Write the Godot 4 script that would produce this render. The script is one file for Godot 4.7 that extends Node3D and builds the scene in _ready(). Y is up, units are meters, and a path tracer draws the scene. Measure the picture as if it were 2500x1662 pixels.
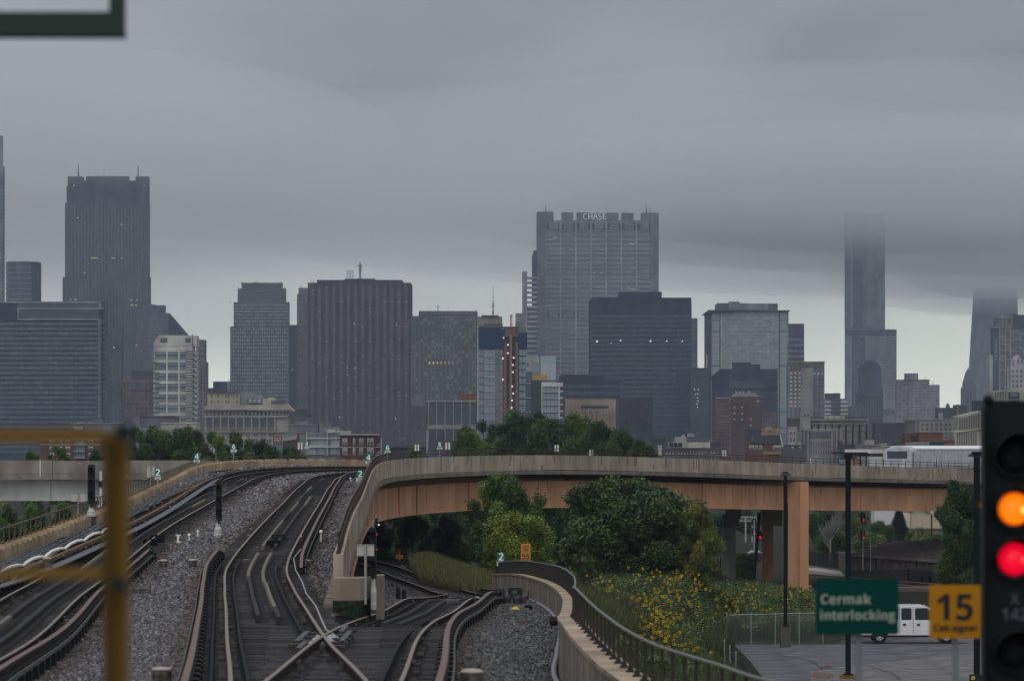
extends Node3D
# A railway junction on an embankment, an elevated viaduct behind it and a city skyline under low cloud.
# Units are metres, y is up, street level is y = 0 and the lens is 11 m above it, looking along -z.
# The photograph was surveyed in its own 2500 x 1662 grid; P() gives the point of the place seen at such a position at a chosen distance.
const K := 9.58e-5
const EYE := 11.0
const HZ := 1085.0

var rng := RandomNumberGenerator.new()
var mats := {}
var used := {}
var tex := {}

func P(px: float, py: float, d: float) -> Vector3:
	return Vector3((px - 1250.0) * K * d, EYE + (HZ - py) * K * d, -d)

# ---------------------------------------------------------------- meshes
class MB:
	var v := PackedVector3Array()
	var n := PackedVector3Array()
	var uv := PackedVector2Array()
	var c := PackedColorArray()
	var ix := PackedInt32Array()
	var col := Color(1, 1, 1)
	func tri(a: Vector3, b: Vector3, d: Vector3, nn: Vector3) -> void:
		var k := v.size()
		v.append(a); v.append(b); v.append(d)
		n.append(nn); n.append(nn); n.append(nn)
		c.append(col); c.append(col); c.append(col)
		uv.append(Vector2(0, 0)); uv.append(Vector2(1, 0)); uv.append(Vector2(1, 1))
		if (b - a).cross(d - a).dot(nn) > 0.0:
			ix.append(k); ix.append(k + 2); ix.append(k + 1)
		else:
			ix.append(k); ix.append(k + 1); ix.append(k + 2)
	func quad(a: Vector3, b: Vector3, d: Vector3, e: Vector3, nn := Vector3.ZERO) -> void:
		var g := (b - a).cross(d - a)
		if g.length_squared() < 1e-18:
			g = (d - a).cross(e - a)
		if nn == Vector3.ZERO:
			nn = g.normalized()
		var k := v.size()
		v.append(a); v.append(b); v.append(d); v.append(e)
		for i in 4:
			n.append(nn)
			c.append(col)
		uv.append(Vector2(0, 1)); uv.append(Vector2(1, 1)); uv.append(Vector2(1, 0)); uv.append(Vector2(0, 0))
		if g.dot(nn) > 0.0:
			ix.append(k); ix.append(k + 2); ix.append(k + 1); ix.append(k); ix.append(k + 3); ix.append(k + 2)
		else:
			ix.append(k); ix.append(k + 1); ix.append(k + 2); ix.append(k); ix.append(k + 2); ix.append(k + 3)
	func box(lo: Vector3, hi: Vector3, t := Transform3D.IDENTITY) -> void:
		var p := []
		for i in 8:
			p.append(t * Vector3(hi.x if i & 1 else lo.x, hi.y if i & 2 else lo.y, hi.z if i & 4 else lo.z))
		var b := t.basis.orthonormalized()
		quad(p[0], p[4], p[6], p[2], -b.x)
		quad(p[1], p[5], p[7], p[3], b.x)
		quad(p[0], p[1], p[5], p[4], -b.y)
		quad(p[2], p[3], p[7], p[6], b.y)
		quad(p[0], p[1], p[3], p[2], -b.z)
		quad(p[4], p[5], p[7], p[6], b.z)
	func bevel_box(lo: Vector3, hi: Vector3, r: float) -> void:   # front and back edges chamfered round the z axis
		var p := PackedVector2Array([Vector2(lo.x + r, lo.y), Vector2(hi.x - r, lo.y), Vector2(hi.x, lo.y + r), Vector2(hi.x, hi.y - r), Vector2(hi.x - r, hi.y), Vector2(lo.x + r, hi.y), Vector2(lo.x, hi.y - r), Vector2(lo.x, lo.y + r)])
		prism(p, lo.z, hi.z)
	func prism(p: PackedVector2Array, z0: float, z1: float, t := Transform3D.IDENTITY) -> void:   # convex outline in x, y pulled along z
		var m := p.size()
		var mid := Vector2.ZERO
		for q in p:
			mid += q / m
		for i in m:
			var a := p[i]
			var b := p[(i + 1) % m]
			var e := (b - a).orthogonal()
			if e.dot((a + b) / 2 - mid) < 0:
				e = -e
			quad(t * Vector3(a.x, a.y, z0), t * Vector3(b.x, b.y, z0), t * Vector3(b.x, b.y, z1), t * Vector3(a.x, a.y, z1), (t.basis * Vector3(e.x, e.y, 0)).normalized())
			tri(t * Vector3(a.x, a.y, z1), t * Vector3(b.x, b.y, z1), t * Vector3(mid.x, mid.y, z1), (t.basis * Vector3(0, 0, signf(z1 - z0))).normalized())
			tri(t * Vector3(a.x, a.y, z0), t * Vector3(b.x, b.y, z0), t * Vector3(mid.x, mid.y, z0), (t.basis * Vector3(0, 0, -signf(z1 - z0))).normalized())
	func lathe(prof: PackedVector2Array, seg: int, at := Vector3.ZERO, t := Basis.IDENTITY) -> void:   # prof: radius, height
		for i in prof.size() - 1:
			var a := prof[i]
			var b := prof[i + 1]
			var e := Vector2(b.y - a.y, a.x - b.x).normalized()
			if e.length_squared() < 0.5:
				continue
			for s in seg:
				var u0 := TAU * s / seg
				var u1 := TAU * (s + 1) / seg
				var um := (u0 + u1) / 2
				var k := v.size()
				for w in [[a, u0], [b, u0], [b, u1], [a, u1]]:
					v.append(at + t * Vector3(w[0].x * cos(w[1]), w[0].y, w[0].x * sin(w[1])))
					n.append(t * Vector3(e.x * cos(w[1]), e.y, e.x * sin(w[1])))
					c.append(col)
					uv.append(Vector2(w[1] / TAU, w[0].y))
				var nn := t * Vector3(e.x * cos(um), e.y, e.x * sin(um))
				var g := (v[k + 1] - v[k]).cross(v[k + 2] - v[k])
				if g.length_squared() < 1e-16:
					g = (v[k + 2] - v[k]).cross(v[k + 3] - v[k])
				if g.dot(nn) > 0:
					ix.append(k); ix.append(k + 2); ix.append(k + 1); ix.append(k); ix.append(k + 3); ix.append(k + 2)
				else:
					ix.append(k); ix.append(k + 1); ix.append(k + 2); ix.append(k); ix.append(k + 2); ix.append(k + 3)
	func rod(a: Vector3, b: Vector3, r: float, seg := 8, r2 := -1.0) -> void:
		var y := (b - a)
		var l := y.length()
		if l < 1e-6:
			return
		y /= l
		var x := y.cross(Vector3(0.3, 0.1, 1.0)).normalized()
		var re := r if r2 < 0 else r2
		lathe(PackedVector2Array([Vector2(0, 0), Vector2(r, 0), Vector2(re, l), Vector2(0, l)]), seg, a, Basis(x, y, x.cross(y)))
	func tube(p: PackedVector3Array, r: float, seg := 6) -> void:
		for i in p.size() - 1:
			rod(p[i], p[i + 1], r, seg)
	func sweep(path: PackedVector3Array, prof: PackedVector2Array, closed := true, caps := true) -> void:   # prof: to the right of the path, up
		var m := path.size()
		var k := prof.size()
		var rows := []
		for i in m:
			var d := path[mini(i + 1, m - 1)] - path[maxi(i - 1, 0)]
			var r := Vector3(-d.z, 0, d.x).normalized()
			var row := PackedVector3Array()
			for q in prof:
				row.append(path[i] + r * q.x + Vector3(0, q.y, 0))
			rows.append(row)
		var mid := Vector2.ZERO
		for q in prof:
			mid += q / k
		for j in (k if closed else k - 1):
			var a := prof[j]
			var b := prof[(j + 1) % k]
			var e := Vector2(b.y - a.y, a.x - b.x).normalized()
			if _area(prof) < 0:
				e = -e
			for i in m - 1:
				var d: Vector3 = path[i + 1] - path[i]
				var r := Vector3(-d.z, 0, d.x).normalized()
				quad(rows[i][j], rows[i][(j + 1) % k], rows[i + 1][(j + 1) % k], rows[i + 1][j], r * e.x + Vector3(0, e.y, 0))
		if closed and caps:
			for i in [0, m - 1]:
				var d: Vector3 = path[mini(i + 1, m - 1)] - path[maxi(i - 1, 0)]
				var tris := Geometry2D.triangulate_polygon(prof)
				for q in range(0, tris.size(), 3):
					tri(rows[i][tris[q]], rows[i][tris[q + 1]], rows[i][tris[q + 2]], -d.normalized() if i == 0 else d.normalized())
	func _area(p: PackedVector2Array) -> float:
		var a := 0.0
		for i in p.size():
			var q := p[(i + 1) % p.size()]
			a += p[i].x * q.y - q.x * p[i].y
		return a
	func mesh() -> ArrayMesh:
		var m := ArrayMesh.new()
		if v.is_empty():
			return m
		var a := []
		a.resize(Mesh.ARRAY_MAX)
		a[Mesh.ARRAY_VERTEX] = v
		a[Mesh.ARRAY_NORMAL] = n
		a[Mesh.ARRAY_TEX_UV] = uv
		a[Mesh.ARRAY_COLOR] = c
		a[Mesh.ARRAY_INDEX] = ix
		m.add_surface_from_arrays(Mesh.PRIMITIVE_TRIANGLES, a)
		return m

# ---------------------------------------------------------------- objects
func numbered(nm: String) -> String:
	used[nm] = used.get(nm, -1) + 1
	return nm if used[nm] == 0 else "%s_%03d" % [nm, used[nm]]

func tag(o: Node, label: String, category := "", group := "", kind := "") -> Node:
	if label: o.set_meta("label", label)
	if category: o.set_meta("category", category)
	if group: o.set_meta("group", group)
	if kind: o.set_meta("kind", kind)
	return o

func thing(nm: String, label: String, category: String, at := Vector3.ZERO, turn := 0.0, group := "") -> Node3D:
	var o := Node3D.new()
	o.name = numbered(nm)
	add_child(o, true)
	o.position = at
	o.rotation.y = turn
	tag(o, label, category, group)
	return o

func part(nm: String, m, mat: Material, parent: Node, kind := "") -> MeshInstance3D:
	var o := MeshInstance3D.new()
	o.name = nm if parent != self else numbered(nm)
	o.mesh = m.mesh() if m is MB else m
	o.material_override = mat
	parent.add_child(o, true)
	if kind: o.set_meta("kind", kind)
	return o

func struct(nm: String, m, mat: Material, parent: Node = self) -> MeshInstance3D:
	return part(nm, m, mat, parent, "structure" if parent == self else "")

func copy(o: Node3D, label := "", group := "") -> Node3D:
	var r: Node3D = o.duplicate()
	r.name = numbered(String(o.name).rstrip("0123456789").trim_suffix("_"))
	add_child(r, true)
	if label: r.set_meta("label", label)
	if group: r.set_meta("group", group)
	return r

func bx(nm: String, lo: Vector3, hi: Vector3, mat: Material, parent: Node, kind := "") -> MeshInstance3D:
	var m := MB.new()
	m.box(lo, hi)
	return part(nm, m, mat, parent, kind)

func lettering(t: String, height: float, mat: Material, parent: Node, at: Vector3, bold := true, depth := 0.004, width := 0.0, nm := "lettering") -> MeshInstance3D:
	var f := SystemFont.new()
	f.font_names = PackedStringArray(["Droid Sans"])
	f.font_weight = 700 if bold else 400
	var tm := TextMesh.new()
	tm.font = f
	tm.font_size = 64
	tm.text = t
	tm.depth = depth
	tm.curve_step = 4.0
	tm.pixel_size = height / 46.0
	tm.line_spacing = -14
	if width > 0:
		var w := tm.get_aabb().size.x
		if w > 0:
			tm.pixel_size *= width / w
	var o := part(nm, tm, mat, parent)
	o.position = at
	return o

# ---------------------------------------------------------------- materials (base colours are linear)
func mat(key: String, c: Color, rough := 0.85, metal := 0.0, t := "", sc := Vector3.ONE, vcol := false) -> StandardMaterial3D:
	if mats.has(key):
		return mats[key]
	var m := StandardMaterial3D.new()
	m.resource_name = key
	m.albedo_color = c.linear_to_srgb()
	m.roughness = rough
	m.metallic = metal
	m.vertex_color_use_as_albedo = vcol
	if rough >= 0.65: m.metallic_specular = 0.16
	elif rough >= 0.45: m.metallic_specular = 0.28
	if t:
		m.albedo_texture = tex[t]
		m.uv1_triplanar = true
		m.uv1_world_triplanar = true
		m.uv1_scale = sc
	mats[key] = m
	return m

func lamp_mat(key: String, c: Color, e: float) -> StandardMaterial3D:
	var m := mat(key, Color(c.r * 0.3, c.g * 0.3, c.b * 0.3), 0.3)
	m.emission_enabled = true
	m.emission = c.linear_to_srgb()
	m.emission_energy_multiplier = e
	return m

func glass(key: String, c: Color, a := 0.5) -> StandardMaterial3D:
	var m := mat(key, c, 0.05)
	var k := m.albedo_color
	k.a = a
	m.albedo_color = k
	m.transparency = BaseMaterial3D.TRANSPARENCY_ALPHA
	return m

func noise_tex(nm: String, freq: float, oct: int, lo: float, hi: float, type := FastNoiseLite.TYPE_SIMPLEX_SMOOTH, sd := 1, size := 512, tint := Color(1, 1, 1)) -> void:
	var f := FastNoiseLite.new()
	f.noise_type = type
	f.frequency = freq
	f.fractal_octaves = oct
	f.seed = sd
	var g := Gradient.new()
	g.offsets = PackedFloat32Array([0.0, 0.5, 1.0])
	var m := (lo + hi) / 2
	g.colors = PackedColorArray([Color(lo * tint.r, lo * tint.g, lo * tint.b), Color(m, m, m), Color(hi, hi, hi)])
	var t := NoiseTexture2D.new()
	t.width = size
	t.height = size
	t.seamless = true
	t.noise = f
	t.color_ramp = g
	tex[nm] = t

func make_textures() -> void:
	noise_tex("stain", 0.012, 5, 0.35, 1.0, FastNoiseLite.TYPE_SIMPLEX_SMOOTH, 3, 512, Color(0.9, 0.95, 1.0))
	noise_tex("soft", 0.006, 4, 0.72, 1.0, FastNoiseLite.TYPE_SIMPLEX_SMOOTH, 5)
	noise_tex("speck", 0.09, 3, 0.2, 1.0, FastNoiseLite.TYPE_CELLULAR, 7)
	noise_tex("fine", 0.2, 3, 0.45, 1.0, FastNoiseLite.TYPE_SIMPLEX_SMOOTH, 9)
	noise_tex("streak", 0.014, 4, 0.66, 1.0, FastNoiseLite.TYPE_SIMPLEX_SMOOTH, 15)
	noise_tex("wood", 0.03, 5, 0.35, 1.0, FastNoiseLite.TYPE_SIMPLEX_SMOOTH, 11)

# ---------------------------------------------------------------- sky
func sky_color(dir: Vector3, f1: FastNoiseLite, f2: FastNoiseLite) -> Color:
	var e := asin(clampf(dir.y, -1, 1))
	if e < 0.0: e = 0.0
	var az := atan2(dir.x, -dir.z)
	# bands of low cloud, stretched sideways
	var q := Vector3(dir.x, dir.y * 2.6 + dir.x * 0.35, dir.z) * 100.0
	var wob := f1.get_noise_3dv(q)
	var wob2 := f2.get_noise_3dv(q)
	var ee := e + wob * 0.008 * smoothstep(0.0, 0.03, e) + 0.11 * sin(az) * smoothstep(0.01, 0.05, e) * (1.0 - smoothstep(0.10, 0.3, e))
	var low := Color(0.90, 0.94, 0.80)
	var mid := Color(0.54, 0.565, 0.535)
	var dark := Color(0.182, 0.194, 0.226)
	var up := Color(0.340, 0.354, 0.388)
	var top := Color(1.02, 1.05, 1.10)
	var c := low.lerp(mid, smoothstep(0.010, 0.035, ee))
	c = c.lerp(dark, smoothstep(0.036, 0.066, ee))
	c = c.lerp(up, smoothstep(0.064, 0.098, ee))
	c = c.lerp(top, smoothstep(0.11, 1.1, ee))
	var s := 1.0 + (0.30 * wob2 + 0.16 * wob) * smoothstep(0.01, 0.05, e)
	return Color(c.r * s, c.g * s, c.b * s)

func make_sky() -> Sky:
	var f1 := FastNoiseLite.new()
	f1.seed = 21
	f1.frequency = 0.09
	f1.fractal_octaves = 3
	var f2 := FastNoiseLite.new()
	f2.seed = 33
	f2.frequency = 0.05
	f2.fractal_octaves = 4
	var w := 1536
	var h := 768
	var im := Image.create(w, h, false, Image.FORMAT_RGBF)
	for y in h:
		var el := (0.5 - (y + 0.5) / h) * PI
		for x in w:
			if el < -0.02:
				im.set_pixel(x, y, Color(0.3, 0.3, 0.28))
				continue
			var az := ((x + 0.5) / w - 0.5) * TAU
			im.set_pixel(x, y, sky_color(Vector3(sin(az) * cos(el), sin(el), -cos(az) * cos(el)), f1, f2))
	var pm := PanoramaSkyMaterial.new()
	pm.panorama = ImageTexture.create_from_image(im)
	var s := Sky.new()
	s.sky_material = pm
	return s

func make_light() -> void:
	var cam := Camera3D.new()
	cam.name = "camera"
	cam.projection = Camera3D.PROJECTION_FRUSTUM
	cam.near = 1.0
	cam.far = 16000.0
	cam.size = 1662.0 * K * cam.near
	cam.frustum_offset = Vector2(0, (HZ - 831.0) * K * cam.near)
	cam.position = Vector3(0, EYE, 0)
	var at := CameraAttributesPhysical.new()
	at.frustum_focal_length = 150.0
	at.frustum_focus_distance = 260.0
	at.exposure_aperture = 5.2
	at.frustum_near = 1.0
	at.frustum_far = 16000.0
	cam.attributes = at
	add_child(cam)
	cam.current = true
	var env := Environment.new()
	env.background_mode = Environment.BG_SKY
	env.sky = make_sky()
	env.background_energy_multiplier = SKY_E
	env.tonemap_mode = Environment.TONE_MAPPER_LINEAR
	env.tonemap_exposure = EXPO
	env.sdfgi_enabled = true
	env.ssao_enabled = true
	env.ssil_enabled = true
	env.fog_enabled = true
	env.fog_density = 0.000075
	env.fog_light_color = Color(0.81, 0.87, 0.98)
	env.fog_sky_affect = 0.0
	env.volumetric_fog_enabled = true
	env.volumetric_fog_density = 0.0
	var we := WorldEnvironment.new()
	we.name = "world_environment"
	we.environment = env
	add_child(we)
	var sun := DirectionalLight3D.new()
	sun.name = "sun"
	sun.light_energy = 0.27
	sun.light_color = Color(1.0, 0.985, 0.96)
	sun.light_angular_distance = 60.0
	sun.shadow_enabled = true
	sun.rotation_degrees = Vector3(-30, -15, 0)
	add_child(sun)

const SKY_E := 1.0
const EXPO := 1.0

# ---------------------------------------------------------------- the lines of the railway: how far right they run at each distance
class Ln:
	var d: PackedFloat32Array
	var x: PackedFloat32Array
	func _init(a: Array) -> void:
		for i in range(0, a.size(), 2):
			d.append(a[i])
			x.append(a[i + 1])
	func at(q: float) -> float:
		var m := d.size()
		var i := 0
		while i < m - 2 and q > d[i + 1]:
			i += 1
		var h := d[i + 1] - d[i]
		var t := (q - d[i]) / h
		var s0 := _s(i)
		var s1 := _s(i + 1)
		if t < 0.0: return x[i] + s0 * (q - d[i])
		if t > 1.0: return x[i + 1] + s1 * (q - d[i + 1])
		var t2 := t * t
		var t3 := t2 * t
		return (2 * t3 - 3 * t2 + 1) * x[i] + (t3 - 2 * t2 + t) * h * s0 + (-2 * t3 + 3 * t2) * x[i + 1] + (t3 - t2) * h * s1
	func _s(i: int) -> float:
		var a := maxi(i - 1, 0)
		var b := mini(i + 1, d.size() - 1)
		return (x[b] - x[a]) / (d[b] - d[a])
	func slope(q: float) -> float:
		return (at(q + 0.5) - at(q - 0.5))

var main := Ln.new([15, -0.3, 46.5, -2.31, 66, -3.65, 80, -4.6, 93, -5.5, 109, -6.5, 134, -7.35, 174, -8.6, 215, -9.9, 250, -10.6, 264, -9.2, 274, -5.8, 284, -1.0, 291, 2.6, 326, 20.2, 356, 36.4, 420, 71])
var left := Ln.new([15, -4.75, 46.5, -6.8, 66, -8.1, 93, -9.97, 134, -11.8, 174, -13.1, 215, -14.4, 250, -15.3, 266, -14.4, 277, -11.4, 287, -6.8, 296, -2.0, 326, 15.2, 356, 31.4, 420, 66])
var par := Ln.new([81, -3.24, 113, -4.28, 145, -5.05, 180, -6.0, 211, -6.8, 238, -7.2, 252, -6.7, 263, -4.9, 274, -1.0, 284, 3.7, 323, 23.2, 352, 38.8, 420, 75])
var edge := Ln.new([15, -9.5, 60, -12, 110, -13.2, 135, -13.6, 161, -14.5, 215, -16.9, 250, -18.3, 268, -17.6, 281, -14.2, 292, -8.6, 300, -4, 326, 10.5, 356, 27, 420, 63])
var lower := Ln.new([15, -1.9, 46.5, -1.98, 66, -2.2, 80, -2.2, 90, -2.0, 100, -1.75, 115, -1.55, 140, -1.5, 165, -1.8, 188, -3.0, 210, -4.9, 238, -7.6, 260, -11.2, 300, -20])
var wall := Ln.new([20, 5.0, 40, 2.1, 43, 1.86, 46, 1.6, 49, 1.36, 55, 1.06, 67, 0.76, 78, 0.9, 90, 1.09, 100, 1.19, 116, 1.06, 140, 0.67, 160, 0.1, 181, -0.85])
var hm_ := Ln.new([15, 2.3, 30, 2.4, 46, 2.6, 66, 2.97, 93, 3.15, 109, 3.1, 134, 2.77, 174, 2.4, 253, 1.8, 284, 1.62, 323, 2.4, 352, 2.95, 420, 4.2])
var hl_ := Ln.new([15, 2.3, 30, 2.4, 46, 2.6, 66, 2.97, 90, 3.52, 100, 3.62, 110, 3.95, 130, 4.6, 150, 5.25, 180, 6.2, 210, 6.55, 238, 6.65, 300, 6.7])
var wt_ := Ln.new([20, 2.58, 40, 2.68, 49, 2.76, 58, 2.75, 67, 2.74, 78, 3.1, 90, 3.4, 100, 3.55, 116, 3.81, 140, 4.36, 160, 4.84, 181, 5.47])
var wb_ := Ln.new([20, 3.3, 45, 3.5, 67, 3.72, 100, 4.26, 116, 4.54, 140, 5.14, 160, 5.67, 181, 6.24, 260, 6.9])

# p metres along a line: to the right of it, above its rails
func on(l: Ln, h: Ln, d: float, off := 0.0, up := 0.0) -> Vector3:
	var s := l.slope(d)
	var k := 1.0 / sqrt(1.0 + s * s)
	return Vector3(l.at(d) + off * k, EYE - h.at(d) + up, -d + s * off * k)

func run(l: Ln, h: Ln, d0: float, d1: float, step: float, off := 0.0, up := 0.0) -> PackedVector3Array:
	var p := PackedVector3Array()
	var m := maxi(1, int(ceil((d1 - d0) / step)))
	for i in m + 1:
		p.append(on(l, h, lerpf(d0, d1, float(i) / m), off, up))
	return p

func turn_at(l: Ln, d: float) -> float:
	return -atan(l.slope(d))

func frame_on(l: Ln, h: Ln, d: float, off := 0.0, up := 0.0) -> Transform3D:
	return Transform3D(Basis(Vector3.UP, turn_at(l, d)), on(l, h, d, off, up))

# stations along a line, evenly spaced in metres
func stations(l: Ln, d0: float, d1: float, gap: float) -> PackedFloat32Array:
	var r := PackedFloat32Array()
	var d := d0
	while d < d1:
		r.append(d)
		var s := l.slope(d)
		d += gap / sqrt(1.0 + s * s)
	return r

const RAIL := [-0.07, 0.0, 0.07, 0.0, 0.07, 0.02, 0.014, 0.04, 0.014, 0.125, 0.036, 0.135, 0.036, 0.165, 0.026, 0.172, -0.026, 0.172, -0.036, 0.165, -0.036, 0.135, -0.014, 0.125, -0.014, 0.04, -0.07, 0.02]

func prof(a: Array, s := 1.0, dy := 0.0) -> PackedVector2Array:
	var p := PackedVector2Array()
	for i in range(0, a.size(), 2):
		p.append(Vector2(a[i] * s, a[i + 1] * s + dy))
	return p

func bed_height(x: float, d: float) -> float:   # top of the ballast
	var m := EYE - hm_.at(d) - 0.225 + 0.34 * (1.0 - smoothstep(1.35, 1.95, x - edge.at(d)))
	if d > 86.0:
		return m
	var l := EYE - hl_.at(d) - 0.225
	var xm := main.at(d) + 1.0
	var xl := lower.at(d) + 1.6
	var w := EYE - wb_.at(d)
	var xw := wall.at(d)
	if x < xm: return m
	if x < xl: return lerpf(m, l, smoothstep(xm, maxf(xm + 0.5, xl - 1.2), x))
	return lerpf(l, w, smoothstep(xl, maxf(xw, xl + 0.6), x))

func low_height(x: float, d: float) -> float:
	var l := EYE - hl_.at(d) - 0.225
	var xl := lower.at(d) + 1.7
	if x < xl or d > 182.0: return l - 0.22 * smoothstep(2.2, 4.5, absf(x - lower.at(d))) - 0.3 * smoothstep(5.0, 8.0, x - lower.at(d))
	return lerpf(l, EYE - wb_.at(d), smoothstep(xl, maxf(wall.at(d), xl + 0.6), x))

func seat(px: float, py: float, low := false) -> float:   # how far away the ballast is that is seen here
	var d := 40.0
	while d < 300.0:
		var x := (px - 1250.0) * K * d
		if EYE - (py - HZ) * K * d <= (low_height(x, d) if low and d > 86.0 else bed_height(x, d)): return d
		d += 0.25
	return d

var bump := FastNoiseLite.new()

func sheet(d0: float, d1: float, step: float, cols: int, xl: Callable, xr: Callable, ht: Callable) -> MB:
	var m := MB.new()
	var prev := PackedVector3Array()
	var rows := int((d1 - d0) / step)
	for i in rows + 1:
		var d := lerpf(d0, d1, float(i) / rows)
		var row := PackedVector3Array()
		var a: float = xl.call(d)
		var b: float = xr.call(d)
		for j in cols + 1:
			var x := lerpf(a, b, float(j) / cols)
			row.append(Vector3(x, ht.call(x, d) + 0.035 * bump.get_noise_2d(x * 2.0, d * 2.0), -d))
		if i:
			for j in cols:
				m.quad(prev[j], prev[j + 1], row[j + 1], row[j])
		prev = row
	return m

func stone_mesh(sd: int) -> ArrayMesh:
	var r := RandomNumberGenerator.new()
	r.seed = sd
	var m := MB.new()
	var p := PackedVector3Array()
	var g := (1.0 + sqrt(5.0)) / 2.0
	for q in [[-1, g, 0], [1, g, 0], [-1, -g, 0], [1, -g, 0], [0, -1, g], [0, 1, g], [0, -1, -g], [0, 1, -g], [g, 0, -1], [g, 0, 1], [-g, 0, -1], [-g, 0, 1]]:
		p.append(Vector3(q[0], q[1], q[2]).normalized() * r.randf_range(0.36, 0.6) * Vector3(1, 0.75, 0.85))
	for f in [[0, 11, 5], [0, 5, 1], [0, 1, 7], [0, 7, 10], [0, 10, 11], [1, 5, 9], [5, 11, 4], [11, 10, 2], [10, 7, 6], [7, 1, 8], [3, 9, 4], [3, 4, 2], [3, 2, 6], [3, 6, 8], [3, 8, 9], [4, 9, 5], [2, 4, 11], [6, 2, 10], [8, 6, 7], [9, 8, 1]]:
		var a := p[f[0]]
		var b := p[f[1]]
		var e := p[f[2]]
		var nn := (b - a).cross(e - a).normalized()
		if nn.dot(a + b + e) < 0: nn = -nn
		m.tri(a, b, e, nn)
	return m.mesh()

func scatter(nm: String, mesh: Mesh, m: Material, where: Array, cols: PackedColorArray, parent: Node = self, kind := "stuff") -> MultiMeshInstance3D:
	var mm := MultiMesh.new()
	mm.transform_format = MultiMesh.TRANSFORM_3D
	mm.use_colors = cols.size() > 0
	mm.mesh = mesh
	mm.instance_count = where.size()
	for i in where.size():
		mm.set_instance_transform(i, where[i])
		if cols.size(): mm.set_instance_color(i, cols[i])
	var o := MultiMeshInstance3D.new()
	o.name = nm if parent != self else numbered(nm)
	o.multimesh = mm
	o.material_override = m
	parent.add_child(o, true)
	if kind: o.set_meta("kind", kind)
	return o

func build_bed() -> void:
	bump.seed = 4
	bump.frequency = 0.35
	var bm := mat("ballast bed", Color(0.010, 0.011, 0.013), 0.95, 0.0, "speck", Vector3(3, 3, 3))
	var gravel_far := mat("ballast far", Color(0.20, 0.195, 0.205), 0.95, 0.0, "speck", Vector3(2.6, 2.6, 2.6))
	struct("track_bed", sheet(18, 86, 0.8, 44, func(d): return edge.at(d) + 0.1, func(d): return wall.at(d) + 0.05, bed_height), bm)
	struct("track_bed", sheet(86, 420, 1.3, 24, func(d): return edge.at(d) + 0.1, func(d): return par.at(d) - 0.1, bed_height), bm)
	struct("track_bed", sheet(86, 300, 1.2, 24, func(d): return minf(par.at(minf(d, 150.0)) + 0.2, lower.at(d) - 3.6), func(d): return wall.at(d) + 0.05 if d < 181.0 else lerpf(wall.at(181.0), lower.at(d) + 6.5, smoothstep(181.0, 218.0, d)), low_height), bm)
	# loose stone
	var r := RandomNumberGenerator.new()
	r.seed = 77
	var where := [[], []]
	var cols := [PackedColorArray(), PackedColorArray()]
	var tones := [Color(0.135, 0.132, 0.147), Color(0.095, 0.093, 0.107), Color(0.185, 0.18, 0.192), Color(0.115, 0.11, 0.12), Color(0.25, 0.242, 0.245), Color(0.07, 0.07, 0.08), Color(0.14, 0.122, 0.116)]
	var jobs := [[41.0, 62.0, 330, 0.05], [62.0, 92.0, 230, 0.06], [92.0, 130.0, 120, 0.075], [130.0, 200.0, 50, 0.11], [200.0, 285.0, 14, 0.17]]
	for jb in jobs:
		var d0: float = jb[0]
		var d1: float = jb[1]
		var area_n := int((d1 - d0) * 14.0 * jb[2])
		for i in area_n:
			var d := r.randf_range(d0, d1)
			var x := r.randf_range(-17.0, 2.4)
			var lowside := false
			var xr: float = wall.at(d) - 0.05 if d < 86.0 else par.at(d) - 0.25
			if x < edge.at(d) + 0.35: continue
			if x > xr:
				if d < 86.0 or d > 240.0: continue
				var lx0 := maxf(par.at(d) + 0.3, lower.at(d) - 3.4)
				var lx1 := wall.at(d) - 0.05 if d < 180.0 else lower.at(d) + 3.2
				if x < lx0 or x > lx1: continue
				lowside = true
			if absf(x / (K * d)) > 1300.0: continue
			var inside := absf(x - main.at(d)) < 1.28 or absf(x - left.at(d)) < 1.28 or ((d < 86.0 or lowside) and absf(x - lower.at(d)) < 1.3) or (d < 76.0 and x > main.at(d) and x < lower.at(d) + 1.3)
			if inside and r.randf() > 0.02: continue
			var y := low_height(x, d) if lowside else bed_height(x, d)
			var s: float = jb[3] * r.randf_range(0.55, 1.35)
			var t := Transform3D(Basis.from_euler(Vector3(r.randf() * TAU, r.randf() * TAU, r.randf() * TAU)).scaled(Vector3.ONE * s), Vector3(x, y + s * r.randf_range(0.05, 0.42), -d))
			var k := i & 1
			where[k].append(t)
			var tn: Color = tones[r.randi() % 7]
			if lowside or (d < 90.0 and x > lower.at(d) + 0.9): tn = tn * Color(0.72, 0.75, 0.72)
			var near_t := minf(minf(absf(x - main.at(d)), absf(x - left.at(d))), absf(x - lower.at(d)) if d < 86.0 or lowside else 9.0)
			if near_t < 1.9: tn = tn * Color(0.80, 0.70, 0.62).lerp(Color.WHITE, smoothstep(1.3, 1.9, near_t))
			cols[k].append(tn * r.randf_range(0.8, 1.15))
	var sm := mat("stone", Color(1, 1, 1), 0.75, 0.0, "", Vector3.ONE, true)
	for k in 2:
		var g := scatter("ballast_stones", stone_mesh(100 + k), sm, where[k], cols[k])
		tag(g, ["loose grey crushed stone ballast between and beside the tracks", "darker broken stone mixed through the grey track ballast"][k], "gravel", "", "stuff")

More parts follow.
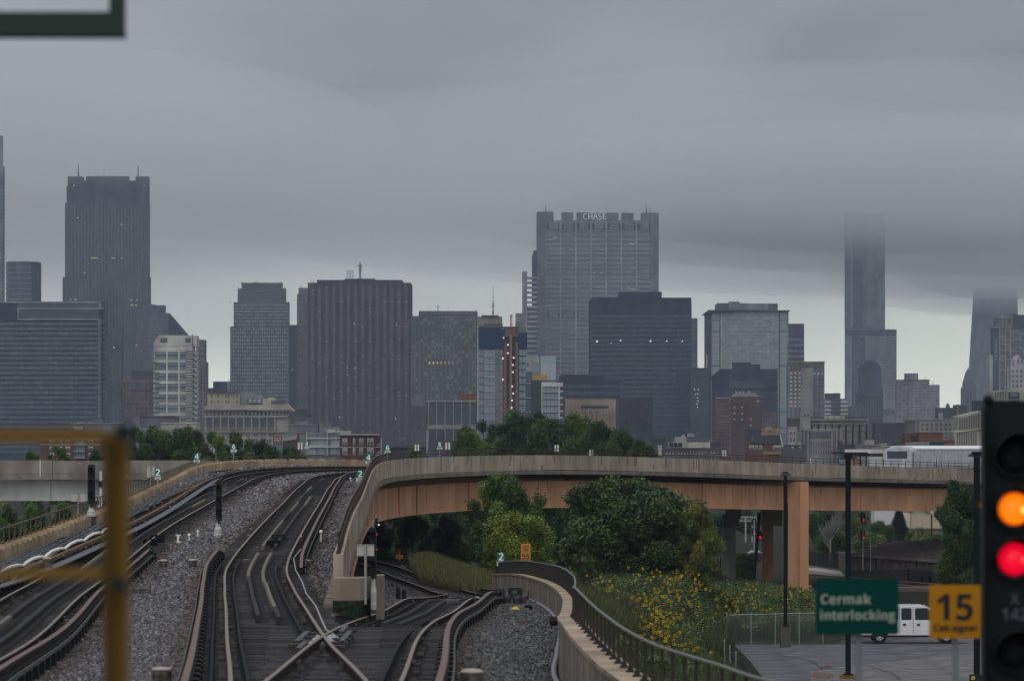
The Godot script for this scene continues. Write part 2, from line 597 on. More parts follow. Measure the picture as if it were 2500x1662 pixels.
func tie_mesh(w: float, sd: int) -> ArrayMesh:
	var r := RandomNumberGenerator.new()
	r.seed = sd
	var m := MB.new()
	m.bevel_box(Vector3(-0.115, -0.2, -w / 2), Vector3(0.115, 0.0, w / 2), 0.015)
	for q in 2:   # tie plates
		var x := 0.7175 * (q * 2 - 1)
		m.col = Color(0.5, 0.4, 0.35)
		m.box(Vector3(-0.09, 0.001, x - 0.17), Vector3(0.09, 0.016, x + 0.17))
	return m.mesh()

func build_track(nm: String, label: String, l: Ln, h: Ln, d0: float, d1: float, gap: float, wide_until := 0.0, wide_l: Ln = null) -> Node3D:
	var o := thing(nm, label, "railway track", Vector3.ZERO, 0.0, "running tracks of the junction")
	var rm := mat("rail side", Color(0.026, 0.022, 0.021), 0.8, 0.0)
	var hm := mat("rail head", Color(0.19, 0.15, 0.122), 0.5, 0.2)
	var ties := [tie_mesh(2.55, 1), tie_mesh(2.62, 2), tie_mesh(2.5, 3)]
	var tm := [mat("tie wood dark", Color(0.072, 0.070, 0.078), 0.8, 0.0, "wood", Vector3(1.2, 6, 6)), mat("tie wood grey", Color(0.130, 0.125, 0.135), 0.8, 0.0, "wood", Vector3(1.2, 6, 6)), mat("tie wood brown", Color(0.092, 0.083, 0.079), 0.85, 0.0, "wood", Vector3(1.2, 6, 6))]
	for s in [-1, 1]:
		var m := MB.new()
		m.sweep(run(l, h, d0, d1, 1.5, s * 0.7535, -0.172), prof(RAIL))
		var rl := part("rail", m, rm, o)
		m = MB.new()
		m.sweep(run(l, h, d0, d1, 1.5, s * 0.7535, 0.0), prof([-0.027, -0.002, 0.027, -0.002, 0.024, 0.004, -0.024, 0.004]))
		part("rail_head", m, hm, rl)
	var r := RandomNumberGenerator.new()
	r.seed = 5
	var st := stations(l, d0, d1, gap)
	var rest := MB.new()
	var k := 0
	for d in st:
		var f := frame_on(l, h, d, 0.0, -0.176)
		if d < wide_until and wide_l:   # the long ties of the turnout reach under both tracks
			var a := l.at(d) - 1.3
			var b := wide_l.at(d) + 1.3
			f = Transform3D(Basis(Vector3.UP, turn_at(l, d) + r.randf_range(-0.01, 0.01)), Vector3((a + b) / 2, EYE - h.at(d) - 0.176, -d))
			f.basis = f.basis * Basis(Vector3.UP, PI / 2)
			f.basis.z *= (b - a) / 2.55
		else:
			f.basis = f.basis * Basis(Vector3.UP, PI / 2 + r.randf_range(-0.02, 0.02))
			f.origin += f.basis.z * r.randf_range(-0.05, 0.05)
		f.origin.y += r.randf_range(-0.006, 0.004)
		if k < 296:
			var t := part("tie", ties[k % 3], tm[(r.randi() >> 3) % 3], o)
			t.transform = f
		else:
			rest.box(Vector3(-0.115, -0.2, -1.28), Vector3(0.115, 0.0, 1.28), f)
		k += 1
	var fs := MB.new()
	for d in st:
		if d > 125.0: break
		for q in [-0.835, -0.67, 0.67, 0.835]:
			fs.col = Color(0.05, 0.047, 0.046) * r.randf_range(0.5, 2.6)
			fs.box(Vector3(-0.045, 0, -0.04), Vector3(0.045, 0.045, 0.04), frame_on(l, h, d, q, -0.172))
	part("fastener_row", fs, mat("fastener iron", Color(1, 1, 1), 0.7, 0.0, "", Vector3.ONE, true), o, "stuff")
	for k2 in 12:
		var dj := d0 + 6.0 + k2 * 11.9
		for q in [-0.7535, 0.7535]:
			var jb := MB.new()
			jb.box(Vector3(-0.05, 0.03, -0.45), Vector3(0.05, 0.115, 0.45))
			part("joint_bar", jb, mat("joint iron", Color(0.06, 0.052, 0.048), 0.6, 0.2), o).transform = frame_on(l, h, dj, q + 0.004, -0.172)
	if rest.v.size():
		part("tie_row", rest, tm[0], o, "stuff")
	return o

func contact_rail(label: String, l: Ln, h: Ln, d0: float, d1: float, off: float, ramp0 := true, ramp1 := false) -> void:
	var o := thing("contact_rail", label, "contact rail", Vector3.ZERO, 0.0, "contact rails beside the tracks")
	var p := run(l, h, d0, d1, 1.5, off, 0.02)
	if ramp0 or ramp1:
		for i in p.size():
			var a := float(i) * 1.5 if ramp0 else 99.0
			var b := float(p.size() - 1 - i) * 1.5 if ramp1 else 99.0
			p[i].y -= 0.16 * (1.0 - smoothstep(0.0, 3.0, minf(a, b)))
	var m := MB.new()
	m.sweep(p, prof([-0.05, 0, 0.05, 0, 0.05, 0.02, 0.02, 0.03, 0.02, 0.085, 0.045, 0.095, 0.045, 0.14, -0.045, 0.14, -0.045, 0.095, -0.02, 0.085, -0.02, 0.03, -0.05, 0.02]))
	part("rail", m, mat("contact side", Color(0.028, 0.023, 0.023), 0.8, 0.0), o)
	m = MB.new()
	m.sweep(p, prof([-0.04, 0.138, 0.04, 0.138, 0.036, 0.146, -0.036, 0.146]))
	part("rail_head", m, mat("contact steel", Color(0.125, 0.082, 0.066), 0.55, 0.1), o)
	var m2 := MB.new()
	var q := PackedVector3Array()
	for a in p: q.append(a + Vector3(0.11 * signf(off), -0.03, 0))
	m2.sweep(q, prof([-0.012, 0, 0.012, 0, 0.012, 0.05, -0.012, 0.05]))
	part("guard_strip", m2, mat("guard strip", Color(0.10, 0.10, 0.095), 0.7), o)
	var bm := mat("insulator black", Color(0.012, 0.014, 0.016), 0.5)
	var im := MB.new()
	im.bevel_box(Vector3(-0.13, -0.24, -0.1), Vector3(0.13, 0.0, 0.1), 0.03)
	im.box(Vector3(-0.17, -0.27, -0.13), Vector3(0.17, -0.235, 0.13))
	var ia := im.mesh()
	for d in stations(l, d0 + 1.2, minf(d1, 290.0), 1.8):
		var t := part("insulator", ia, bm, o)
		t.transform = frame_on(l, h, d, off, 0.015)

func strip_pair(label: String, l: Ln, h: Ln, segs: Array) -> void:   # the worn inner guard strips between the rails
	var o := thing("inner_guard_rail", label, "guard rail", Vector3.ZERO, 0.0, "inner guard rails between running rails")
	var ms := [mat("strip cream", Color(0.34, 0.31, 0.25), 0.75, 0.0, "wood", Vector3(2, 2, 2)), mat("strip grey", Color(0.085, 0.082, 0.09), 0.7, 0.0, "wood", Vector3(2, 2, 2))]
	for s in segs:   # d0, d1, offset, tone
		var m := MB.new()
		m.sweep(run(l, h, s[0], s[1], 1.2, s[2], -0.16), prof([-0.045, 0, 0.045, 0, 0.045, 0.11, 0.03, 0.13, -0.03, 0.13, -0.045, 0.11]))
		part("strip", m, ms[s[3]], o)
	var c := MB.new()
	var ch := []
	var ca := MB.new()
	ca.box(Vector3(-0.04, 0, -0.03), Vector3(0.04, 0.07, 0.03))
	var cm := ca.mesh()
	var n := 0
	for s in segs:
		for d in stations(l, s[0], s[1], 0.6):
			c.box(Vector3(-0.05, 0, -0.035), Vector3(0.05, 0.06, 0.035), frame_on(l, h, d, s[2] + 0.13, -0.16))
	part("clip_row", c, mat("clip iron", Color(0.05, 0.05, 0.052), 0.7, 0.0), o, "stuff")

func build_tracks() -> void:
	build_track("railway_track", "middle track that curves up onto the viaduct beside the concrete parapet", main, hm_, 38, 330, 0.55, 76.0, lower)
	build_track("railway_track", "left hand track with signals, behind the yellow gate", left, hm_, 48, 330, 0.6)
	build_track("railway_track", "lower track branching right and dropping away under the viaduct", lower, hl_, 38, 290, 0.62)
	contact_rail("rusty brown contact rail left of the middle track, nearest the gravel strip", main, hm_, 36, 119, -1.22, false, true)
	contact_rail("contact rail right of the middle track beside the walled gravel walkway", main, hm_, 108, 320, 1.12, true)
	contact_rail("contact rail on the gravel side of the left hand track on black blocks", left, hm_, 45, 119, 1.2, false, true)
	contact_rail("contact rail on the far side of the left hand track along the kerb", left, hm_, 97, 320, -1.2, true)
	contact_rail("dark contact rail right of the lower track beside the retaining wall ballast", lower, hl_, 38, 182, 1.22, false, true)
	strip_pair("pair of pale worn guard strips in the middle track before the crossing", main, hm_, [[78, 90, -0.17, 1], [90.2, 103, -0.17, 1], [103.2, 119, -0.19, 0], [77, 83, 0.2, 1], [83.2, 99, 0.2, 0], [99.2, 119, 0.17, 0]])
	strip_pair("longer guard strips in the middle track beyond the black boxes", main, hm_, [[124, 150, -0.2, 0], [150.2, 163, -0.2, 1], [163.2, 178, -0.2, 0], [178.2, 203, -0.2, 1], [203.2, 216, -0.2, 0], [124, 146, 0.16, 1], [146.2, 172, 0.16, 1], [172.2, 190, 0.16, 0]])
	strip_pair("guard strips in the left hand track behind the yellow post", left, hm_, [[60, 78, -0.2, 0], [78.2, 108, -0.2, 1], [108.2, 122, -0.2, 0], [60, 97, 0.22, 1], [97.2, 122, 0.22, 1], [126, 200, -0.2, 1], [126, 170, 0.2, 1], [170.2, 184, 0.2, 0]])
	strip_pair("guard strips in the lower track with a cream painted length", lower, hl_, [[80, 100, -0.22, 1], [100.2, 150, -0.22, 1], [79, 89, 0.12, 1], [89.2, 101, 0.14, 1], [101.2, 112, 0.16, 0], [112.2, 150, 0.16, 1]])
	# switch rails and frog where the middle and lower tracks cross
	var fr := thing("rail_crossing", "cast crossing where the middle and lower tracks meet in the foreground", "rail crossing")
	var shiny := mat("worn steel", Color(0.30, 0.295, 0.30), 0.35, 0.7)
	var dk := mat("crossing iron", Color(0.05, 0.048, 0.05), 0.5, 0.5)
	var c := P(787, 1555, 66.5)
	var fm := MB.new()
	fm.bevel_box(Vector3(-0.20, -0.12, -1.5), Vector3(0.20, -0.03, 1.5), 0.04)
	var f1 := part("frog", fm, shiny, fr)
	f1.position = c + Vector3(0, 0.0, 0)
	for q in [[-0.34, 3.4, -0.5], [0.34, 3.4, -0.5], [-0.2, 2.2, 2.4], [0.2, 2.2, -3.2]]:
		var w := MB.new()
		w.box(Vector3(-0.04, -0.15, -q[1] / 2), Vector3(0.04, 0.0, q[1] / 2))
		var g := part("wing_rail", w, dk, fr)
		g.position = c + Vector3(q[0], 0, q[2])
	for i in 8:
		var w := MB.new()
		w.bevel_box(Vector3(-0.16, -0.05, -0.09), Vector3(0.16, 0.05, 0.09), 0.02)
		var g := part("bolt_block", w, dk, fr)
		g.position = c + Vector3(0.28 * (1 if i % 2 else -1), -0.07, -2.0 + 0.62 * i)
	# guard rails beside the running rails of the turnout
	for s in [[main, hm_, 44.0, 112.0, -0.98, "dark guard rail outside the left rail of the middle track"], [main, hm_, 44.0, 115.0, -0.55, "dark guard rail inside the left rail of the middle track"], [main, hm_, 70.0, 112.0, 0.48, "dark guard rail inside the right rail of the middle track"], [lower, hl_, 44.0, 84.0, 0.5, "dark guard rail inside the right rail of the lower track"], [lower, hl_, 66.0, 100.0, -0.5, "dark guard rail inside the left rail of the lower track"]]:
		var m := MB.new()
		m.sweep(run(s[0], s[1], s[2], s[3], 1.5, s[4], -0.17), prof([-0.045, 0, 0.045, 0, 0.02, 0.05, 0.02, 0.12, -0.02, 0.12, -0.02, 0.05]))
		var g := part("guard_rail", m, mat("guard iron", Color(0.016, 0.018, 0.019), 0.75, 0.0), self)
		tag(g, s[5], "guard rail", "dark guard rails of the turnout")
	var cb := MB.new()
	var pts := PackedVector3Array()
	for q in [[122, 0.95], [116, 0.85], [108, 0.98], [100, 1.06], [92, 1.0], [84, 1.02], [77, 0.95], [71, 0.9], [67.5, 1.0]]:
		pts.append(on(main, hm_, q[0], q[1], -0.06))
	cb.tube(pts, 0.015, 6)
	tag(part("white_cable", cb, mat("white plastic", Color(0.34, 0.35, 0.35), 0.5), self), "thin white cable snaking beside the right rail of the middle track", "cable")

func poly_run(l: Ln, h: Ln, d0: float, d1: float, off: float, drop: float, n := 4) -> PackedVector3Array:
	var p := PackedVector3Array()
	for i in n + 1:
		p.append(on(l, h, lerpf(d0, d1, float(i) / n), off, drop))
	return p

func concrete(key: String, c: Color) -> StandardMaterial3D:
	return mat(key, c, 0.9, 0.0, "streak", Vector3(0.075, 0.03, 0.075))

func post_mesh(h: float, w: float) -> ArrayMesh:
	var m := MB.new()
	m.box(Vector3(-w, 0.02, -w), Vector3(w, h, w))
	m.box(Vector3(-w * 3.2, 0, -w * 2.6), Vector3(w * 3.2, 0.025, w * 2.6))
	m.prism(PackedVector2Array([Vector2(-w * 2.4, 0.025), Vector2(w * 2.4, 0.025), Vector2(0, 0.12)]), -0.012, 0.012)
	return m.mesh()

func railing(label: String, nm: String, l: Ln, h: Ln, d0: float, d1: float, gap: float, off: float, up: float, ht: float, m: Material, rails: int, r := 0.024) -> void:
	var o := thing(nm, label, "railing", Vector3.ZERO, 0.0)
	var pm := post_mesh(ht, 0.017)
	for d in stations(l, d0, d1, gap):
		var t := part("post", pm, m, o)
		t.transform = frame_on(l, h, d, off, up)
	for i in rails:
		var q := MB.new()
		q.sweep(run(l, h, d0, d1, 1.6, off, up + ht * (1.0 - 0.5 * i)), prof([-r, -r, r, -r, r, r, -r, r]))
		part("rail", q, m, o)

func build_viaduct() -> void:
	var tan := concrete("parapet concrete", Color(0.50, 0.42, 0.345))
	var tan2 := concrete("parapet concrete weathered", Color(0.42, 0.355, 0.295))
	var tan3 := concrete("parapet concrete warm", Color(0.48, 0.40, 0.325))
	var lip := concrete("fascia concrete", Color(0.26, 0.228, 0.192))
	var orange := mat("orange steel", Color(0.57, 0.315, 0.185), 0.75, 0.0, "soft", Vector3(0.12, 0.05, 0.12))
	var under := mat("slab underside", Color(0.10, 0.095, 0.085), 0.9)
	var o := thing("elevated_viaduct", "curving elevated railway viaduct with stained tan parapet and orange steel girder", "viaduct")
	var st := stations(par, 86.5, 418, 6.0)
	var r := RandomNumberGenerator.new()
	r.seed = 8
	for i in st.size() - 1:
		var a := st[i] + 0.035
		var b := st[i + 1] - 0.035
		var m := MB.new()
		m.sweep(poly_run(par, hm_, a, b, 0.0, 0.9), prof([-0.2, 0, 0.0, 0, 0.0, -0.97, -0.2, -0.97]))
		part("parapet_panel", m, [tan, tan2, tan3, tan][r.randi() % 4], o)
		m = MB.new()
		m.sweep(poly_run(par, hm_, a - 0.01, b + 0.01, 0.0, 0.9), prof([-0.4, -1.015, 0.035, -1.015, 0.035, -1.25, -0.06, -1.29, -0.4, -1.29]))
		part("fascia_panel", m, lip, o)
	var ws := MB.new()
	for i in 420:
		var d := r.randf_range(88.0, 400.0)
		var w := r.randf_range(0.02, 0.13)
		var t0 := 0.895 if r.randf() < 0.75 else r.randf_range(-0.1, 0.5)
		ws.col = Color(0.21, 0.175, 0.135) * r.randf_range(0.75, 1.35)
		ws.box(Vector3(-0.01, maxf(t0 - r.randf_range(0.2, 0.95), -0.07), -w), Vector3(0.004, t0, w), frame_on(par, hm_, d, 0.0, 0.0))
	for i in 160:
		var d := r.randf_range(88.0, 400.0)
		var w := r.randf_range(0.04, 0.3)
		ws.col = Color(0.12, 0.11, 0.085) * r.randf_range(0.7, 1.3)
		ws.box(Vector3(0.0, -0.35, -w), Vector3(0.038, -0.35 + r.randf_range(0.05, 0.2), w), frame_on(par, hm_, d, 0.0, 0.0))
	part("water_stains", ws, mat("stain brown", Color(1, 1, 1), 0.95, 0.0, "", Vector3.ONE, true), o, "stuff")
	# the deck slab, and the wall below it up to the first span
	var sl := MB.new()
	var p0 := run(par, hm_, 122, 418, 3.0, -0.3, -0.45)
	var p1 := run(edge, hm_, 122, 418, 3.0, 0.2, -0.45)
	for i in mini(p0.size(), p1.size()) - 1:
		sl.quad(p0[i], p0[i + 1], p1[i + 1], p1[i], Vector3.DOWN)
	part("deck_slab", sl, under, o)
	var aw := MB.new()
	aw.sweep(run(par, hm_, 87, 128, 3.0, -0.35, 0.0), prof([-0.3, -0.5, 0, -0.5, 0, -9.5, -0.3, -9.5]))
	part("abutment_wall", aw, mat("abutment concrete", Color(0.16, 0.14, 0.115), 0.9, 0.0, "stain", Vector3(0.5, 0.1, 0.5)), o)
	for s in [[128.0, 262.0], [262.3, 296.0], [296.3, 321.0], [322.6, 372.0], [372.3, 416.0]]:
		var g := MB.new()
		g.sweep(run(par, hm_, s[0], s[1], 2.0, -0.75, 0.9), prof([-0.03, -1.7, 0.0, -1.7, 0.0, -3.42, 0.22, -3.43, 0.22, -3.48, -0.25, -3.48, -0.25, -3.43, -0.03, -3.42]))
		part("girder", g, orange, o)
		var g2 := MB.new()
		g2.sweep(run(par, hm_, s[0], s[1], 2.0, -6.5, 0.9), prof([-0.03, -1.5, 0.0, -1.5, 0.0, -3.4, 0.22, -3.43, 0.22, -3.48, -0.25, -3.48, -0.25, -3.43, -0.03, -3.42]))
		part("girder", g2, mat("orange steel shadowed side", Color(0.57, 0.315, 0.185), 0.75), o)
		for d in stations(par, s[0] + 17.0, s[1] - 2.0, 24.0):
			var sp := MB.new()
			sp.box(Vector3(0, -2.45, -0.3), Vector3(0.016, -0.85, 0.3))
			for bj in 12:
				for bi in 4:
					sp.box(Vector3(0.016, -2.35 + bj * 0.13, -0.24 + bi * 0.15), Vector3(0.035, -2.31 + bj * 0.13, -0.20 + bi * 0.15))
			part("splice_plate", sp, orange, o).transform = frame_on(par, hm_, d, -0.75, 0.0)
		var rs := MB.new()
		for i in 40:
			var d := r.randf_range(s[0] + 1.0, s[1] - 1.0)
			var w := r.randf_range(0.02, 0.10)
			rs.col = Color(0.36, 0.185, 0.10) * r.randf_range(0.7, 1.1)
			rs.box(Vector3(0.0, -0.85 - r.randf_range(0.3, 1.5), -w), Vector3(0.006, -0.82, w), frame_on(par, hm_, d, -0.75, 0.0))
		part("rust_streaks", rs, mat("stain brown", Color(1, 1, 1), 0.95, 0.0, "", Vector3.ONE, true), o, "stuff")
		for d in stations(par, s[0] + 9.0, s[1], 24.0):
			var w := MB.new()
			w.box(Vector3(0, -2.52, -0.012), Vector3(0.12, -0.8, 0.012))
			var q := part("stiffener", w, orange, o)
			q.transform = frame_on(par, hm_, d, -0.75, 0.0)
	# the orange portal and the grey pier beneath the right hand spans
	var pr := thing("steel_portal", "orange painted steel portal frame carrying the viaduct on the right", "bridge pier")
	var od := mat("orange steel matt", Color(0.57, 0.315, 0.185), 0.8, 0.0, "soft", Vector3(0.12, 0.05, 0.12))
	var q := func(nm: String, x0: float, x1: float, y0: float, y1: float, d: float, th: float, m: Material, parent: Node):
		var a := P(x0, y1, d)
		var b := P(x1, y0, d)
		var mb := MB.new()
		mb.box(Vector3(a.x, a.y, -d - th), Vector3(b.x, b.y, -d))
		return part(nm, mb, m, parent)
	q.call("cap_beam", 1650, 1973, 1176, 1228, 319.0, 1.5, od, pr)
	q.call("column", 1925, 1974.5, 1176, 1445, 318.95, 1.7, od, pr)
	q.call("corner_strip", 1954, 1975, 1177, 1445, 318.9, 0.04, mat("orange steel edge", Color(0.52, 0.27, 0.15), 0.8), pr)
	q.call("bearing", 1700, 1925, 1228.5, 1234, 319.3, 1.1, mat("bearing black", Color(0.02, 0.02, 0.02), 0.7), pr)
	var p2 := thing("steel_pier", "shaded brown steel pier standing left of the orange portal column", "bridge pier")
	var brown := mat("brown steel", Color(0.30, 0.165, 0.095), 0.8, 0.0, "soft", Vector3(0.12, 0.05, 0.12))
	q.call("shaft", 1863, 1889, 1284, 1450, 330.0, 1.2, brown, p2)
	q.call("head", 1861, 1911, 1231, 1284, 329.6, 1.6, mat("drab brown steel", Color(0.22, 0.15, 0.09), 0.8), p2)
	var gp := thing("concrete_pier", "grey concrete pier with flared head left of the brown steel pier", "bridge pier")
	var grey := concrete("pier concrete", Color(0.36, 0.34, 0.33))
	q.call("shaft", 1767, 1797, 1288, 1452, 326.0, 1.4, grey, gp)
	var a := P(1767, 1289, 326)
	var b := P(1797, 1289, 326)
	var e := P(1811, 1257, 326)
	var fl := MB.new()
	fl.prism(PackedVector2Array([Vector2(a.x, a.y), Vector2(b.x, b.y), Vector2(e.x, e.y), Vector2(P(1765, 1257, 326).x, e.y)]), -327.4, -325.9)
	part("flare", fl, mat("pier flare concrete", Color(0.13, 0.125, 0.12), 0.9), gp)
	q.call("head", 1773, 1811, 1231, 1257, 325.8, 1.6, concrete("pier head concrete", Color(0.33, 0.31, 0.29)), gp)
	for i in 3:
		var c := q.call("column", 1752 + 6 * i, 1755 + 6 * i, 1360, 1450, 329.0 + i, 0.3, mat("dark column", Color(0.03, 0.03, 0.03), 0.7), gp)
	# the concrete end block at the near end of the parapet, green paint on its foot
	var eb := thing("abutment_block", "tan concrete end block at the near end of the parapet with green foot", "concrete block")
	var blk := concrete("block concrete", Color(0.38, 0.31, 0.24))
	var h := PackedVector2Array([Vector2(-0.62, 0), Vector2(-0.42, -0.5), Vector2(0.1, -0.62), Vector2(0.2, 0.2), Vector2(-0.5, 0.3)])
	var bm := MB.new()
	var base := P(843, 1478, 84.5)
	var tp := Transform3D(Basis(Vector3.RIGHT, -PI / 2), Vector3(base.x, 0, base.z))
	var outline := PackedVector2Array([Vector2(-0.26, 0.9), Vector2(-0.25, -0.02), Vector2(-0.1, -0.13), Vector2(0.29, -0.05), Vector2(0.47, 0.9)])
	bm.prism(outline, base.y + 0.10, P(0, 1413, 84).y, tp)
	part("block", bm, blk, eb)
	bm = MB.new()
	bm.prism(outline, base.y - 0.5, base.y + 0.10, Transform3D(tp.basis.scaled(Vector3(1.006, 1, 1.006)), tp.origin))
	part("painted_foot", bm, mat("green paint", Color(0.045, 0.072, 0.05), 0.8, 0.0, "stain", Vector3(1.5, 1.5, 1.5)), eb)
	bm = MB.new()
	bm.prism(PackedVector2Array([Vector2(0.60, 1.2), Vector2(0.60, 0.3), Vector2(0.72, 0.3), Vector2(0.74, 1.2)]), base.y - 0.3, P(0, 1408, 84).y, tp)
	part("stub_wall", bm, concrete("block concrete stub", Color(0.30, 0.255, 0.205)), eb)
	railing("low dark railing on top of the viaduct parapet along the right hand side", "parapet_railing", par, hm_, 87, 412, 1.45, -0.1, 0.9, 0.44, mat("railing bronze", Color(0.055, 0.045, 0.038), 0.6, 0.3), 2, 0.02)
	# left kerb of the embankment, one cast block after another, with its own railing
	var kb := thing("edge_kerb", "row of tan concrete kerb blocks along the left edge of the tracks", "kerb")
	var ks := stations(edge, 62, 330, 1.45)
	var km := [concrete("kerb concrete", Color(0.50, 0.37, 0.25)), concrete("kerb concrete pale", Color(0.55, 0.42, 0.29)), concrete("kerb concrete dull", Color(0.43, 0.33, 0.23))]
	for i in ks.size() - 1:
		var m := MB.new()
		var up := 0.42 + 0.18 * smoothstep(200.0, 290.0, ks[i])
		var kp := poly_run(edge, hm_, ks[i] + 0.01, ks[i + 1] - 0.01, 0.0, up, 1)
		kp[0].y += 0.045
		kp[1].y -= 0.045
		m.sweep(kp, prof([-0.22, 0.03, 0.16, 0.0, 0.16, -0.85, -0.22, -0.85]))
		part("kerb_block", m, km[r.randi() % 3], kb)
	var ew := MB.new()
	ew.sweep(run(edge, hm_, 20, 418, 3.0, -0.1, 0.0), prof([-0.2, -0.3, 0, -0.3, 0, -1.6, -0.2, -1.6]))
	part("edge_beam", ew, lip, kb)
	railing("thin bronze railing on the kerb blocks along the left edge of the tracks", "edge_railing", edge, hm_, 63, 325, 1.45, -0.12, 0.45, 0.42, mat("railing bronze light", Color(0.10, 0.075, 0.055), 0.6, 0.3), 1, 0.018)
	# cable bundle and painted walkway strip inside the kerb
	var cb := thing("cable_bundle", "bundle of black cables lying inside the left kerb", "cables")
	var cmat := mat("cable black", Color(0.02, 0.022, 0.026), 0.45)
	for i in 9:
		var m := MB.new()
		var pts := PackedVector3Array()
		for d in range(64, 250, 2):
			pts.append(on(edge, hm_, d, 0.32 + 0.07 * i + 0.04 * sin(d * 0.55 + i * 2.1), 0.14 + 0.05 * absf(sin(d * 0.37 + i))))
		m.tube(pts, 0.03, 5)
		part("cable", m, cmat, cb)
	var wp := MB.new()
	var wpts := PackedVector3Array()
	for i in 60:
		var d := 66.0 + i * 1.15
		wpts.append(on(edge, hm_, d, 1.1 + 0.07 * sin(d * 1.05), 0.2 + 0.05 * sin(d * 1.05 + 1.0)))
	wp.tube(wpts, 0.045, 8)
	tag(part("white_conduit", wp, mat("conduit white", Color(0.66, 0.67, 0.68), 0.45), self), "wavy white conduit laid along the left kerb behind the yellow gate", "conduit")
	var bd := MB.new()
	bd.sweep(run(edge, hm_, 60, 300, 2.0, 1.3, 0.05), prof([-0.06, 0, 0.06, 0, 0.06, 0.12, -0.06, 0.12]))
	tag(part("wooden_edging", bd, mat("edging wood", Color(0.30, 0.20, 0.13), 0.8, 0.0, "wood", Vector3(2, 2, 2)), self), "long brown timber edging between the black cables and the left track", "timber edging")
	var wk := MB.new()
	wk.sweep(run(edge, hm_, 60, 290, 2.0, 1.62, 0.02), prof([-0.13, 0, 0.13, 0, 0.13, 0.03, -0.13, 0.03]))
	struct("walkway", wk, mat("walkway grey", Color(0.17, 0.17, 0.185), 0.8, 0.0, "soft", Vector3(1, 1, 1)))
	# the second bridge behind on the left
	var v2 := thing("background_bridge", "straight grey concrete bridge with white steel girder behind the left tracks", "bridge")
	var g3 := concrete("bridge concrete grey", Color(0.30, 0.275, 0.25))
	var g4 := concrete("bridge concrete dull", Color(0.33, 0.30, 0.27))
	for i in 7:
		var x0 := -52.0 + i * 5.2
		bx("parapet_panel", Vector3(x0 + 0.02, P(0, 1156, 290).y, -290.3), Vector3(x0 + 5.18, P(0, 1125, 290).y + 0.03 * (i % 2), -290.0), [g3, g4][i % 2], v2)
		bx("fascia_panel", Vector3(x0 + 0.01, P(0, 1171, 290).y, -290.6), Vector3(x0 + 5.19, P(0, 1157, 290).y, -289.95), g3, v2)
	var wg := mat("white steel", Color(0.50, 0.51, 0.50), 0.6, 0.0, "soft", Vector3(0.1, 0.03, 0.1))
	bx("girder", Vector3(-52, P(0, 1221, 291).y, -291.3), Vector3(-15.6, P(0, 1174, 291).y, -291.0), wg, v2)
	bx("girder_flange", Vector3(-52, P(0, 1222.5, 291).y, -291.6), Vector3(-15.6, P(0, 1220, 291).y, -290.8), wg, v2)
	for i in 9:
		bx("stiffener", Vector3(-51.0 + i * 3.9, P(0, 1220, 291).y, -290.99), Vector3(-50.94 + i * 3.9, P(0, 1175, 291).y, -290.86), wg, v2)
	var dp := MB.new()
	dp.rod(P(97, 1163, 289.8), P(97, 1123, 289.8), 0.035)
	part("downpipe", dp, mat("conduit white", Color(0.66, 0.67, 0.68), 0.45), v2)
	bx("pier", Vector3(-31.5, 0, -293), Vector3(-29.5, P(0, 1221, 291).y, -291.4), g3, v2)
	bx("pier", Vector3(-46.5, 0, -293), Vector3(-44.5, P(0, 1221, 291).y, -291.4), g3, v2)

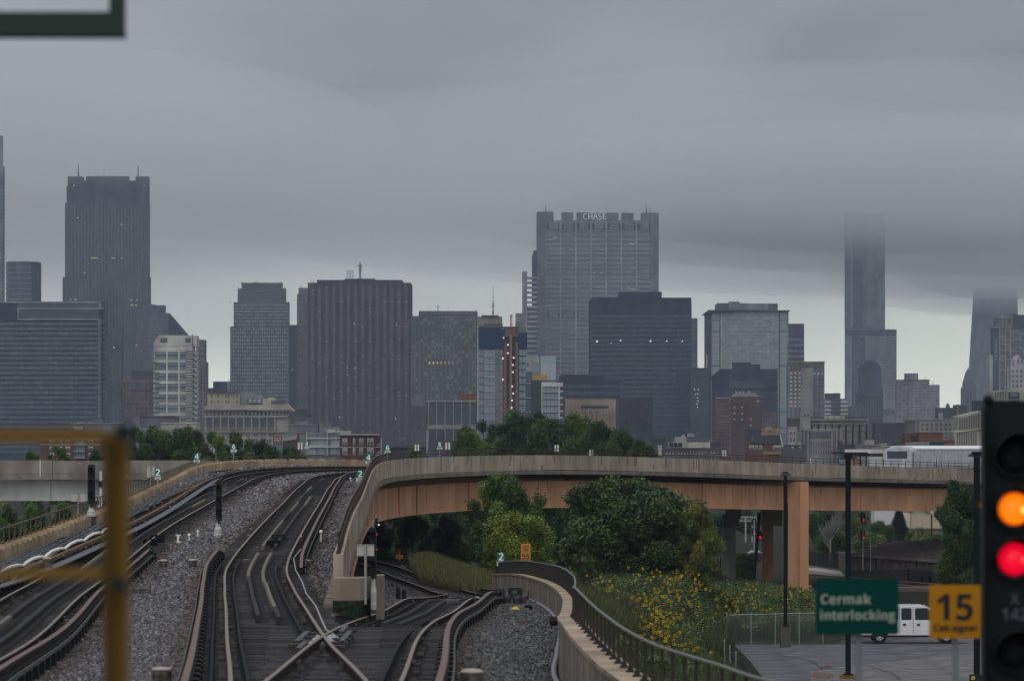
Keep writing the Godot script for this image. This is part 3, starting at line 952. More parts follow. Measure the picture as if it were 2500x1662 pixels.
func build_wall() -> void:   # the retaining wall beside the lower track, its coping and its railing
	var o := thing("retaining_wall", "curving tan concrete retaining wall right of the lower track", "retaining wall")
	var cc := [concrete("wall concrete", Color(0.33, 0.295, 0.26)), concrete("wall concrete dull", Color(0.31, 0.28, 0.25)), concrete("wall concrete warm", Color(0.35, 0.31, 0.27))]
	var cp := concrete("coping concrete", Color(0.46, 0.36, 0.275))
	var d := 30.0
	var i := 0
	while d < 181.0:
		var e := minf(d + 3.0, 181.0)
		var m := MB.new()
		var pts := PackedVector3Array()
		for k in 4:
			pts.append(on(wall, wt_, lerpf(d + 0.015, e - 0.015, k / 3.0)))
		m.sweep(pts, prof([0.0, -0.07, 0.30, -0.07, 0.30, -8.0, 0.0, -8.0]))
		part("wall_panel", m, cc[i % 3], o)
		m = MB.new()
		m.sweep(pts, prof([-0.03, 0.0, 0.36, 0.0, 0.36, -0.065, -0.03, -0.065]))
		part("coping", m, cp, o)
		d = e
		i += 1
	var wst := MB.new()
	for k in 90:
		var dd := lerpf(44.0, 178.0, fmod(k * 0.618034, 1.0))
		var ww := 0.02 + 0.11 * fmod(k * 0.377, 1.0)
		wst.col = Color(0.19, 0.165, 0.14) * (0.75 + 0.6 * fmod(k * 0.731, 1.0))
		wst.box(Vector3(-0.004, -0.08 - 0.2 - 0.8 * fmod(k * 0.271, 1.0), -ww), Vector3(0.01, -0.075, ww), frame_on(wall, wt_, dd, 0.0, 0.0))
	part("water_stains", wst, mat("stain brown", Color(1, 1, 1), 0.95, 0.0, "", Vector3.ONE, true), o, "stuff")
	railing("bronze railing with round top rail on the retaining wall, nearest on the right", "wall_railing", wall, wt_, 30, 180, 1.0, 0.24, 0.0, 0.48, mat("railing dark", Color(0.035, 0.032, 0.030), 0.6, 0.2), 0)
	var tr := MB.new()
	tr.tube(run(wall, wt_, 30, 181, 0.8, 0.24, 0.48), 0.022, 8)
	part("top_rail", tr, mat("railing green bronze", Color(0.13, 0.14, 0.12), 0.55, 0.2), get_node("wall_railing"))
	var pk := MB.new()
	for dd in stations(wall, 100, 180, 0.22):
		var f := frame_on(wall, wt_, dd, 0.24, 0.0)
		pk.box(Vector3(-0.012, 0, -0.012), Vector3(0.012, 0.46, 0.012), f)
	part("picket_row", pk, mat("railing dark", Color(0.035, 0.032, 0.030)), get_node("wall_railing"), "stuff")
	var pp := MB.new()
	pp.tube(run(wall, wb_, 44, 170, 1.5, -0.08, 0.05), 0.05, 6)
	tag(part("drain_pipe", pp, mat("pipe grey", Color(0.22, 0.22, 0.23), 0.5), self), "grey pipe along the foot of the retaining wall", "pipe")

# ---------------------------------------------------------------- the city
class B:
	var root: Node3D
	var d: float
	var cx: float
	func x(px: float) -> float:
		return (px - 1250.0) * K * d - cx
	func y(py: float) -> float:
		return EYE + (HZ - py) * K * d
	func deep(x0: float, x1: float, t: float) -> float:   # how far back a part can reach before its flank would show wider than it is seen
		return minf(t, 14.0) if absf((x0 + x1) / 2 - 1250.0) > 520.0 else t

func wallmat(c: Color, rough := 0.85) -> StandardMaterial3D:
	return mat("wall %.3f %.3f %.3f %.1f" % [c.r, c.g, c.b, rough], c, rough, 0.0, "soft", Vector3(0.03, 0.02, 0.03))

func bld(nm: String, label: String, d: float, x0: float, x1: float, y0: float, thick: float, c: Color, group := "") -> B:
	var b := B.new()
	b.d = d
	thick = b.deep(x0, x1, thick)
	b.cx = ((x0 + x1) / 2 - 1250.0) * K * d
	b.root = thing(nm, label, "building", Vector3(b.cx, 0, -d), 0.0, group)
	slab(b, "wall", x0, x1, y0, 9999, 0.0, thick, wallmat(c))
	return b

# a box of the building: from py y0 down to y1 (9999 is the street), its face z metres before the facade
func slab(b: B, nm: String, x0: float, x1: float, y0: float, y1: float, z: float, thick: float, m: Material, kind := "") -> MeshInstance3D:
	thick = b.deep(x0, x1, thick)
	return bx(nm, Vector3(b.x(x0), 0.0 if y1 > 9000 else b.y(y1), z - thick), Vector3(b.x(x1), b.y(y0), z), m, b.root, kind)

var glass_pick := RandomNumberGenerator.new()

const DARK := [Color(0.018, 0.026, 0.040), Color(0.025, 0.034, 0.050), Color(0.035, 0.045, 0.062)]
const MIXED := [Color(0.03, 0.04, 0.055), Color(0.06, 0.07, 0.085), Color(0.035, 0.045, 0.06), Color(0.12, 0.13, 0.14)]
const PALE := [Color(0.20, 0.25, 0.27), Color(0.14, 0.18, 0.21), Color(0.26, 0.30, 0.31), Color(0.10, 0.13, 0.16)]
const BLUE := [Color(0.10, 0.15, 0.20), Color(0.13, 0.185, 0.24), Color(0.16, 0.215, 0.27)]

func pane_mat() -> StandardMaterial3D:
	return mat("window panes", Color(1, 1, 1), 0.12, 0.0, "", Vector3.ONE, true)

# windows set back behind piers and spandrels
func facade(b: B, x0: float, x1: float, y0: float, y1: float, cols: int, rows: int, pf: float, sf: float, wall, glass: Array, single := false, z := 0.0, proud := 0.5, lit := 0.0, sproud := -1.0) -> void:
	var xa := b.x(x0)
	var xb := b.x(x1)
	var ya := b.y(y1)
	var yb := b.y(y0)
	var cw := (xb - xa) / cols
	var rh := (yb - ya) / rows
	var wm: Material = wall if wall is Material else wallmat(wall)
	var fr := MB.new()
	if pf > 0:
		for i in cols + 1:
			var w := cw * pf / 2
			fr.box(Vector3(maxf(xa + cw * i - w, xa - 0.01), ya, z), Vector3(minf(xa + cw * i + w, xb + 0.01), yb, z + proud))
	if sf > 0:
		var sp := proud * 0.8 if sproud < 0 else sproud
		for i in rows + 1:
			var w := rh * sf / 2
			fr.box(Vector3(xa, maxf(ya + rh * i - w, ya - 0.012), z), Vector3(xb, minf(ya + rh * i + w, yb + 0.012), z + sp))
	if fr.v.size():
		part("facade_frame", fr, wm, b.root)
	var pm := pane_mat()
	var size := Vector3(cw * (1.0 - pf) + 0.02, rh * (1.0 - sf) + 0.02, 0.04)
	var all := MB.new()
	var shared := {}
	for j in rows:
		for i in cols:
			var k := glass_pick.randi() % glass.size()
			var at := Vector3(xa + cw * (i + 0.5), ya + rh * (j + 0.5), z + 0.04)
			if lit > 0 and glass_pick.randf() < lit:
				lit_window(b, at + Vector3(0, 0, 0.03), Vector2(size.x, size.y * 0.5))
			if single:
				if not shared.has(k):
					var q := MB.new()
					q.col = glass[k]
					q.box(-size / 2, size / 2)
					shared[k] = q.mesh()
				var w := part("window", shared[k], pm, b.root)
				w.position = at
			else:
				var g: Color = glass[k] * glass_pick.randf_range(0.85, 1.15)
				all.col = g
				all.quad(at + Vector3(-size.x / 2, -size.y / 2, 0), at + Vector3(size.x / 2, -size.y / 2, 0), at + Vector3(size.x / 2, size.y / 2, 0), at + Vector3(-size.x / 2, size.y / 2, 0), Vector3.BACK)
	if not single:
		part("window_grid", all, pm, b.root, "stuff")

func lit_window(b: B, at: Vector3, s: Vector2, cool := false) -> void:
	var m := lamp_mat("lit window cool" if cool else "lit window", Color(0.9, 0.85, 0.95) if cool else Color(1.0, 0.72, 0.38), 0.85 if cool else 0.42)
	var w := bx("lit_window", Vector3(-s.x / 2, -s.y / 2, 0), Vector3(s.x / 2, s.y / 2, 0.03), m, b.root)
	w.position = at

func spike(b: B, px: float, py0: float, py1: float, r: float, nm := "antenna", z := -4.0) -> void:
	var m := MB.new()
	m.rod(Vector3(b.x(px), b.y(py1) - 1.0, z), Vector3(b.x(px), b.y(py0), z), r, 6, r * 0.4)
	part(nm, m, mat("antenna grey", Color(0.10, 0.10, 0.115), 0.6), b.root)

func lintel_prism(b: B, nm: String, pts: Array, z0: float, z1: float, m: Material) -> void:   # any convex outline given in the survey grid
	var p := PackedVector2Array()
	for i in range(0, pts.size(), 2):
		p.append(Vector2(b.x(pts[i]), 0.0 if pts[i + 1] > 9000 else b.y(pts[i + 1])))
	var q := MB.new()
	q.prism(p, z0, signf(z1) * b.deep(pts[0], pts[0], absf(z1)))
	part(nm, q, m, b.root)

func build_city() -> void:
	glass_pick.seed = 12
	city_far()
	city_left()
	city_middle()
	city_right()
	city_low()

func city_far() -> void:
	var b := bld("skyscraper", "sliver of a very tall grey tower at the left border rising into cloud", 3300, -60, 5, 404, 60, Color(0.16, 0.17, 0.20))
	slab(b, "setback", -60, 0.5, 330, 405, -2, 50, wallmat(Color(0.16, 0.17, 0.20)))
	facade(b, -40, 4.5, 410, 1090, 8, 75, 0.35, 0.5, Color(0.20, 0.21, 0.24), MIXED)
	b = bld("rounded_tower", "dark blue rounded glass tower with pale bands at the left border", 3000, 30, 94, 640, 50, Color(0.035, 0.045, 0.065))
	var m := MB.new()
	for i in 34:
		m.lathe(PackedVector2Array([Vector2(11.8, 0), Vector2(11.8, 1.15)]), 28, Vector3(b.x(50), 12.0 + i * 3.72, -9))
	part("pale_band", m, wallmat(Color(0.16, 0.165, 0.175)), b.root, "stuff")
	m = MB.new()
	m.lathe(PackedVector2Array([Vector2(11.6, 0), Vector2(11.6, b.y(638)), Vector2(0, b.y(638))]), 28, Vector3(b.x(50), 0, -9))
	part("glass_drum", m, mat("drum glass", Color(0.03, 0.042, 0.065), 0.25), b.root)
	# the tall granite tower with the crown
	var gc := Color(0.075, 0.078, 0.092)
	b = bld("crowned_skyscraper", "tall dark stone skyscraper with stepped crown and spires, its top misty", 3300, 151.5, 364, 676, 60, gc)
	var gm := wallmat(gc)
	slab(b, "shaft", 157, 361, 495, 676, -1.5, 55, gm)
	slab(b, "shaft", 160.5, 360, 454, 495, -2.5, 50, gm)
	slab(b, "crown", 180, 345, 440, 454, -3, 46, gm)
	slab(b, "crown", 207, 310, 429, 441, -5, 38, gm)
	for s in [[163, 172], [181, 199], [329, 345], [351, 360]]:
		slab(b, "corner_turret", s[0], s[1], 430, 463, -2.8, 14, gm)
	slab(b, "lintel", 168, 198, 430, 449, -3.4, 8, gm)
	slab(b, "lintel", 330, 357, 430, 449, -3.4, 8, gm)
	spike(b, 189, 402, 432, 0.8, "spire")
	spike(b, 335, 402, 432, 0.8, "spire")
	for p in [236, 251, 266, 281]:
		spike(b, p, 422, 430, 0.25)
	facade(b, 160, 356, 500, 676, 24, 42, 0.45, 0.12, Color(0.085, 0.086, 0.10), DARK, false, -1.4, 0.9, 0.003)
	facade(b, 155, 360, 680, 1090, 26, 92, 0.45, 0.12, Color(0.085, 0.086, 0.10), DARK, false, 0.1, 0.9, 0.002)
	for g in [[166, 8], [306, 8]]:
		for i in 3:
			slab(b, "tall_window", g[0] + i * 15, g[0] + 7 + i * 15, 680, 699, 1.25, 0.1, wallmat(Color(0.025, 0.032, 0.048), 0.3))
	slab(b, "edge_pier", 357, 362, 490, 1090, 1.3, 2, wallmat(Color(0.11, 0.11, 0.125)))
	for p in [[228, 630, 18], [236, 630, 6], [275, 630, 12], [296, 630, 7], [172, 731, 6], [184, 731, 9], [320, 732, 9], [334, 732, 6], [322, 745, 10], [332, 745, 6]]:
		lit_window(b, Vector3(b.x(p[0]), b.y(p[1]), 1.45 if p[1] > 676 else 0.0), Vector2(p[2] * K * 3300 * 0.8, 0.45))
	b = bld("sloped_roof_tower", "grey banded tower with stepped sloping roof right of the crowned skyscraper", 2900, 350, 400, 745, 40, Color(0.10, 0.105, 0.13))
	var sm := wallmat(Color(0.10, 0.105, 0.13))
	lintel_prism(b, "sloped_block", [376, 743, 400, 763, 411, 764, 459, 820, 459, 9999, 350, 9999, 350, 743], -0.2, -30, sm)
	lintel_prism(b, "dark_return", [411, 766, 459, 822, 459, 1100, 411, 1100], 0.3, -3, wallmat(Color(0.045, 0.055, 0.075)))
	facade(b, 362, 410, 770, 930, 1, 18, 0.0, 0.6, Color(0.125, 0.13, 0.155), DARK, false, 0.1, 0.4)
	# stepped grey tower
	var hc := Color(0.13, 0.145, 0.155)
	b = bld("stepped_tower", "grey stepped office tower with a dense grid of windows, left of centre", 3000, 561, 704, 797, 45, hc)
	var hm := wallmat(hc)
	var fc := Color(0.085, 0.095, 0.105)
	slab(b, "tier", 569.5, 704, 737.5, 797, -1.0, 42, hm)
	slab(b, "tier", 579, 695.5, 704, 738, -2.0, 38, hm)
	slab(b, "tier", 588, 687, 690, 704, -3.0, 34, wallmat(Color(0.11, 0.12, 0.13)))
	slab(b, "roof_box", 617, 626, 687.5, 690.2, -8, 10, hm)
	for i in 24:
		slab(b, "roof_post", 588.5 + i * 4.2, 589.3 + i * 4.2, 688, 690.1, -3.2, 0.3, fc_mat(fc))
	for s in [[588, 590], [685, 688], [579, 581], [693.5, 696], [569.5, 571.5], [702, 704.5], [561, 563]]:
		slab(b, "corner_cap", s[0], s[1], 687.5 if s[0] > 584 and s[0] < 690 else (702 if s[0] > 575 and s[0] < 700 else 736), 690.5 if s[0] > 584 and s[0] < 690 else (704.5 if s[0] > 575 and s[0] < 700 else 738), -0.9 if s[0] < 575 or s[0] > 700 else -1.8, 2, fc_mat(fc))
	var gl := [Color(0.25, 0.27, 0.27), Color(0.20, 0.22, 0.225), Color(0.29, 0.31, 0.31), Color(0.14, 0.155, 0.17)]
	facade(b, 580, 695, 707, 736, 21, 4, 0.45, 0.5, fc, [Color(0.12, 0.13, 0.14), Color(0.15, 0.16, 0.17)], false, -1.9, 0.5)
	facade(b, 571, 703, 740, 796, 24, 7, 0.4, 0.45, fc, gl, false, -0.9, 0.5)
	facade(b, 562, 703, 799, 1095, 26, 33, 0.4, 0.45, fc, gl, false, 0.1, 0.5)
	b = bld("dark_slab_tower", "plain dark blue slab tower between the stepped tower and the maroon block", 3100, 700, 727, 793, 30, Color(0.035, 0.05, 0.075))
	lit_window(b, Vector3(b.x(713.5), b.y(903), 0.1), Vector2(0.5, 0.5), true)
	b = bld("grey_tower", "brown-grey tower half hidden behind the left edge of the maroon block", 3050, 724.5, 765, 718, 40, Color(0.105, 0.10, 0.105))
	slab(b, "roof_block", 727.5, 760, 702, 718, -3, 25, wallmat(Color(0.16, 0.175, 0.185)))
	facade(b, 725, 765, 722, 1000, 8, 40, 0.5, 0.3, Color(0.11, 0.105, 0.11), MIXED, false, 0.1, 0.4)
	spike(b, 733.5, 695, 702, 0.4)
	# big maroon block
	var cc := Color(0.060, 0.044, 0.054)
	b = bld("maroon_office_block", "broad dark maroon office block with vertical window strips and rooftop statue", 2500, 751, 1002.5, 690, 45, cc)
	var cm := wallmat(cc)
	slab(b, "parapet", 773, 981, 683, 690.5, -1, 40, cm)
	slab(b, "roof_block", 840, 914, 679, 684, -6, 25, cm)
	facade(b, 753, 1000, 697, 1085, 14, 44, 0.52, 0.12, cc, [Color(0.038, 0.037, 0.050), Color(0.042, 0.043, 0.056), Color(0.034, 0.034, 0.046)], false, 0.1, 0.4, 0.0, 0.2)
	for i in 70:
		var cx: float = 753 + 17.64 * (glass_pick.randi() % 14 + 0.5)
		var ry: float = 697 + 8.82 * ([0, 1, 4, 7, 11, 15, 19, 20, 21, 24, 25, 28, 29, 30, 31, 33, 36, 40][glass_pick.randi() % 18] + 0.5)
		slab(b, "blind_window", cx - 3.6, cx + 3.6, ry - 2.6, ry + 1.4, 0.22, 0.06, mat("window blind", Color(0.13, 0.125, 0.14), 0.7))
	for p in [[846.5, 898.5], [867, 898.5], [773, 898.5], [986, 1069.5], [846, 915]]:
		lit_window(b, Vector3(b.x(p[0]), b.y(p[1]), 0.3), Vector2(1.4, 0.35))
	for p in [[864.5, 790.5], [967.5, 793.5], [965.5, 1022], [828, 1018]]:
		lit_window(b, Vector3(b.x(p[0]), b.y(p[1]), 1.0), Vector2(0.45, 0.45), true)
	var bf := MB.new()
	for q in [845.5, 853, 860]:
		bf.box(Vector3(b.x(q) - 0.12, b.y(680), -8), Vector3(b.x(q) + 0.12, b.y(659), -7.7))
	for q in [659.5, 664.5, 669, 674]:
		bf.box(Vector3(b.x(844.5), b.y(q) - 0.12, -7.9), Vector3(b.x(861.5), b.y(q) + 0.12, -7.65))
	part("roof_frame", bf, mat("roof iron", Color(0.10, 0.10, 0.11)), b.root)
	for q in [757, 764, 773]:
		spike(b, q, 681, 689, 0.12, "roof_rail_post")
	var stt := thing("rooftop_statue", "tapering robed figure statue standing on the maroon block roof", "statue", Vector3((877.5 - 1250) * K * 2500, b.y(679), -2508))
	var sb := MB.new()
	sb.lathe(PackedVector2Array([Vector2(1.5, 0), Vector2(1.0, 0.6), Vector2(0.55, 1.4), Vector2(0.6, 3.0), Vector2(0.8, 5.2), Vector2(0.95, 6.6), Vector2(1.0, 7.6), Vector2(0.85, 8.3), Vector2(0.35, 8.6), Vector2(0.4, 9.0), Vector2(0.38, 9.5), Vector2(0, 9.75)]), 14)
	part("figure", sb, mat("statue metal", Color(0.20, 0.20, 0.215), 0.5), stt)

func fc_mat(c: Color) -> Material:
	return wallmat(c)

func city_left() -> void:
	# hotel-like block with pale frame
	var b := bld("blue_hotel_block", "wide dark blue panelled block with pale frame line near its top, left border", 2000, -30, 248, 736, 60, Color(0.036, 0.055, 0.085))
	var pl := wallmat(Color(0.27, 0.29, 0.31))
	var dk := wallmat(Color(0.04, 0.058, 0.085), 0.3)
	slab(b, "cornice", 0, 246, 736, 739.5, 1.0, 2, pl)
	slab(b, "frame_bar", 42, 252, 752, 755, 1.2, 1.6, pl)
	slab(b, "frame_bar", 42, 241, 778, 781.5, 1.2, 1.6, pl)
	slab(b, "frame_bar", 42, 45.5, 751.5, 781, 1.25, 1.6, pl)
	slab(b, "corner_pier", 239, 246.5, 779, 9999, 1.1, 2.5, wallmat(Color(0.17, 0.185, 0.20)))
	slab(b, "corner_pier", 240.5, 247, 739, 755, 0.9, 2.5, pl)
	slab(b, "side_return", 247, 254, 739, 9999, -3, 50, wallmat(Color(0.11, 0.12, 0.14)))
	slab(b, "glass_band", 42, 240, 739.6, 752, 0.4, 0.5, dk)
	slab(b, "glass_band", 46, 240, 755, 778, 0.4, 0.5, dk)
	slab(b, "blind_band", 53, 238, 763.5, 769, 0.6, 0.3, wallmat(Color(0.09, 0.11, 0.13)))
	facade(b, -28, 239, 784, 1108, 22, 27, 0.08, 0.34, Color(0.026, 0.042, 0.066), [Color(0.026, 0.042, 0.066), Color(0.03, 0.047, 0.072), Color(0.024, 0.039, 0.062), Color(0.045, 0.062, 0.085)], true, 0.1, 0.25)
	for j in 27:
		slab(b, "side_balcony", 247, 253.5, 786 + j * 12, 789.5 + j * 12, -1, 6, wallmat(Color(0.22, 0.235, 0.25)))
		slab(b, "corner_window", 243.2, 246, 787 + j * 12, 793 + j * 12, 1.2, 0.15, wallmat(Color(0.03, 0.04, 0.055), 0.3))
	for p in [262, 256, 275]:
		pass
	b = bld("brown_slab_tower", "brown-grey slab tower between the blue panelled block and the crowned skyscraper", 2500, 250, 296, 798, 35, Color(0.075, 0.078, 0.085))
	slab(b, "recess", 276, 299, 980, 9999, 0.4, 3, wallmat(Color(0.032, 0.045, 0.068)))
	facade(b, 268, 296, 820, 1090, 3, 26, 0.5, 0.3, Color(0.07, 0.072, 0.08), DARK, false, 0.5, 0.4)
	lit_window(b, Vector3(b.x(277.5), b.y(848), 1.2), Vector2(0.5, 0.5), true)
	b = bld("pink_grid_building", "pinkish brown office block with grid of dark windows beside the white condo tower", 1700, 298, 374, 926, 30, Color(0.17, 0.125, 0.125))
	var pk := Color(0.20, 0.145, 0.14)
	facade(b, 298.5, 373, 931, 952, 7, 1, 0.16, 0.1, pk, DARK, true, 0.1, 0.4)
	facade(b, 298.5, 373, 956, 1040, 7, 7, 0.18, 0.16, pk, [Color(0.022, 0.026, 0.036), Color(0.03, 0.032, 0.04), Color(0.07, 0.058, 0.06)], true, 0.1, 0.4)
	slab(b, "roof_storey", 317.5, 374, 903, 926, -4, 20, wallmat(Color(0.10, 0.10, 0.115)))
	slab(b, "roof_band", 317.5, 374, 906, 913, -3.8, 0.4, wallmat(Color(0.03, 0.036, 0.048), 0.3))
	slab(b, "roof_band", 317.5, 374, 916, 923, -3.8, 0.4, wallmat(Color(0.03, 0.036, 0.048), 0.3))
	b = bld("grey_step_block", "small grey step of a tower just above the pink grid block", 2400, 354, 376, 881, 20, Color(0.14, 0.145, 0.16))
	# white condo tower
	var wc := Color(0.60, 0.58, 0.54)
	b = bld("white_condo_tower", "white concrete apartment tower with balconies and sloping rooftop screens", 1500, 374, 469, 842, 18, wc)
	var wm := wallmat(wc)
	lintel_prism(b, "roof_screen", [387, 818, 479, 819, 479.5, 845, 374, 846, 374, 838], 0.15, -12, wallmat(Color(0.52, 0.505, 0.475)))
	slab(b, "roof_opening", 391, 408, 825, 836, 0.25, 0.2, mat("roof void", Color(0.10, 0.105, 0.11)))
	slab(b, "roof_opening", 452, 465, 825, 836, 0.25, 0.2, mat("roof void", Color(0.10, 0.105, 0.11)))
	spike(b, 469.5, 815, 837, 0.25, "flue", 0.3)
	for s in [[378, 405], [409, 434], [439, 453]]:
		facade(b, s[0], s[1], 858, 1035, 2, 7, 0.06, 0.0, Color(0.3, 0.32, 0.33), [Color(0.12, 0.16, 0.18), Color(0.15, 0.19, 0.21), Color(0.10, 0.13, 0.15)], true, 0.05, 0.12)
		for j in 8:
			slab(b, "spandrel", s[0], s[1], 852.5 + j * 26, 858.5 + j * 26, 0.35, 0.34, wm)
			if j < 7:
				slab(b, "window_head", s[0], s[1], 866 + j * 26, 869 + j * 26, 0.18, 0.1, mat("head grey", Color(0.06, 0.075, 0.085)))
	for q in [[405, 409], [434, 439]]:
		slab(b, "pier", q[0], q[1], 850, 9999, 0.6, 0.7, wm)
	slab(b, "balcony_bay", 453, 479, 856, 9999, -0.6, 8, mat("condo glass", Color(0.10, 0.13, 0.15), 0.2))
	for j in 16:
		slab(b, "balcony", 452.5, 479.5, 860 + j * 13.1, 861.6 + j * 13.1, 0.9, 2.4, wm)
		slab(b, "balcony", 373, 388, 884 + j * 12.0, 885.6 + j * 12.0, 1.2, 1.6, wallmat(Color(0.35, 0.36, 0.36)))
		slab(b, "balcony_rail", 452.5, 477, 856 + j * 13.1, 860 + j * 13.1, 0.85, 0.06, mat("rail smoke", Color(0.08, 0.10, 0.11), 0.4))
		slab(b, "balcony_end", 475, 479.5, 862 + j * 13.1, 866 + j * 13.1, 0.8, 2.0, wm)
	b = bld("tan_grey_tower", "narrow tan-grey tower just right of the white condo tower", 1900, 478, 498, 829, 18, Color(0.16, 0.155, 0.16))
	facade(b, 479, 497.5, 836, 1090, 1, 18, 0.0, 0.55, Color(0.20, 0.19, 0.19), MIXED, false, 0.1, 0.4)
	b = bld("tan_grey_tower", "lower tan-grey tower with small windows next to the narrow one", 1850, 486, 502.5, 883, 18, Color(0.17, 0.16, 0.16))
	facade(b, 487, 502, 896, 1090, 2, 22, 0.5, 0.4, Color(0.18, 0.17, 0.17), DARK, false, 0.1, 0.3)
	# pale stone classical block
	var sc := Color(0.36, 0.335, 0.285)
	b = bld("classical_stone_block", "pale stone classical building with columned storey and heavy cornice", 1700, 498, 703, 1000, 30, sc)
	var sm := wallmat(sc)
	lintel_prism(b, "cornice", [498, 991, 700, 986.5, 717, 1003, 704, 1004, 498, 999.5], 2.2, -28, wallmat(Color(0.40, 0.37, 0.315)))
	slab(b, "cornice_lip", 498, 711, 998, 1000.5, 2.6, 3, wallmat(Color(0.46, 0.43, 0.37)))
	slab(b, "frieze", 498, 702, 1000.5, 1004, 0.9, 1, sm)
	facade(b, 500, 700, 1004, 1016, 21, 1, 0.4, 0.2, sc, MIXED, false, 0.1, 0.5)
	slab(b, "string_course", 498, 702, 1015, 1019, 1.1, 1, wallmat(Color(0.42, 0.39, 0.33)))
	for i in 9:
		var x0 := 503.5 + i * 18.9
		slab(b, "tall_window", x0, x0 + 13.4, 1020, 1041.5, 0.18, 0.1, wallmat(Color(0.05, 0.065, 0.078), 0.3))
		slab(b, "window_sill_panel", x0, x0 + 13.4, 1041.5, 1052, 0.3, 0.1, wallmat(Color(0.20, 0.195, 0.18)))
		var m := MB.new()
		m.lathe(PackedVector2Array([Vector2(0.42, 0), Vector2(0.36, b.y(1019) - b.y(1053)), Vector2(0.5, b.y(1019) - b.y(1053) + 0.05)]), 10, Vector3(b.x(x0 + 16.1), b.y(1053), 0.7))
		part("column", m, sm, b.root)
		for k in 4:
			slab(b, "window", x0 + 1, x0 + 5.6, 1058 + k * 13, 1066 + k * 13, 0.12, 0.08, wallmat(Color(0.05, 0.062, 0.07), 0.3))
			slab(b, "window", x0 + 7.6, x0 + 12.4, 1058 + k * 13, 1066 + k * 13, 0.12, 0.08, wallmat(Color(0.07, 0.08, 0.09), 0.3))
	slab(b, "string_course", 498, 702, 1052.5, 1055.5, 0.9, 1, sm)
	slab(b, "attic", 502, 582, 958, 992, -8, 14, wallmat(Color(0.40, 0.365, 0.29)))
	slab(b, "attic_cap", 500, 583, 956.5, 958.5, -7, 16, wallmat(Color(0.12, 0.115, 0.11)))
	for p in [[510, 964], [526, 964], [546, 964], [551.5, 964], [573, 964], [510, 977], [526, 977], [546, 977], [551.5, 977], [573, 977]]:
		slab(b, "attic_window", p[0], p[0] + 4.2, p[1], p[1] + 6.5, -7.9, 0.1, wallmat(Color(0.08, 0.085, 0.09), 0.3))
	lintel_prism(b, "roof_hood", [582, 957, 612, 957, 638, 969, 638, 987, 582, 990], -9, -20, wallmat(Color(0.23, 0.24, 0.245)))
	slab(b, "roof_room", 600, 640, 971, 984, -7, 8, wallmat(Color(0.12, 0.13, 0.14)))
	for i in 3:
		slab(b, "roof_window", 604 + i * 11, 611 + i * 11, 973, 983, -6.9, 0.1, wallmat(Color(0.24, 0.27, 0.27), 0.3))
	lintel_prism(b, "roof_vault", [648, 987, 648, 974, 654, 969.5, 664, 970, 669, 976, 669, 987], -6, -16, wallmat(Color(0.44, 0.40, 0.31)))
	slab(b, "roof_unit", 660, 692, 977, 988, -4, 6, wallmat(Color(0.10, 0.105, 0.115)))
	slab(b, "roof_unit", 639, 648, 972, 987, -5, 6, wallmat(Color(0.36, 0.33, 0.27)))
	b = bld("dark_blue_block", "low dark blue block peeping over the classical stone building", 2300, 498, 553.5, 947, 20, Color(0.04, 0.055, 0.085))
	slab(b, "upper_block", 519, 553.5, 931, 947, -1, 15, wallmat(Color(0.04, 0.055, 0.09)))
	slab(b, "pale_edge", 553.5, 560, 930, 9999, -1, 10, wallmat(Color(0.22, 0.235, 0.225)))

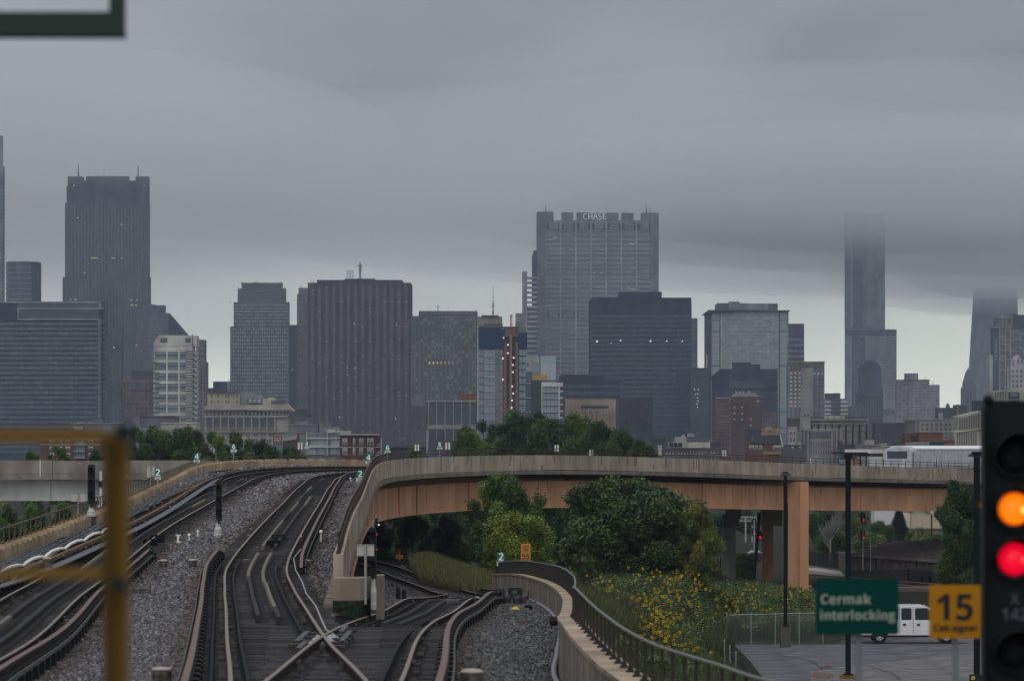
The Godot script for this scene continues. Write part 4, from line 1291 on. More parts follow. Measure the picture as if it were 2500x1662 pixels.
func city_middle() -> void:
	# dark grey apartment slab with many window columns
	var c := Color(0.125, 0.125, 0.13)
	var b := bld("grey_window_slab", "grey-brown slab building with columns of small windows right of the maroon block", 2300, 1022, 1165.5, 761, 25, c)
	slab(b, "parapet", 1022.5, 1165, 759, 768, 0.5, 2, wallmat(Color(0.13, 0.128, 0.13)))
	var dk := [Color(0.04, 0.045, 0.052), Color(0.05, 0.055, 0.062), Color(0.045, 0.05, 0.056), Color(0.055, 0.06, 0.066), Color(0.20, 0.20, 0.195)]
	facade(b, 1025, 1163, 775, 1060, 15, 32, 0.5, 0.3, c, dk, false, 0.1, 0.6, 0.0)
	for i in 12:
		if i != 8 and i != 9:
			lit_window(b, Vector3(b.x(1049 + i * 9.6), b.y(885.5), 0.25), Vector2(0.95, 1.1))
	slab(b, "left_wing", 1003, 1023, 771, 9999, -2, 20, wallmat(c))
	facade(b, 1004, 1022, 778, 1060, 2, 31, 0.5, 0.3, c, dk, false, -1.9, 0.5, 0.0)
	spike(b, 1068.5, 744, 760, 0.3)
	for q in [1064, 1072]:
		slab(b, "antenna_arm", q - 1.2, q + 1.2, 746, 748.5, -3.5, 0.4, mat("antenna grey", Color(0.10, 0.10, 0.115)))
	for q in [1027, 1047, 1093, 1162]:
		spike(b, q, 748, 760, 0.08)
	b = bld("brown_low_block", "dull brown building at the foot of the grey window slab", 1900, 1002, 1045, 992, 20, Color(0.085, 0.08, 0.09))
	slab(b, "roof_box", 1009, 1029, 963, 992, -2, 8, wallmat(Color(0.17, 0.18, 0.195)))
	facade(b, 1003, 1043, 1022, 1108, 6, 8, 0.45, 0.4, Color(0.09, 0.085, 0.095), MIXED, false, 0.1, 0.3)
	# low grid building with pale mullions
	b = bld("mullion_grid_block", "low glass block with tall pale mullions and orange box on its roof", 1500, 1042, 1161, 978, 25, Color(0.05, 0.06, 0.075))
	var pm := wallmat(Color(0.30, 0.29, 0.27))
	slab(b, "roof_edge", 1041.5, 1161.5, 977, 981.5, 0.9, 2, pm)
	for i in 6:
		facade(b, 1047 + i * 20.3, 1065 + i * 20.3 if i < 5 else 1160.5, 983, 1037, 4 if i < 5 else 2, 6, 0.12, 0.1, Color(0.09, 0.105, 0.125), [Color(0.035, 0.045, 0.065), Color(0.05, 0.062, 0.085), Color(0.04, 0.052, 0.072)], true, 0.05, 0.15)
		facade(b, 1047 + i * 20.3, 1065 + i * 20.3 if i < 5 else 1160.5, 1048, 1110, 4 if i < 5 else 2, 6, 0.12, 0.1, Color(0.08, 0.09, 0.11), DARK, false, 0.05, 0.15)
		slab(b, "mullion", 1044.8 + i * 20.3, 1047 + i * 20.3, 981, 9999, 0.8, 0.8, pm)
	slab(b, "spandrel_band", 1043, 1161, 1037, 1047.5, 0.6, 0.6, pm)
	slab(b, "roof_box", 1123, 1160, 961.5, 977, -4, 10, mat("roof rust", Color(0.36, 0.13, 0.075), 0.85, 0.0, "stain", Vector3(0.2, 0.2, 0.2)))
	slab(b, "lower_screen", 1045, 1112, 1076, 9999, 1.4, 0.4, wallmat(Color(0.075, 0.08, 0.10)))
	# tower under construction
	b = bld("unfinished_tower", "glass tower under construction wrapped in blue netting with orange hoist", 1600, 1167, 1284, 797, 22, Color(0.14, 0.145, 0.15))
	slab(b, "concrete_core", 1166.5, 1226, 772, 795, -2, 14, wallmat(Color(0.255, 0.24, 0.215)))
	slab(b, "core_base", 1181, 1227, 789, 797, -1.8, 14, wallmat(Color(0.12, 0.125, 0.11)))
	slab(b, "roof_deck", 1176, 1217, 769.5, 772.2, -1.5, 12, wallmat(Color(0.03, 0.032, 0.038)))
	for i in 8:
		spike(b, 1178 + i * 5.2, 766, 771, 0.14, "guard_post", -1.6)
	var net := mat("blue netting", Color(0.022, 0.075, 0.17), 0.9, 0.0, "stain", Vector3(0.25, 0.6, 0.25))
	slab(b, "netting", 1168, 1226, 812, 852, 0.6, 0.2, net)
	slab(b, "netting", 1209, 1232, 806, 850, 0.9, 0.2, net)
	slab(b, "netting", 1266, 1287, 812, 851, 0.8, 14, net)
	slab(b, "netting_upper", 1168, 1224, 799, 812, 0.5, 0.2, mat("netting dark", Color(0.016, 0.034, 0.05), 0.9))
	var gl := [Color(0.16, 0.205, 0.26), Color(0.145, 0.19, 0.245), Color(0.18, 0.225, 0.28)]
	var fl := wallmat(Color(0.46, 0.475, 0.48))
	for j in 16:
		var y := 852.0 + j * 17.3
		slab(b, "window", 1182, 1208.5, y + 1.8, y + 16.2, 0.3, 0.3, mat("tower glass %d" % (j % 3), gl[j % 3], 0.15))
		slab(b, "window", 1168, 1180.5, y + 2.2, y + 16.0, 0.1, 0.3, mat("tower glass b%d" % (j % 2), gl[(j + 1) % 3] * 0.85, 0.15))
		slab(b, "floor_edge", 1181, 1208.5, y + 16.2, y + 17.8, 0.55, 0.6, fl)
		slab(b, "window", 1219.5, 1227.5, y + 1.5, y + 16.5, 0.1, 0.3, mat("tower glass c%d" % (j % 2), gl[j % 3] * 0.9, 0.15))
		slab(b, "window", 1267.5, 1283.5, y + 2.0, y + 15.5, 0.2, 0.3, mat("tower glass d%d" % (j % 3), gl[(j + 2) % 3] * 0.95, 0.15))
		slab(b, "floor_edge", 1267, 1284, y + 15.5, y + 17.4, 0.25, 0.3, wallmat(Color(0.06, 0.075, 0.10)))
		slab(b, "window_divider", 1194.5, 1195.4, y + 3, y + 12, 0.42, 0.1, wallmat(Color(0.05, 0.065, 0.085)))
		slab(b, "window_divider", 1275, 1275.8, y + 2, y + 15, 0.36, 0.1, wallmat(Color(0.06, 0.075, 0.095)))
	slab(b, "column_strip", 1208.5, 1219.5, 826, 9999, 0.6, 0.7, wallmat(Color(0.19, 0.185, 0.18)))
	slab(b, "hoist_bay", 1227.5, 1266, 815, 9999, 0.35, 0.3, wallmat(Color(0.028, 0.028, 0.034)))
	var om := mat("hoist orange", Color(0.42, 0.20, 0.085), 0.85, 0.0, "stain", Vector3(0.2, 0.4, 0.2))
	slab(b, "hoist_rail", 1229.5, 1236.5, 836, 9999, 0.9, 0.5, om)
	slab(b, "hoist_rail", 1258.5, 1264.5, 836, 9999, 0.9, 0.5, om)
	slab(b, "hoist_head", 1231, 1265, 814, 822, 0.8, 0.4, wallmat(Color(0.16, 0.10, 0.075)))
	var ms := MB.new()
	var mst := mat("mast yellow", Color(0.40, 0.26, 0.12), 0.8)
	for k in 64:
		var y0 := b.y(1110) + (b.y(818) - b.y(1110)) * k / 64.0
		var y1 := b.y(1110) + (b.y(818) - b.y(1110)) * (k + 1) / 64.0
		ms.rod(Vector3(b.x(1245), y0, 1.4), Vector3(b.x(1249), y1, 1.4), 0.06, 4)
		ms.rod(Vector3(b.x(1249), y0, 1.4), Vector3(b.x(1245), y1, 1.4), 0.06, 4)
	for q in [1245, 1249]:
		ms.rod(Vector3(b.x(q), b.y(1110), 1.4), Vector3(b.x(q), b.y(818), 1.4), 0.08, 4)
	part("hoist_mast", ms, mst, b.root)
	for j in 16:
		slab(b, "work_floor", 1236.5, 1258.5, 836 + j * 17.3, 837.6 + j * 17.3, 0.6, 0.3, wallmat(Color(0.10, 0.085, 0.08)))
	slab(b, "top_frame", 1231, 1234, 797, 816, 0.2, 0.6, wallmat(Color(0.055, 0.05, 0.055)))
	slab(b, "top_frame", 1259, 1264, 797, 816, 0.2, 0.6, wallmat(Color(0.055, 0.05, 0.055)))
	slab(b, "top_frame", 1231, 1264, 797.5, 801.5, 0.25, 0.6, wallmat(Color(0.07, 0.06, 0.06)))
	slab(b, "top_floor", 1233, 1259, 813, 816, 0.1, 6, wallmat(Color(0.11, 0.08, 0.075)))
	for p in [[1229.5, 825, 1], [1227.8, 875, 0], [1254, 873.5, 0], [1252, 891, 0], [1252.2, 908.5, 0], [1228, 926.5, 0], [1250.5, 943.5, 0], [1253, 960.5, 0], [1250.3, 977.5, 0], [1249.5, 995.5, 0], [1249.5, 1012.5, 0], [1240, 862, 0], [1240, 842, 0]]:
		var lw := bx("work_lamp", Vector3(-0.28, -0.28, 0), Vector3(0.28, 0.28, 0.12), lamp_mat("work lamp orange", Color(1.0, 0.45, 0.2), 0.9) if p[2] else lamp_mat("work lamp", Color(0.98, 0.70, 0.95), 1.0), b.root)
		lw.position = Vector3(b.x(p[0]), b.y(p[1]), 1.6)
	var red := thing("hoist_crane_mast", "red lattice mast rising above the unfinished tower's netting", "mast", Vector3(b.x(1248) + b.cx, b.y(815), -1598.8))
	var rm := MB.new()
	var hh := b.y(772) - b.y(815)
	for k in 9:
		rm.rod(Vector3(-0.3, hh * k / 9, 0), Vector3(0.3, hh * (k + 1) / 9, 0), 0.07, 4)
		rm.rod(Vector3(0.3, hh * k / 9, 0), Vector3(-0.3, hh * (k + 1) / 9, 0), 0.07, 4)
	for q in [-0.32, 0.32]:
		rm.rod(Vector3(q, 0, 0), Vector3(q, hh, 0), 0.11, 4)
	part("lattice", rm, mat("mast red", Color(0.30, 0.035, 0.03), 0.7), red)
	bx("mast_head", Vector3(-0.5, hh, -0.3), Vector3(0.5, hh + 0.5, 0.3), mat("antenna grey", Color(0.10, 0.10, 0.115)), red)
	var an := thing("rooftop_antenna", "thin red and white rooftop antenna above the concrete core", "antenna", Vector3(b.x(1203.5) + b.cx, b.y(772), -1606))
	var am := MB.new()
	am.rod(Vector3.ZERO, Vector3(0, b.y(740) - b.y(772), 0), 0.28, 6, 0.2)
	am.rod(Vector3(0, b.y(740) - b.y(772), 0), Vector3(0, b.y(696) - b.y(772), 0), 0.13, 6, 0.06)
	part("mast", am, mat("antenna rust", Color(0.20, 0.13, 0.13), 0.7), an)
	am = MB.new()
	for q in [741, 747, 762]:
		am.box(Vector3(-0.55, b.y(q) - b.y(772), -0.4), Vector3(0.55, b.y(q) - b.y(772) + 0.3, 0.4))
	part("cross_arm", am, mat("antenna grey", Color(0.10, 0.10, 0.115)), an)
	# towers behind
	b = bld("column_fronted_tower", "pale tower with white vertical ribs behind the unfinished tower", 3300, 1258, 1277, 785, 20, Color(0.15, 0.165, 0.19))
	slab(b, "upper_storeys", 1258.5, 1276, 764.5, 785, -1, 18, wallmat(Color(0.20, 0.215, 0.23)))
	for q in [1261, 1266.5, 1272]:
		slab(b, "rib", q, q + 2, 765, 784, -0.6, 0.5, wallmat(Color(0.42, 0.43, 0.42)))
	b = bld("open_deck_tower", "narrow white tower of open decks left of the wide bank tower", 2900, 1275, 1287, 665, 20, Color(0.24, 0.235, 0.255))
	slab(b, "lift_core", 1275, 1287, 662, 9999, 0.5, 3, wallmat(Color(0.26, 0.25, 0.275)))
	for j in 28:
		slab(b, "deck_slab", 1285, 1312, 675.5 + j * 11.9, 680 + j * 11.9, 0.3, 12, wallmat(Color(0.30, 0.295, 0.31)))
		if j > 5:
			slab(b, "deck_void", 1287, 1312, 680 + j * 11.9, 687 + j * 11.9, 0.0, 6, wallmat(Color(0.07, 0.075, 0.095)))
	# wide bank tower
	var ch := Color(0.205, 0.205, 0.22)
	b = bld("wide_bank_tower", "broad grey bank tower with notched roofline and gridded floors, tallest in the centre", 3200, 1310.6, 1608.5, 538, 45, ch)
	var cm := wallmat(ch)
	var side := wallmat(Color(0.15, 0.152, 0.17))
	slab(b, "corner_tower", 1310.6, 1333, 517, 9999, 1.5, 46, side)
	slab(b, "corner_tower", 1588, 1608.6, 519.5, 9999, 1.5, 46, wallmat(Color(0.185, 0.18, 0.195)))
	slab(b, "end_block", 1310.6, 1351.5, 517, 540, 0.5, 20, side)
	slab(b, "end_block", 1566, 1608.6, 520, 540, 0.5, 20, wallmat(Color(0.175, 0.172, 0.187)))
	for s in [[1371, 1399.5, 518], [1408.5, 1437, 518], [1437, 1482, 519], [1482, 1510.5, 519], [1518.5, 1547.5, 519.5]]:
		slab(b, "roof_block", s[0], s[1], s[2], 541, -1.0 if s[0] != 1437 else -4.0, 18, wallmat(Color(0.165, 0.167, 0.182)) if s[0] != 1437 else wallmat(Color(0.22, 0.22, 0.235)))
	lettering("CHASE", 3.9, mat("sign letters", Color(0.75, 0.76, 0.77), 0.6), b.root, Vector3(b.x(1451.5), b.y(528.5), 0.4), false, 0.2, 17.0)
	var lg := MB.new()
	for i in 4:   # the four-piece emblem after the letters
		var t := Transform3D(Basis(Vector3.BACK, i * PI / 2), Vector3(b.x(1491), b.y(528.5), 0.2))
		lg.prism(PackedVector2Array([Vector2(-0.75, 0.75), Vector2(0.95, 0.75), Vector2(1.7, 1.6), Vector2(-0.75, 1.6)]), 0, 0.2, t)
	part("emblem", lg, mat("sign emblem", Color(0.17, 0.19, 0.22), 0.6), b.root)
	for i in 7:
		var x0 := 1333.5 + 37.1 * i
		for yy in [545, 759.5]:
			slab(b, "mechanical_panel", x0 + 6, x0 + 29, yy + 0.5, yy + 16, 0.6, 0.5, wallmat(Color(0.19, 0.185, 0.20)))
			slab(b, "dark_slot", x0 + 2.5, x0 + 6, yy, yy + 16, 0.35, 0.3, wallmat(Color(0.05, 0.055, 0.075)))
			slab(b, "dark_slot", x0 + 29, x0 + 32.5, yy, yy + 16, 0.35, 0.3, wallmat(Color(0.05, 0.055, 0.075)))
		slab(b, "pier", x0 + 33.5, x0 + 37.2, 541, 9999, 1.4, 1.4, wallmat(Color(0.31, 0.31, 0.325)))
	slab(b, "pier", 1331, 1334, 541, 9999, 1.4, 1.4, wallmat(Color(0.31, 0.31, 0.325)))
	var win := [Color(0.085, 0.095, 0.12), Color(0.095, 0.105, 0.13), Color(0.11, 0.118, 0.14), Color(0.078, 0.088, 0.112)]
	for i in 7:
		facade(b, 1334 + 37.1 * i, 1367 + 37.1 * i, 562, 757, 1, 17, 0.0, 0.36, Color(0.25, 0.25, 0.265), win, true, 0.1, 0.6)
		if i < 4:
			facade(b, 1334 + 37.1 * i, 1367 + 37.1 * i, 778, 950, 1, 15, 0.0, 0.36, Color(0.25, 0.25, 0.265), win, true, 0.1, 0.6)
	for p in [[1356.5, 580, 3.0], [1544, 596, 3.5], [1384.5, 737.5, 0.8], [1450, 666, 1.4], [1468, 666, 1.4], [1546, 706, 3], [1536, 704, 2]]:
		lit_window(b, Vector3(b.x(p[0]), b.y(p[1]), 0.75), Vector2(p[2], 0.35))
	for p in [1326, 1329, 1334, 1338, 1342, 1345.5, 1573, 1580, 1584, 1587.5, 1590]:
		spike(b, p, 508, 518, 0.22)
	spike(b, 1332.5, 498, 517, 0.4)
	spike(b, 1578.5, 499, 519, 0.4)
	for p in [1460, 1528, 1532.5]:
		spike(b, p, 513, 519, 0.2)
	b = bld("dark_slab_tower", "dark edge of a slab hugging the left side of the wide bank tower", 3150, 1299, 1312, 622, 30, Color(0.06, 0.07, 0.092))
	lintel_prism(b, "chamfered_top", [1299, 630, 1303, 612, 1306, 611, 1311.5, 611, 1311.5, 640, 1299, 640], -0.2, -20, wallmat(Color(0.06, 0.07, 0.092)))
	# black office box
	var kc := Color(0.030, 0.042, 0.062)
	b = bld("black_office_box", "large black-blue office box in front of the wide bank tower with small lights", 2300, 1441.5, 1689, 740, 45, kc)
	lintel_prism(b, "upper_mass", [1441.5, 742, 1441.5, 731, 1446, 726, 1688.5, 726.5, 1688.5, 742], 0.05, -45, wallmat(Color(0.026, 0.036, 0.055)))
	slab(b, "roof_plant", 1512.5, 1617, 711, 727, -6, 30, wallmat(Color(0.036, 0.048, 0.068)))
	facade(b, 1442, 1688, 766, 1100, 44, 29, 0.28, 0.38, Color(0.026, 0.036, 0.054), [Color(0.04, 0.052, 0.072), Color(0.034, 0.046, 0.066), Color(0.045, 0.056, 0.072)], false, 0.1, 0.35)
	for p in [[1457.5, 833.5, 0.9], [1515.3, 831, 0.7], [1588.6, 832.3, 0.8], [1628, 832.5, 0.6], [1666.2, 833, 0.6], [1492.5, 837, 0.4]]:
		lit_window(b, Vector3(b.x(p[0]), b.y(p[1]), 0.6), Vector2(p[2], p[2]), true)
	b = bld("toothed_tower", "grey tower with notched right edge peeping behind the black office box", 2700, 1680, 1703, 776.5, 30, Color(0.105, 0.11, 0.135))
	for j in 27:
		slab(b, "bay_edge", 1698, 1703.5, 779 + j * 12.3, 786 + j * 12.3, 0.8, 6, wallmat(Color(0.09, 0.09, 0.115)))
	b = bld("dark_lower_tower", "dark tower with dots of light between the black box and the glass tower", 2200, 1686, 1730, 898, 25, Color(0.045, 0.056, 0.078))
	facade(b, 1687, 1729, 903, 1090, 5, 17, 0.3, 0.35, Color(0.055, 0.066, 0.088), DARK, false, 0.1, 0.3)
	for p in [[1705, 950.5], [1704, 961], [1703.5, 971], [1704.5, 978.5], [1702, 986], [1703, 994], [1696, 950], [1699, 963]]:
		lit_window(b, Vector3(b.x(p[0]), b.y(p[1]), 0.5), Vector2(0.4, 0.4), true)
	b = bld("dark_podium_block", "low dark blue block with setback top left of the black office box", 2050, 1357, 1513, 930, 30, Color(0.026, 0.036, 0.054))
	lintel_prism(b, "setback", [1363, 932, 1367, 918, 1372, 914, 1478, 914, 1478, 932], -0.3, -25, wallmat(Color(0.028, 0.038, 0.056)))
	slab(b, "roof_light", 1440, 1468, 914.2, 915.6, 0.1, 1, wallmat(Color(0.16, 0.18, 0.19)))
	slab(b, "roof_light", 1404, 1408, 913.6, 915, 0.1, 1, wallmat(Color(0.30, 0.32, 0.32)))
	facade(b, 1364, 1512, 934, 1100, 22, 10, 0.4, 0.5, Color(0.026, 0.036, 0.054), [Color(0.036, 0.048, 0.066), Color(0.045, 0.056, 0.072)], false, 0.1, 0.3)
	b = bld("brown_shaded_block", "dusky brown blank wall building right of the tan windowless block", 1700, 1514, 1594, 970, 25, Color(0.052, 0.050, 0.066))
	slab(b, "step", 1566, 1594, 1016, 9999, 0.5, 0.6, wallmat(Color(0.048, 0.047, 0.064)))
	# residential pieces in front
	b = bld("glass_cube_condo", "white and glass cube building with mustard panel, right of the unfinished tower", 1550, 1284, 1357, 886, 18, Color(0.30, 0.335, 0.35))
	slab(b, "white_corner", 1284, 1316, 870, 907, 0.6, 10, wallmat(Color(0.44, 0.445, 0.445)))
	slab(b, "grey_wall", 1284, 1299, 907, 9999, 0.7, 8, wallmat(Color(0.13, 0.14, 0.155)))
	slab(b, "window", 1286, 1291, 887, 896, 0.75, 0.2, mat("cube window", Color(0.09, 0.09, 0.095), 0.3))
	slab(b, "window", 1300.5, 1319, 885, 913, 0.75, 0.2, mat("cube window blue", Color(0.13, 0.18, 0.23), 0.2))
	slab(b, "upper_glass", 1320, 1357, 869, 886, 0.4, 8, mat("cube glass top", Color(0.22, 0.30, 0.32), 0.15))
	facade(b, 1320, 1357, 886, 928, 6, 2, 0.06, 0.05, Color(0.34, 0.38, 0.39), [Color(0.30, 0.345, 0.365), Color(0.27, 0.315, 0.34), Color(0.33, 0.375, 0.39)], true, 0.42, 0.1)
	slab(b, "mustard_panel", 1299, 1335, 914.5, 928, 0.9, 0.6, wallmat(Color(0.38, 0.26, 0.085)))
	b = bld("charcoal_condo", "charcoal slab with white balcony edges in front of the cube building", 1450, 1284, 1322, 930, 14, Color(0.055, 0.062, 0.075))
	for j in 6:
		slab(b, "balcony_edge", 1284, 1297, 935 + j * 35, 936.6 + j * 35, 0.8, 1.2, wallmat(Color(0.45, 0.46, 0.46)))
		slab(b, "balcony_window", 1285, 1296, 938 + j * 35, 966 + j * 35, 0.1, 0.2, mat("charcoal window", Color(0.035, 0.045, 0.058), 0.2))
	b = bld("white_frame_condo", "small apartment block with bold white frame and curved balconies", 1420, 1322, 1366, 934, 12, Color(0.075, 0.085, 0.095))
	var wf := wallmat(Color(0.58, 0.58, 0.57))
	slab(b, "frame_top", 1322, 1374, 933.5, 943.5, 0.6, 5, wf)
	slab(b, "frame_side", 1322, 1324.5, 943, 9999, 0.6, 2, wf)
	slab(b, "frame_side", 1363.5, 1367, 943, 9999, 0.65, 2, wf)
	for j in 7:
		slab(b, "floor_edge", 1324.5, 1363.5, 956 + j * 16.2, 957.6 + j * 16.2, 0.4, 0.5, wf)
		slab(b, "balcony_edge", 1367, 1374, 953 + j * 16.2, 957 + j * 16.2, 0.3, 3, wf)
		slab(b, "balcony_void", 1367, 1372.5, 944 + j * 16.2, 953 + j * 16.2, -1.0, 3, wallmat(Color(0.10, 0.105, 0.12)))
		for i in 4:
			slab(b, "window", 1325 + i * 9.7, 1334 + i * 9.7, 944.5 + j * 16.2, 955.5 + j * 16.2, 0.1, 0.1, mat("frame window %d" % ((i * 3 + j) % 3), [Color(0.19, 0.235, 0.245), Color(0.15, 0.19, 0.20), Color(0.05, 0.06, 0.07)][2 if i == 2 else (i + j) % 2], 0.15))
	# tan windowless block
	b = bld("tan_slot_building", "tan windowless concrete building with one long dark slot and thin slits", 1500, 1381, 1503, 974.5, 20, Color(0.30, 0.225, 0.165))
	slab(b, "corner_face", 1500, 1503.3, 974.4, 9999, 0.2, 2, wallmat(Color(0.37, 0.29, 0.22)))
	slab(b, "long_slot", 1418, 1487, 990, 997, 0.12, 0.2, wallmat(Color(0.055, 0.055, 0.075)))
	for p in [[1420.5, 999, 1009], [1429.5, 1003, 1009], [1439, 1003, 1012], [1443, 1003, 1012], [1455.5, 1003, 1021], [1459.5, 1003, 1012], [1472, 1003, 1021], [1434, 1012, 1021], [1447, 1012, 1021], [1464, 1012, 1021], [1439, 1022, 1033], [1443, 1022, 1033], [1467, 1022, 1033], [1487, 1012, 1020]]:
		slab(b, "slit", p[0], p[0] + 1.5, p[1], p[2], 0.1, 0.15, wallmat(Color(0.075, 0.065, 0.075)))
	slab(b, "slit", 1420.5, 1430, 1008.5, 1010.5, 0.11, 0.15, wallmat(Color(0.075, 0.065, 0.075)))

func city_right() -> void:
	# glass tower with flat overhanging roof
	var b := bld("glass_tower", "pale glass tower with flat overhanging dark roof, right of the black office box", 2600, 1737, 1926, 757, 35, Color(0.17, 0.20, 0.22))
	var gm := Color(0.20, 0.24, 0.26)
	lintel_prism(b, "roof_canopy", [1719, 766, 1730, 756.5, 1933, 758, 1927, 760.5, 1926, 761, 1737, 761], 2.5, -36, wallmat(Color(0.05, 0.055, 0.07)))
	lintel_prism(b, "roof_plant", [1749.5, 757, 1749.5, 742, 1754, 739, 1901, 740, 1901, 757], -6, -20, wallmat(Color(0.085, 0.09, 0.10)))
	slab(b, "roof_screen", 1781, 1877.5, 740, 755.5, -5.5, 1, wallmat(Color(0.21, 0.205, 0.215)))
	slab(b, "roof_duct", 1782, 1808, 735, 740, -8, 6, wallmat(Color(0.16, 0.165, 0.17)))
	slab(b, "side_face", 1726.5, 1738, 762, 9999, -2, 34, wallmat(Color(0.055, 0.066, 0.085)))
	for j in 20:
		slab(b, "window", 1739.5, 1757, 762 + j * 14.8, 775.5 + j * 14.8, 0.2, 0.2, mat("glass tower l%d" % (j % 2), Color(0.19, 0.225, 0.24) * (1.0 + 0.06 * (j % 2)), 0.2))
		slab(b, "window", 1904, 1922, 762 + j * 14.8, 775.5 + j * 14.8, 0.2, 0.2, mat("glass tower l%d" % (j % 2), Color(0.19, 0.225, 0.24) * (1.0 + 0.06 * (j % 2)), 0.2))
	facade(b, 1761, 1902, 761, 1000, 14, 26, 0.03, 0.05, Color(0.16, 0.19, 0.20), [Color(0.175, 0.205, 0.22), Color(0.19, 0.22, 0.235), Color(0.185, 0.215, 0.225), Color(0.21, 0.245, 0.255)], false, 0.1, 0.2)
	for q in [1757.5, 1902.5]:
		slab(b, "dark_reveal", q, q + 2.2, 760, 9999, 0.7, 0.7, wallmat(Color(0.07, 0.075, 0.095)))
	slab(b, "edge_fin", 1725, 1727.3, 866, 9999, 1.2, 1.2, wallmat(Color(0.46, 0.47, 0.43)))
	slab(b, "edge_fin", 1759.7, 1761.6, 761, 900, 0.8, 0.7, wallmat(Color(0.40, 0.42, 0.41)))
	slab(b, "frame_line", 1776, 1891, 777, 781, 0.45, 0.3, wallmat(Color(0.30, 0.32, 0.315)))
	slab(b, "frame_line", 1774.5, 1777.5, 777, 900, 0.44, 0.3, wallmat(Color(0.29, 0.27, 0.255)))
	slab(b, "frame_line", 1888, 1891, 777, 900, 0.44, 0.3, wallmat(Color(0.31, 0.30, 0.27)))
	slab(b, "frame_line", 1777, 1889, 808, 810, 0.43, 0.3, wallmat(Color(0.27, 0.285, 0.28)))
	for q in [781, 808.5, 891, 1005, 1045]:
		slab(b, "floor_line", 1739, 1757, q, q + 2, 0.4, 0.3, wallmat(Color(0.06, 0.07, 0.085)))
		slab(b, "floor_line", 1904, 1922, q, q + 2, 0.4, 0.3, wallmat(Color(0.06, 0.07, 0.085)))
	b = bld("dark_banded_slab", "dark slab tower with faint bands directly right of the glass tower", 2750, 1922, 1964, 790, 30, Color(0.055, 0.066, 0.09))
	facade(b, 1925, 1963, 822, 890, 3, 5, 0.06, 0.5, Color(0.05, 0.06, 0.082), [Color(0.085, 0.10, 0.125)], false, 0.1, 0.3)
	b = bld("hipped_dark_block", "dark office block with sloping left shoulder and rooftop plant before the glass tower", 2200, 1742, 1899, 922, 30, Color(0.034, 0.044, 0.062))
	var dm := wallmat(Color(0.034, 0.044, 0.062))
	lintel_prism(b, "shoulder", [1742, 924, 1742, 918, 1762, 901, 1899, 901, 1899, 924], 0.05, -30, dm)
	slab(b, "roof_plant", 1792, 1835, 884, 902, -4, 15, dm)
	slab(b, "roof_plant", 1835, 1858, 889, 902, -4.5, 12, dm)
	for j in 5:
		facade(b, 1780, 1898, 930 + j * 24, 948 + j * 24, 20, 1, 0.3, 0.05, Color(0.032, 0.042, 0.06), [Color(0.045, 0.055, 0.072), Color(0.038, 0.048, 0.064)], false, 0.1, 0.3)
	b = bld("brown_brick_tower", "brown brick block with pale roof edge and scattered white windows, right of centre", 1500, 1783, 1862, 968, 25, Color(0.115, 0.075, 0.072))
	slab(b, "side_wall", 1748, 1783, 972, 9999, -0.5, 25, wallmat(Color(0.14, 0.092, 0.088)))
	lintel_prism(b, "roof_slope", [1790, 968, 1800, 959.5, 1843, 959.5, 1853, 966.5, 1863, 967, 1862, 969.5, 1783, 969.5], -0.1, -20, wallmat(Color(0.27, 0.275, 0.29)))
	slab(b, "coping", 1748.5, 1784, 969.5, 973, -0.2, 2, wallmat(Color(0.30, 0.29, 0.28)))
	for p in [1800, 1809, 1817, 1829, 1833]:
		slab(b, "roof_vent", p - 2, p + 2, 954.5, 960, -5, 2, wallmat(Color(0.30, 0.31, 0.31)))
	spike(b, 1826.5, 945, 960, 0.2)
	for j in 8:
		for i in 4:
			var u := [1791.5, 1809.5, 1831.5, 1848.5][i] as float
			var lt := glass_pick.randf() > 0.62
			slab(b, "window", u, u + 4.6, 977 + j * 14.8, 981.8 + j * 14.8, 0.12, 0.1, wallmat(Color(0.50, 0.52, 0.53) if lt else Color(0.13, 0.125, 0.13), 0.5))
			slab(b, "window_pane", u + 0.6, u + 4, 979.6 + j * 14.8, 981.6 + j * 14.8, 0.16, 0.1, wallmat(Color(0.16, 0.17, 0.18) if lt else Color(0.05, 0.055, 0.06), 0.3))
		slab(b, "brick_course", 1749, 1782.5, 984 + j * 15, 986 + j * 15, -0.35, 0.2, wallmat(Color(0.23, 0.19, 0.16)))
		for i in 4:
			slab(b, "side_window", 1752 + i * 8, 1756 + i * 8, 988 + j * 15, 996 + j * 15, -0.4, 0.15, wallmat(Color(0.085, 0.07, 0.072), 0.4))
	slab(b, "coping", 1832, 1861, 987.5, 990, 0.2, 0.2, wallmat(Color(0.20, 0.15, 0.14)))
	slab(b, "corner_strip", 1782, 1784.5, 972, 9999, 0.3, 0.4, wallmat(Color(0.21, 0.17, 0.155)))
	slab(b, "lower_wall", 1820, 1862, 1047, 9999, 0.5, 0.5, wallmat(Color(0.04, 0.046, 0.058)))
	b = bld("lettered_stone_tower", "grey stone tower with vertical window strips and a lettered frieze", 2100, 1925, 2012, 890, 25, Color(0.20, 0.195, 0.195))
	var lm := wallmat(Color(0.235, 0.225, 0.215))
	slab(b, "cornice", 1924, 2015, 882, 885, 1.0, 26, lm)
	slab(b, "frieze", 1926, 2012.5, 885, 891, 0.4, 25, wallmat(Color(0.21, 0.205, 0.20)))
	lettering("KEMPER", 1.2, mat("frieze letters", Color(0.085, 0.09, 0.10), 0.6), b.root, Vector3(b.x(1976), b.y(894), 0.75), false, 0.25, 9.3)
	slab(b, "dark_strip", 1945, 1949, 890, 898, 0.6, 0.3, wallmat(Color(0.30, 0.25, 0.14)))
	slab(b, "plain_panel", 1955.5, 1986, 898, 9999, 0.9, 0.9, lm)
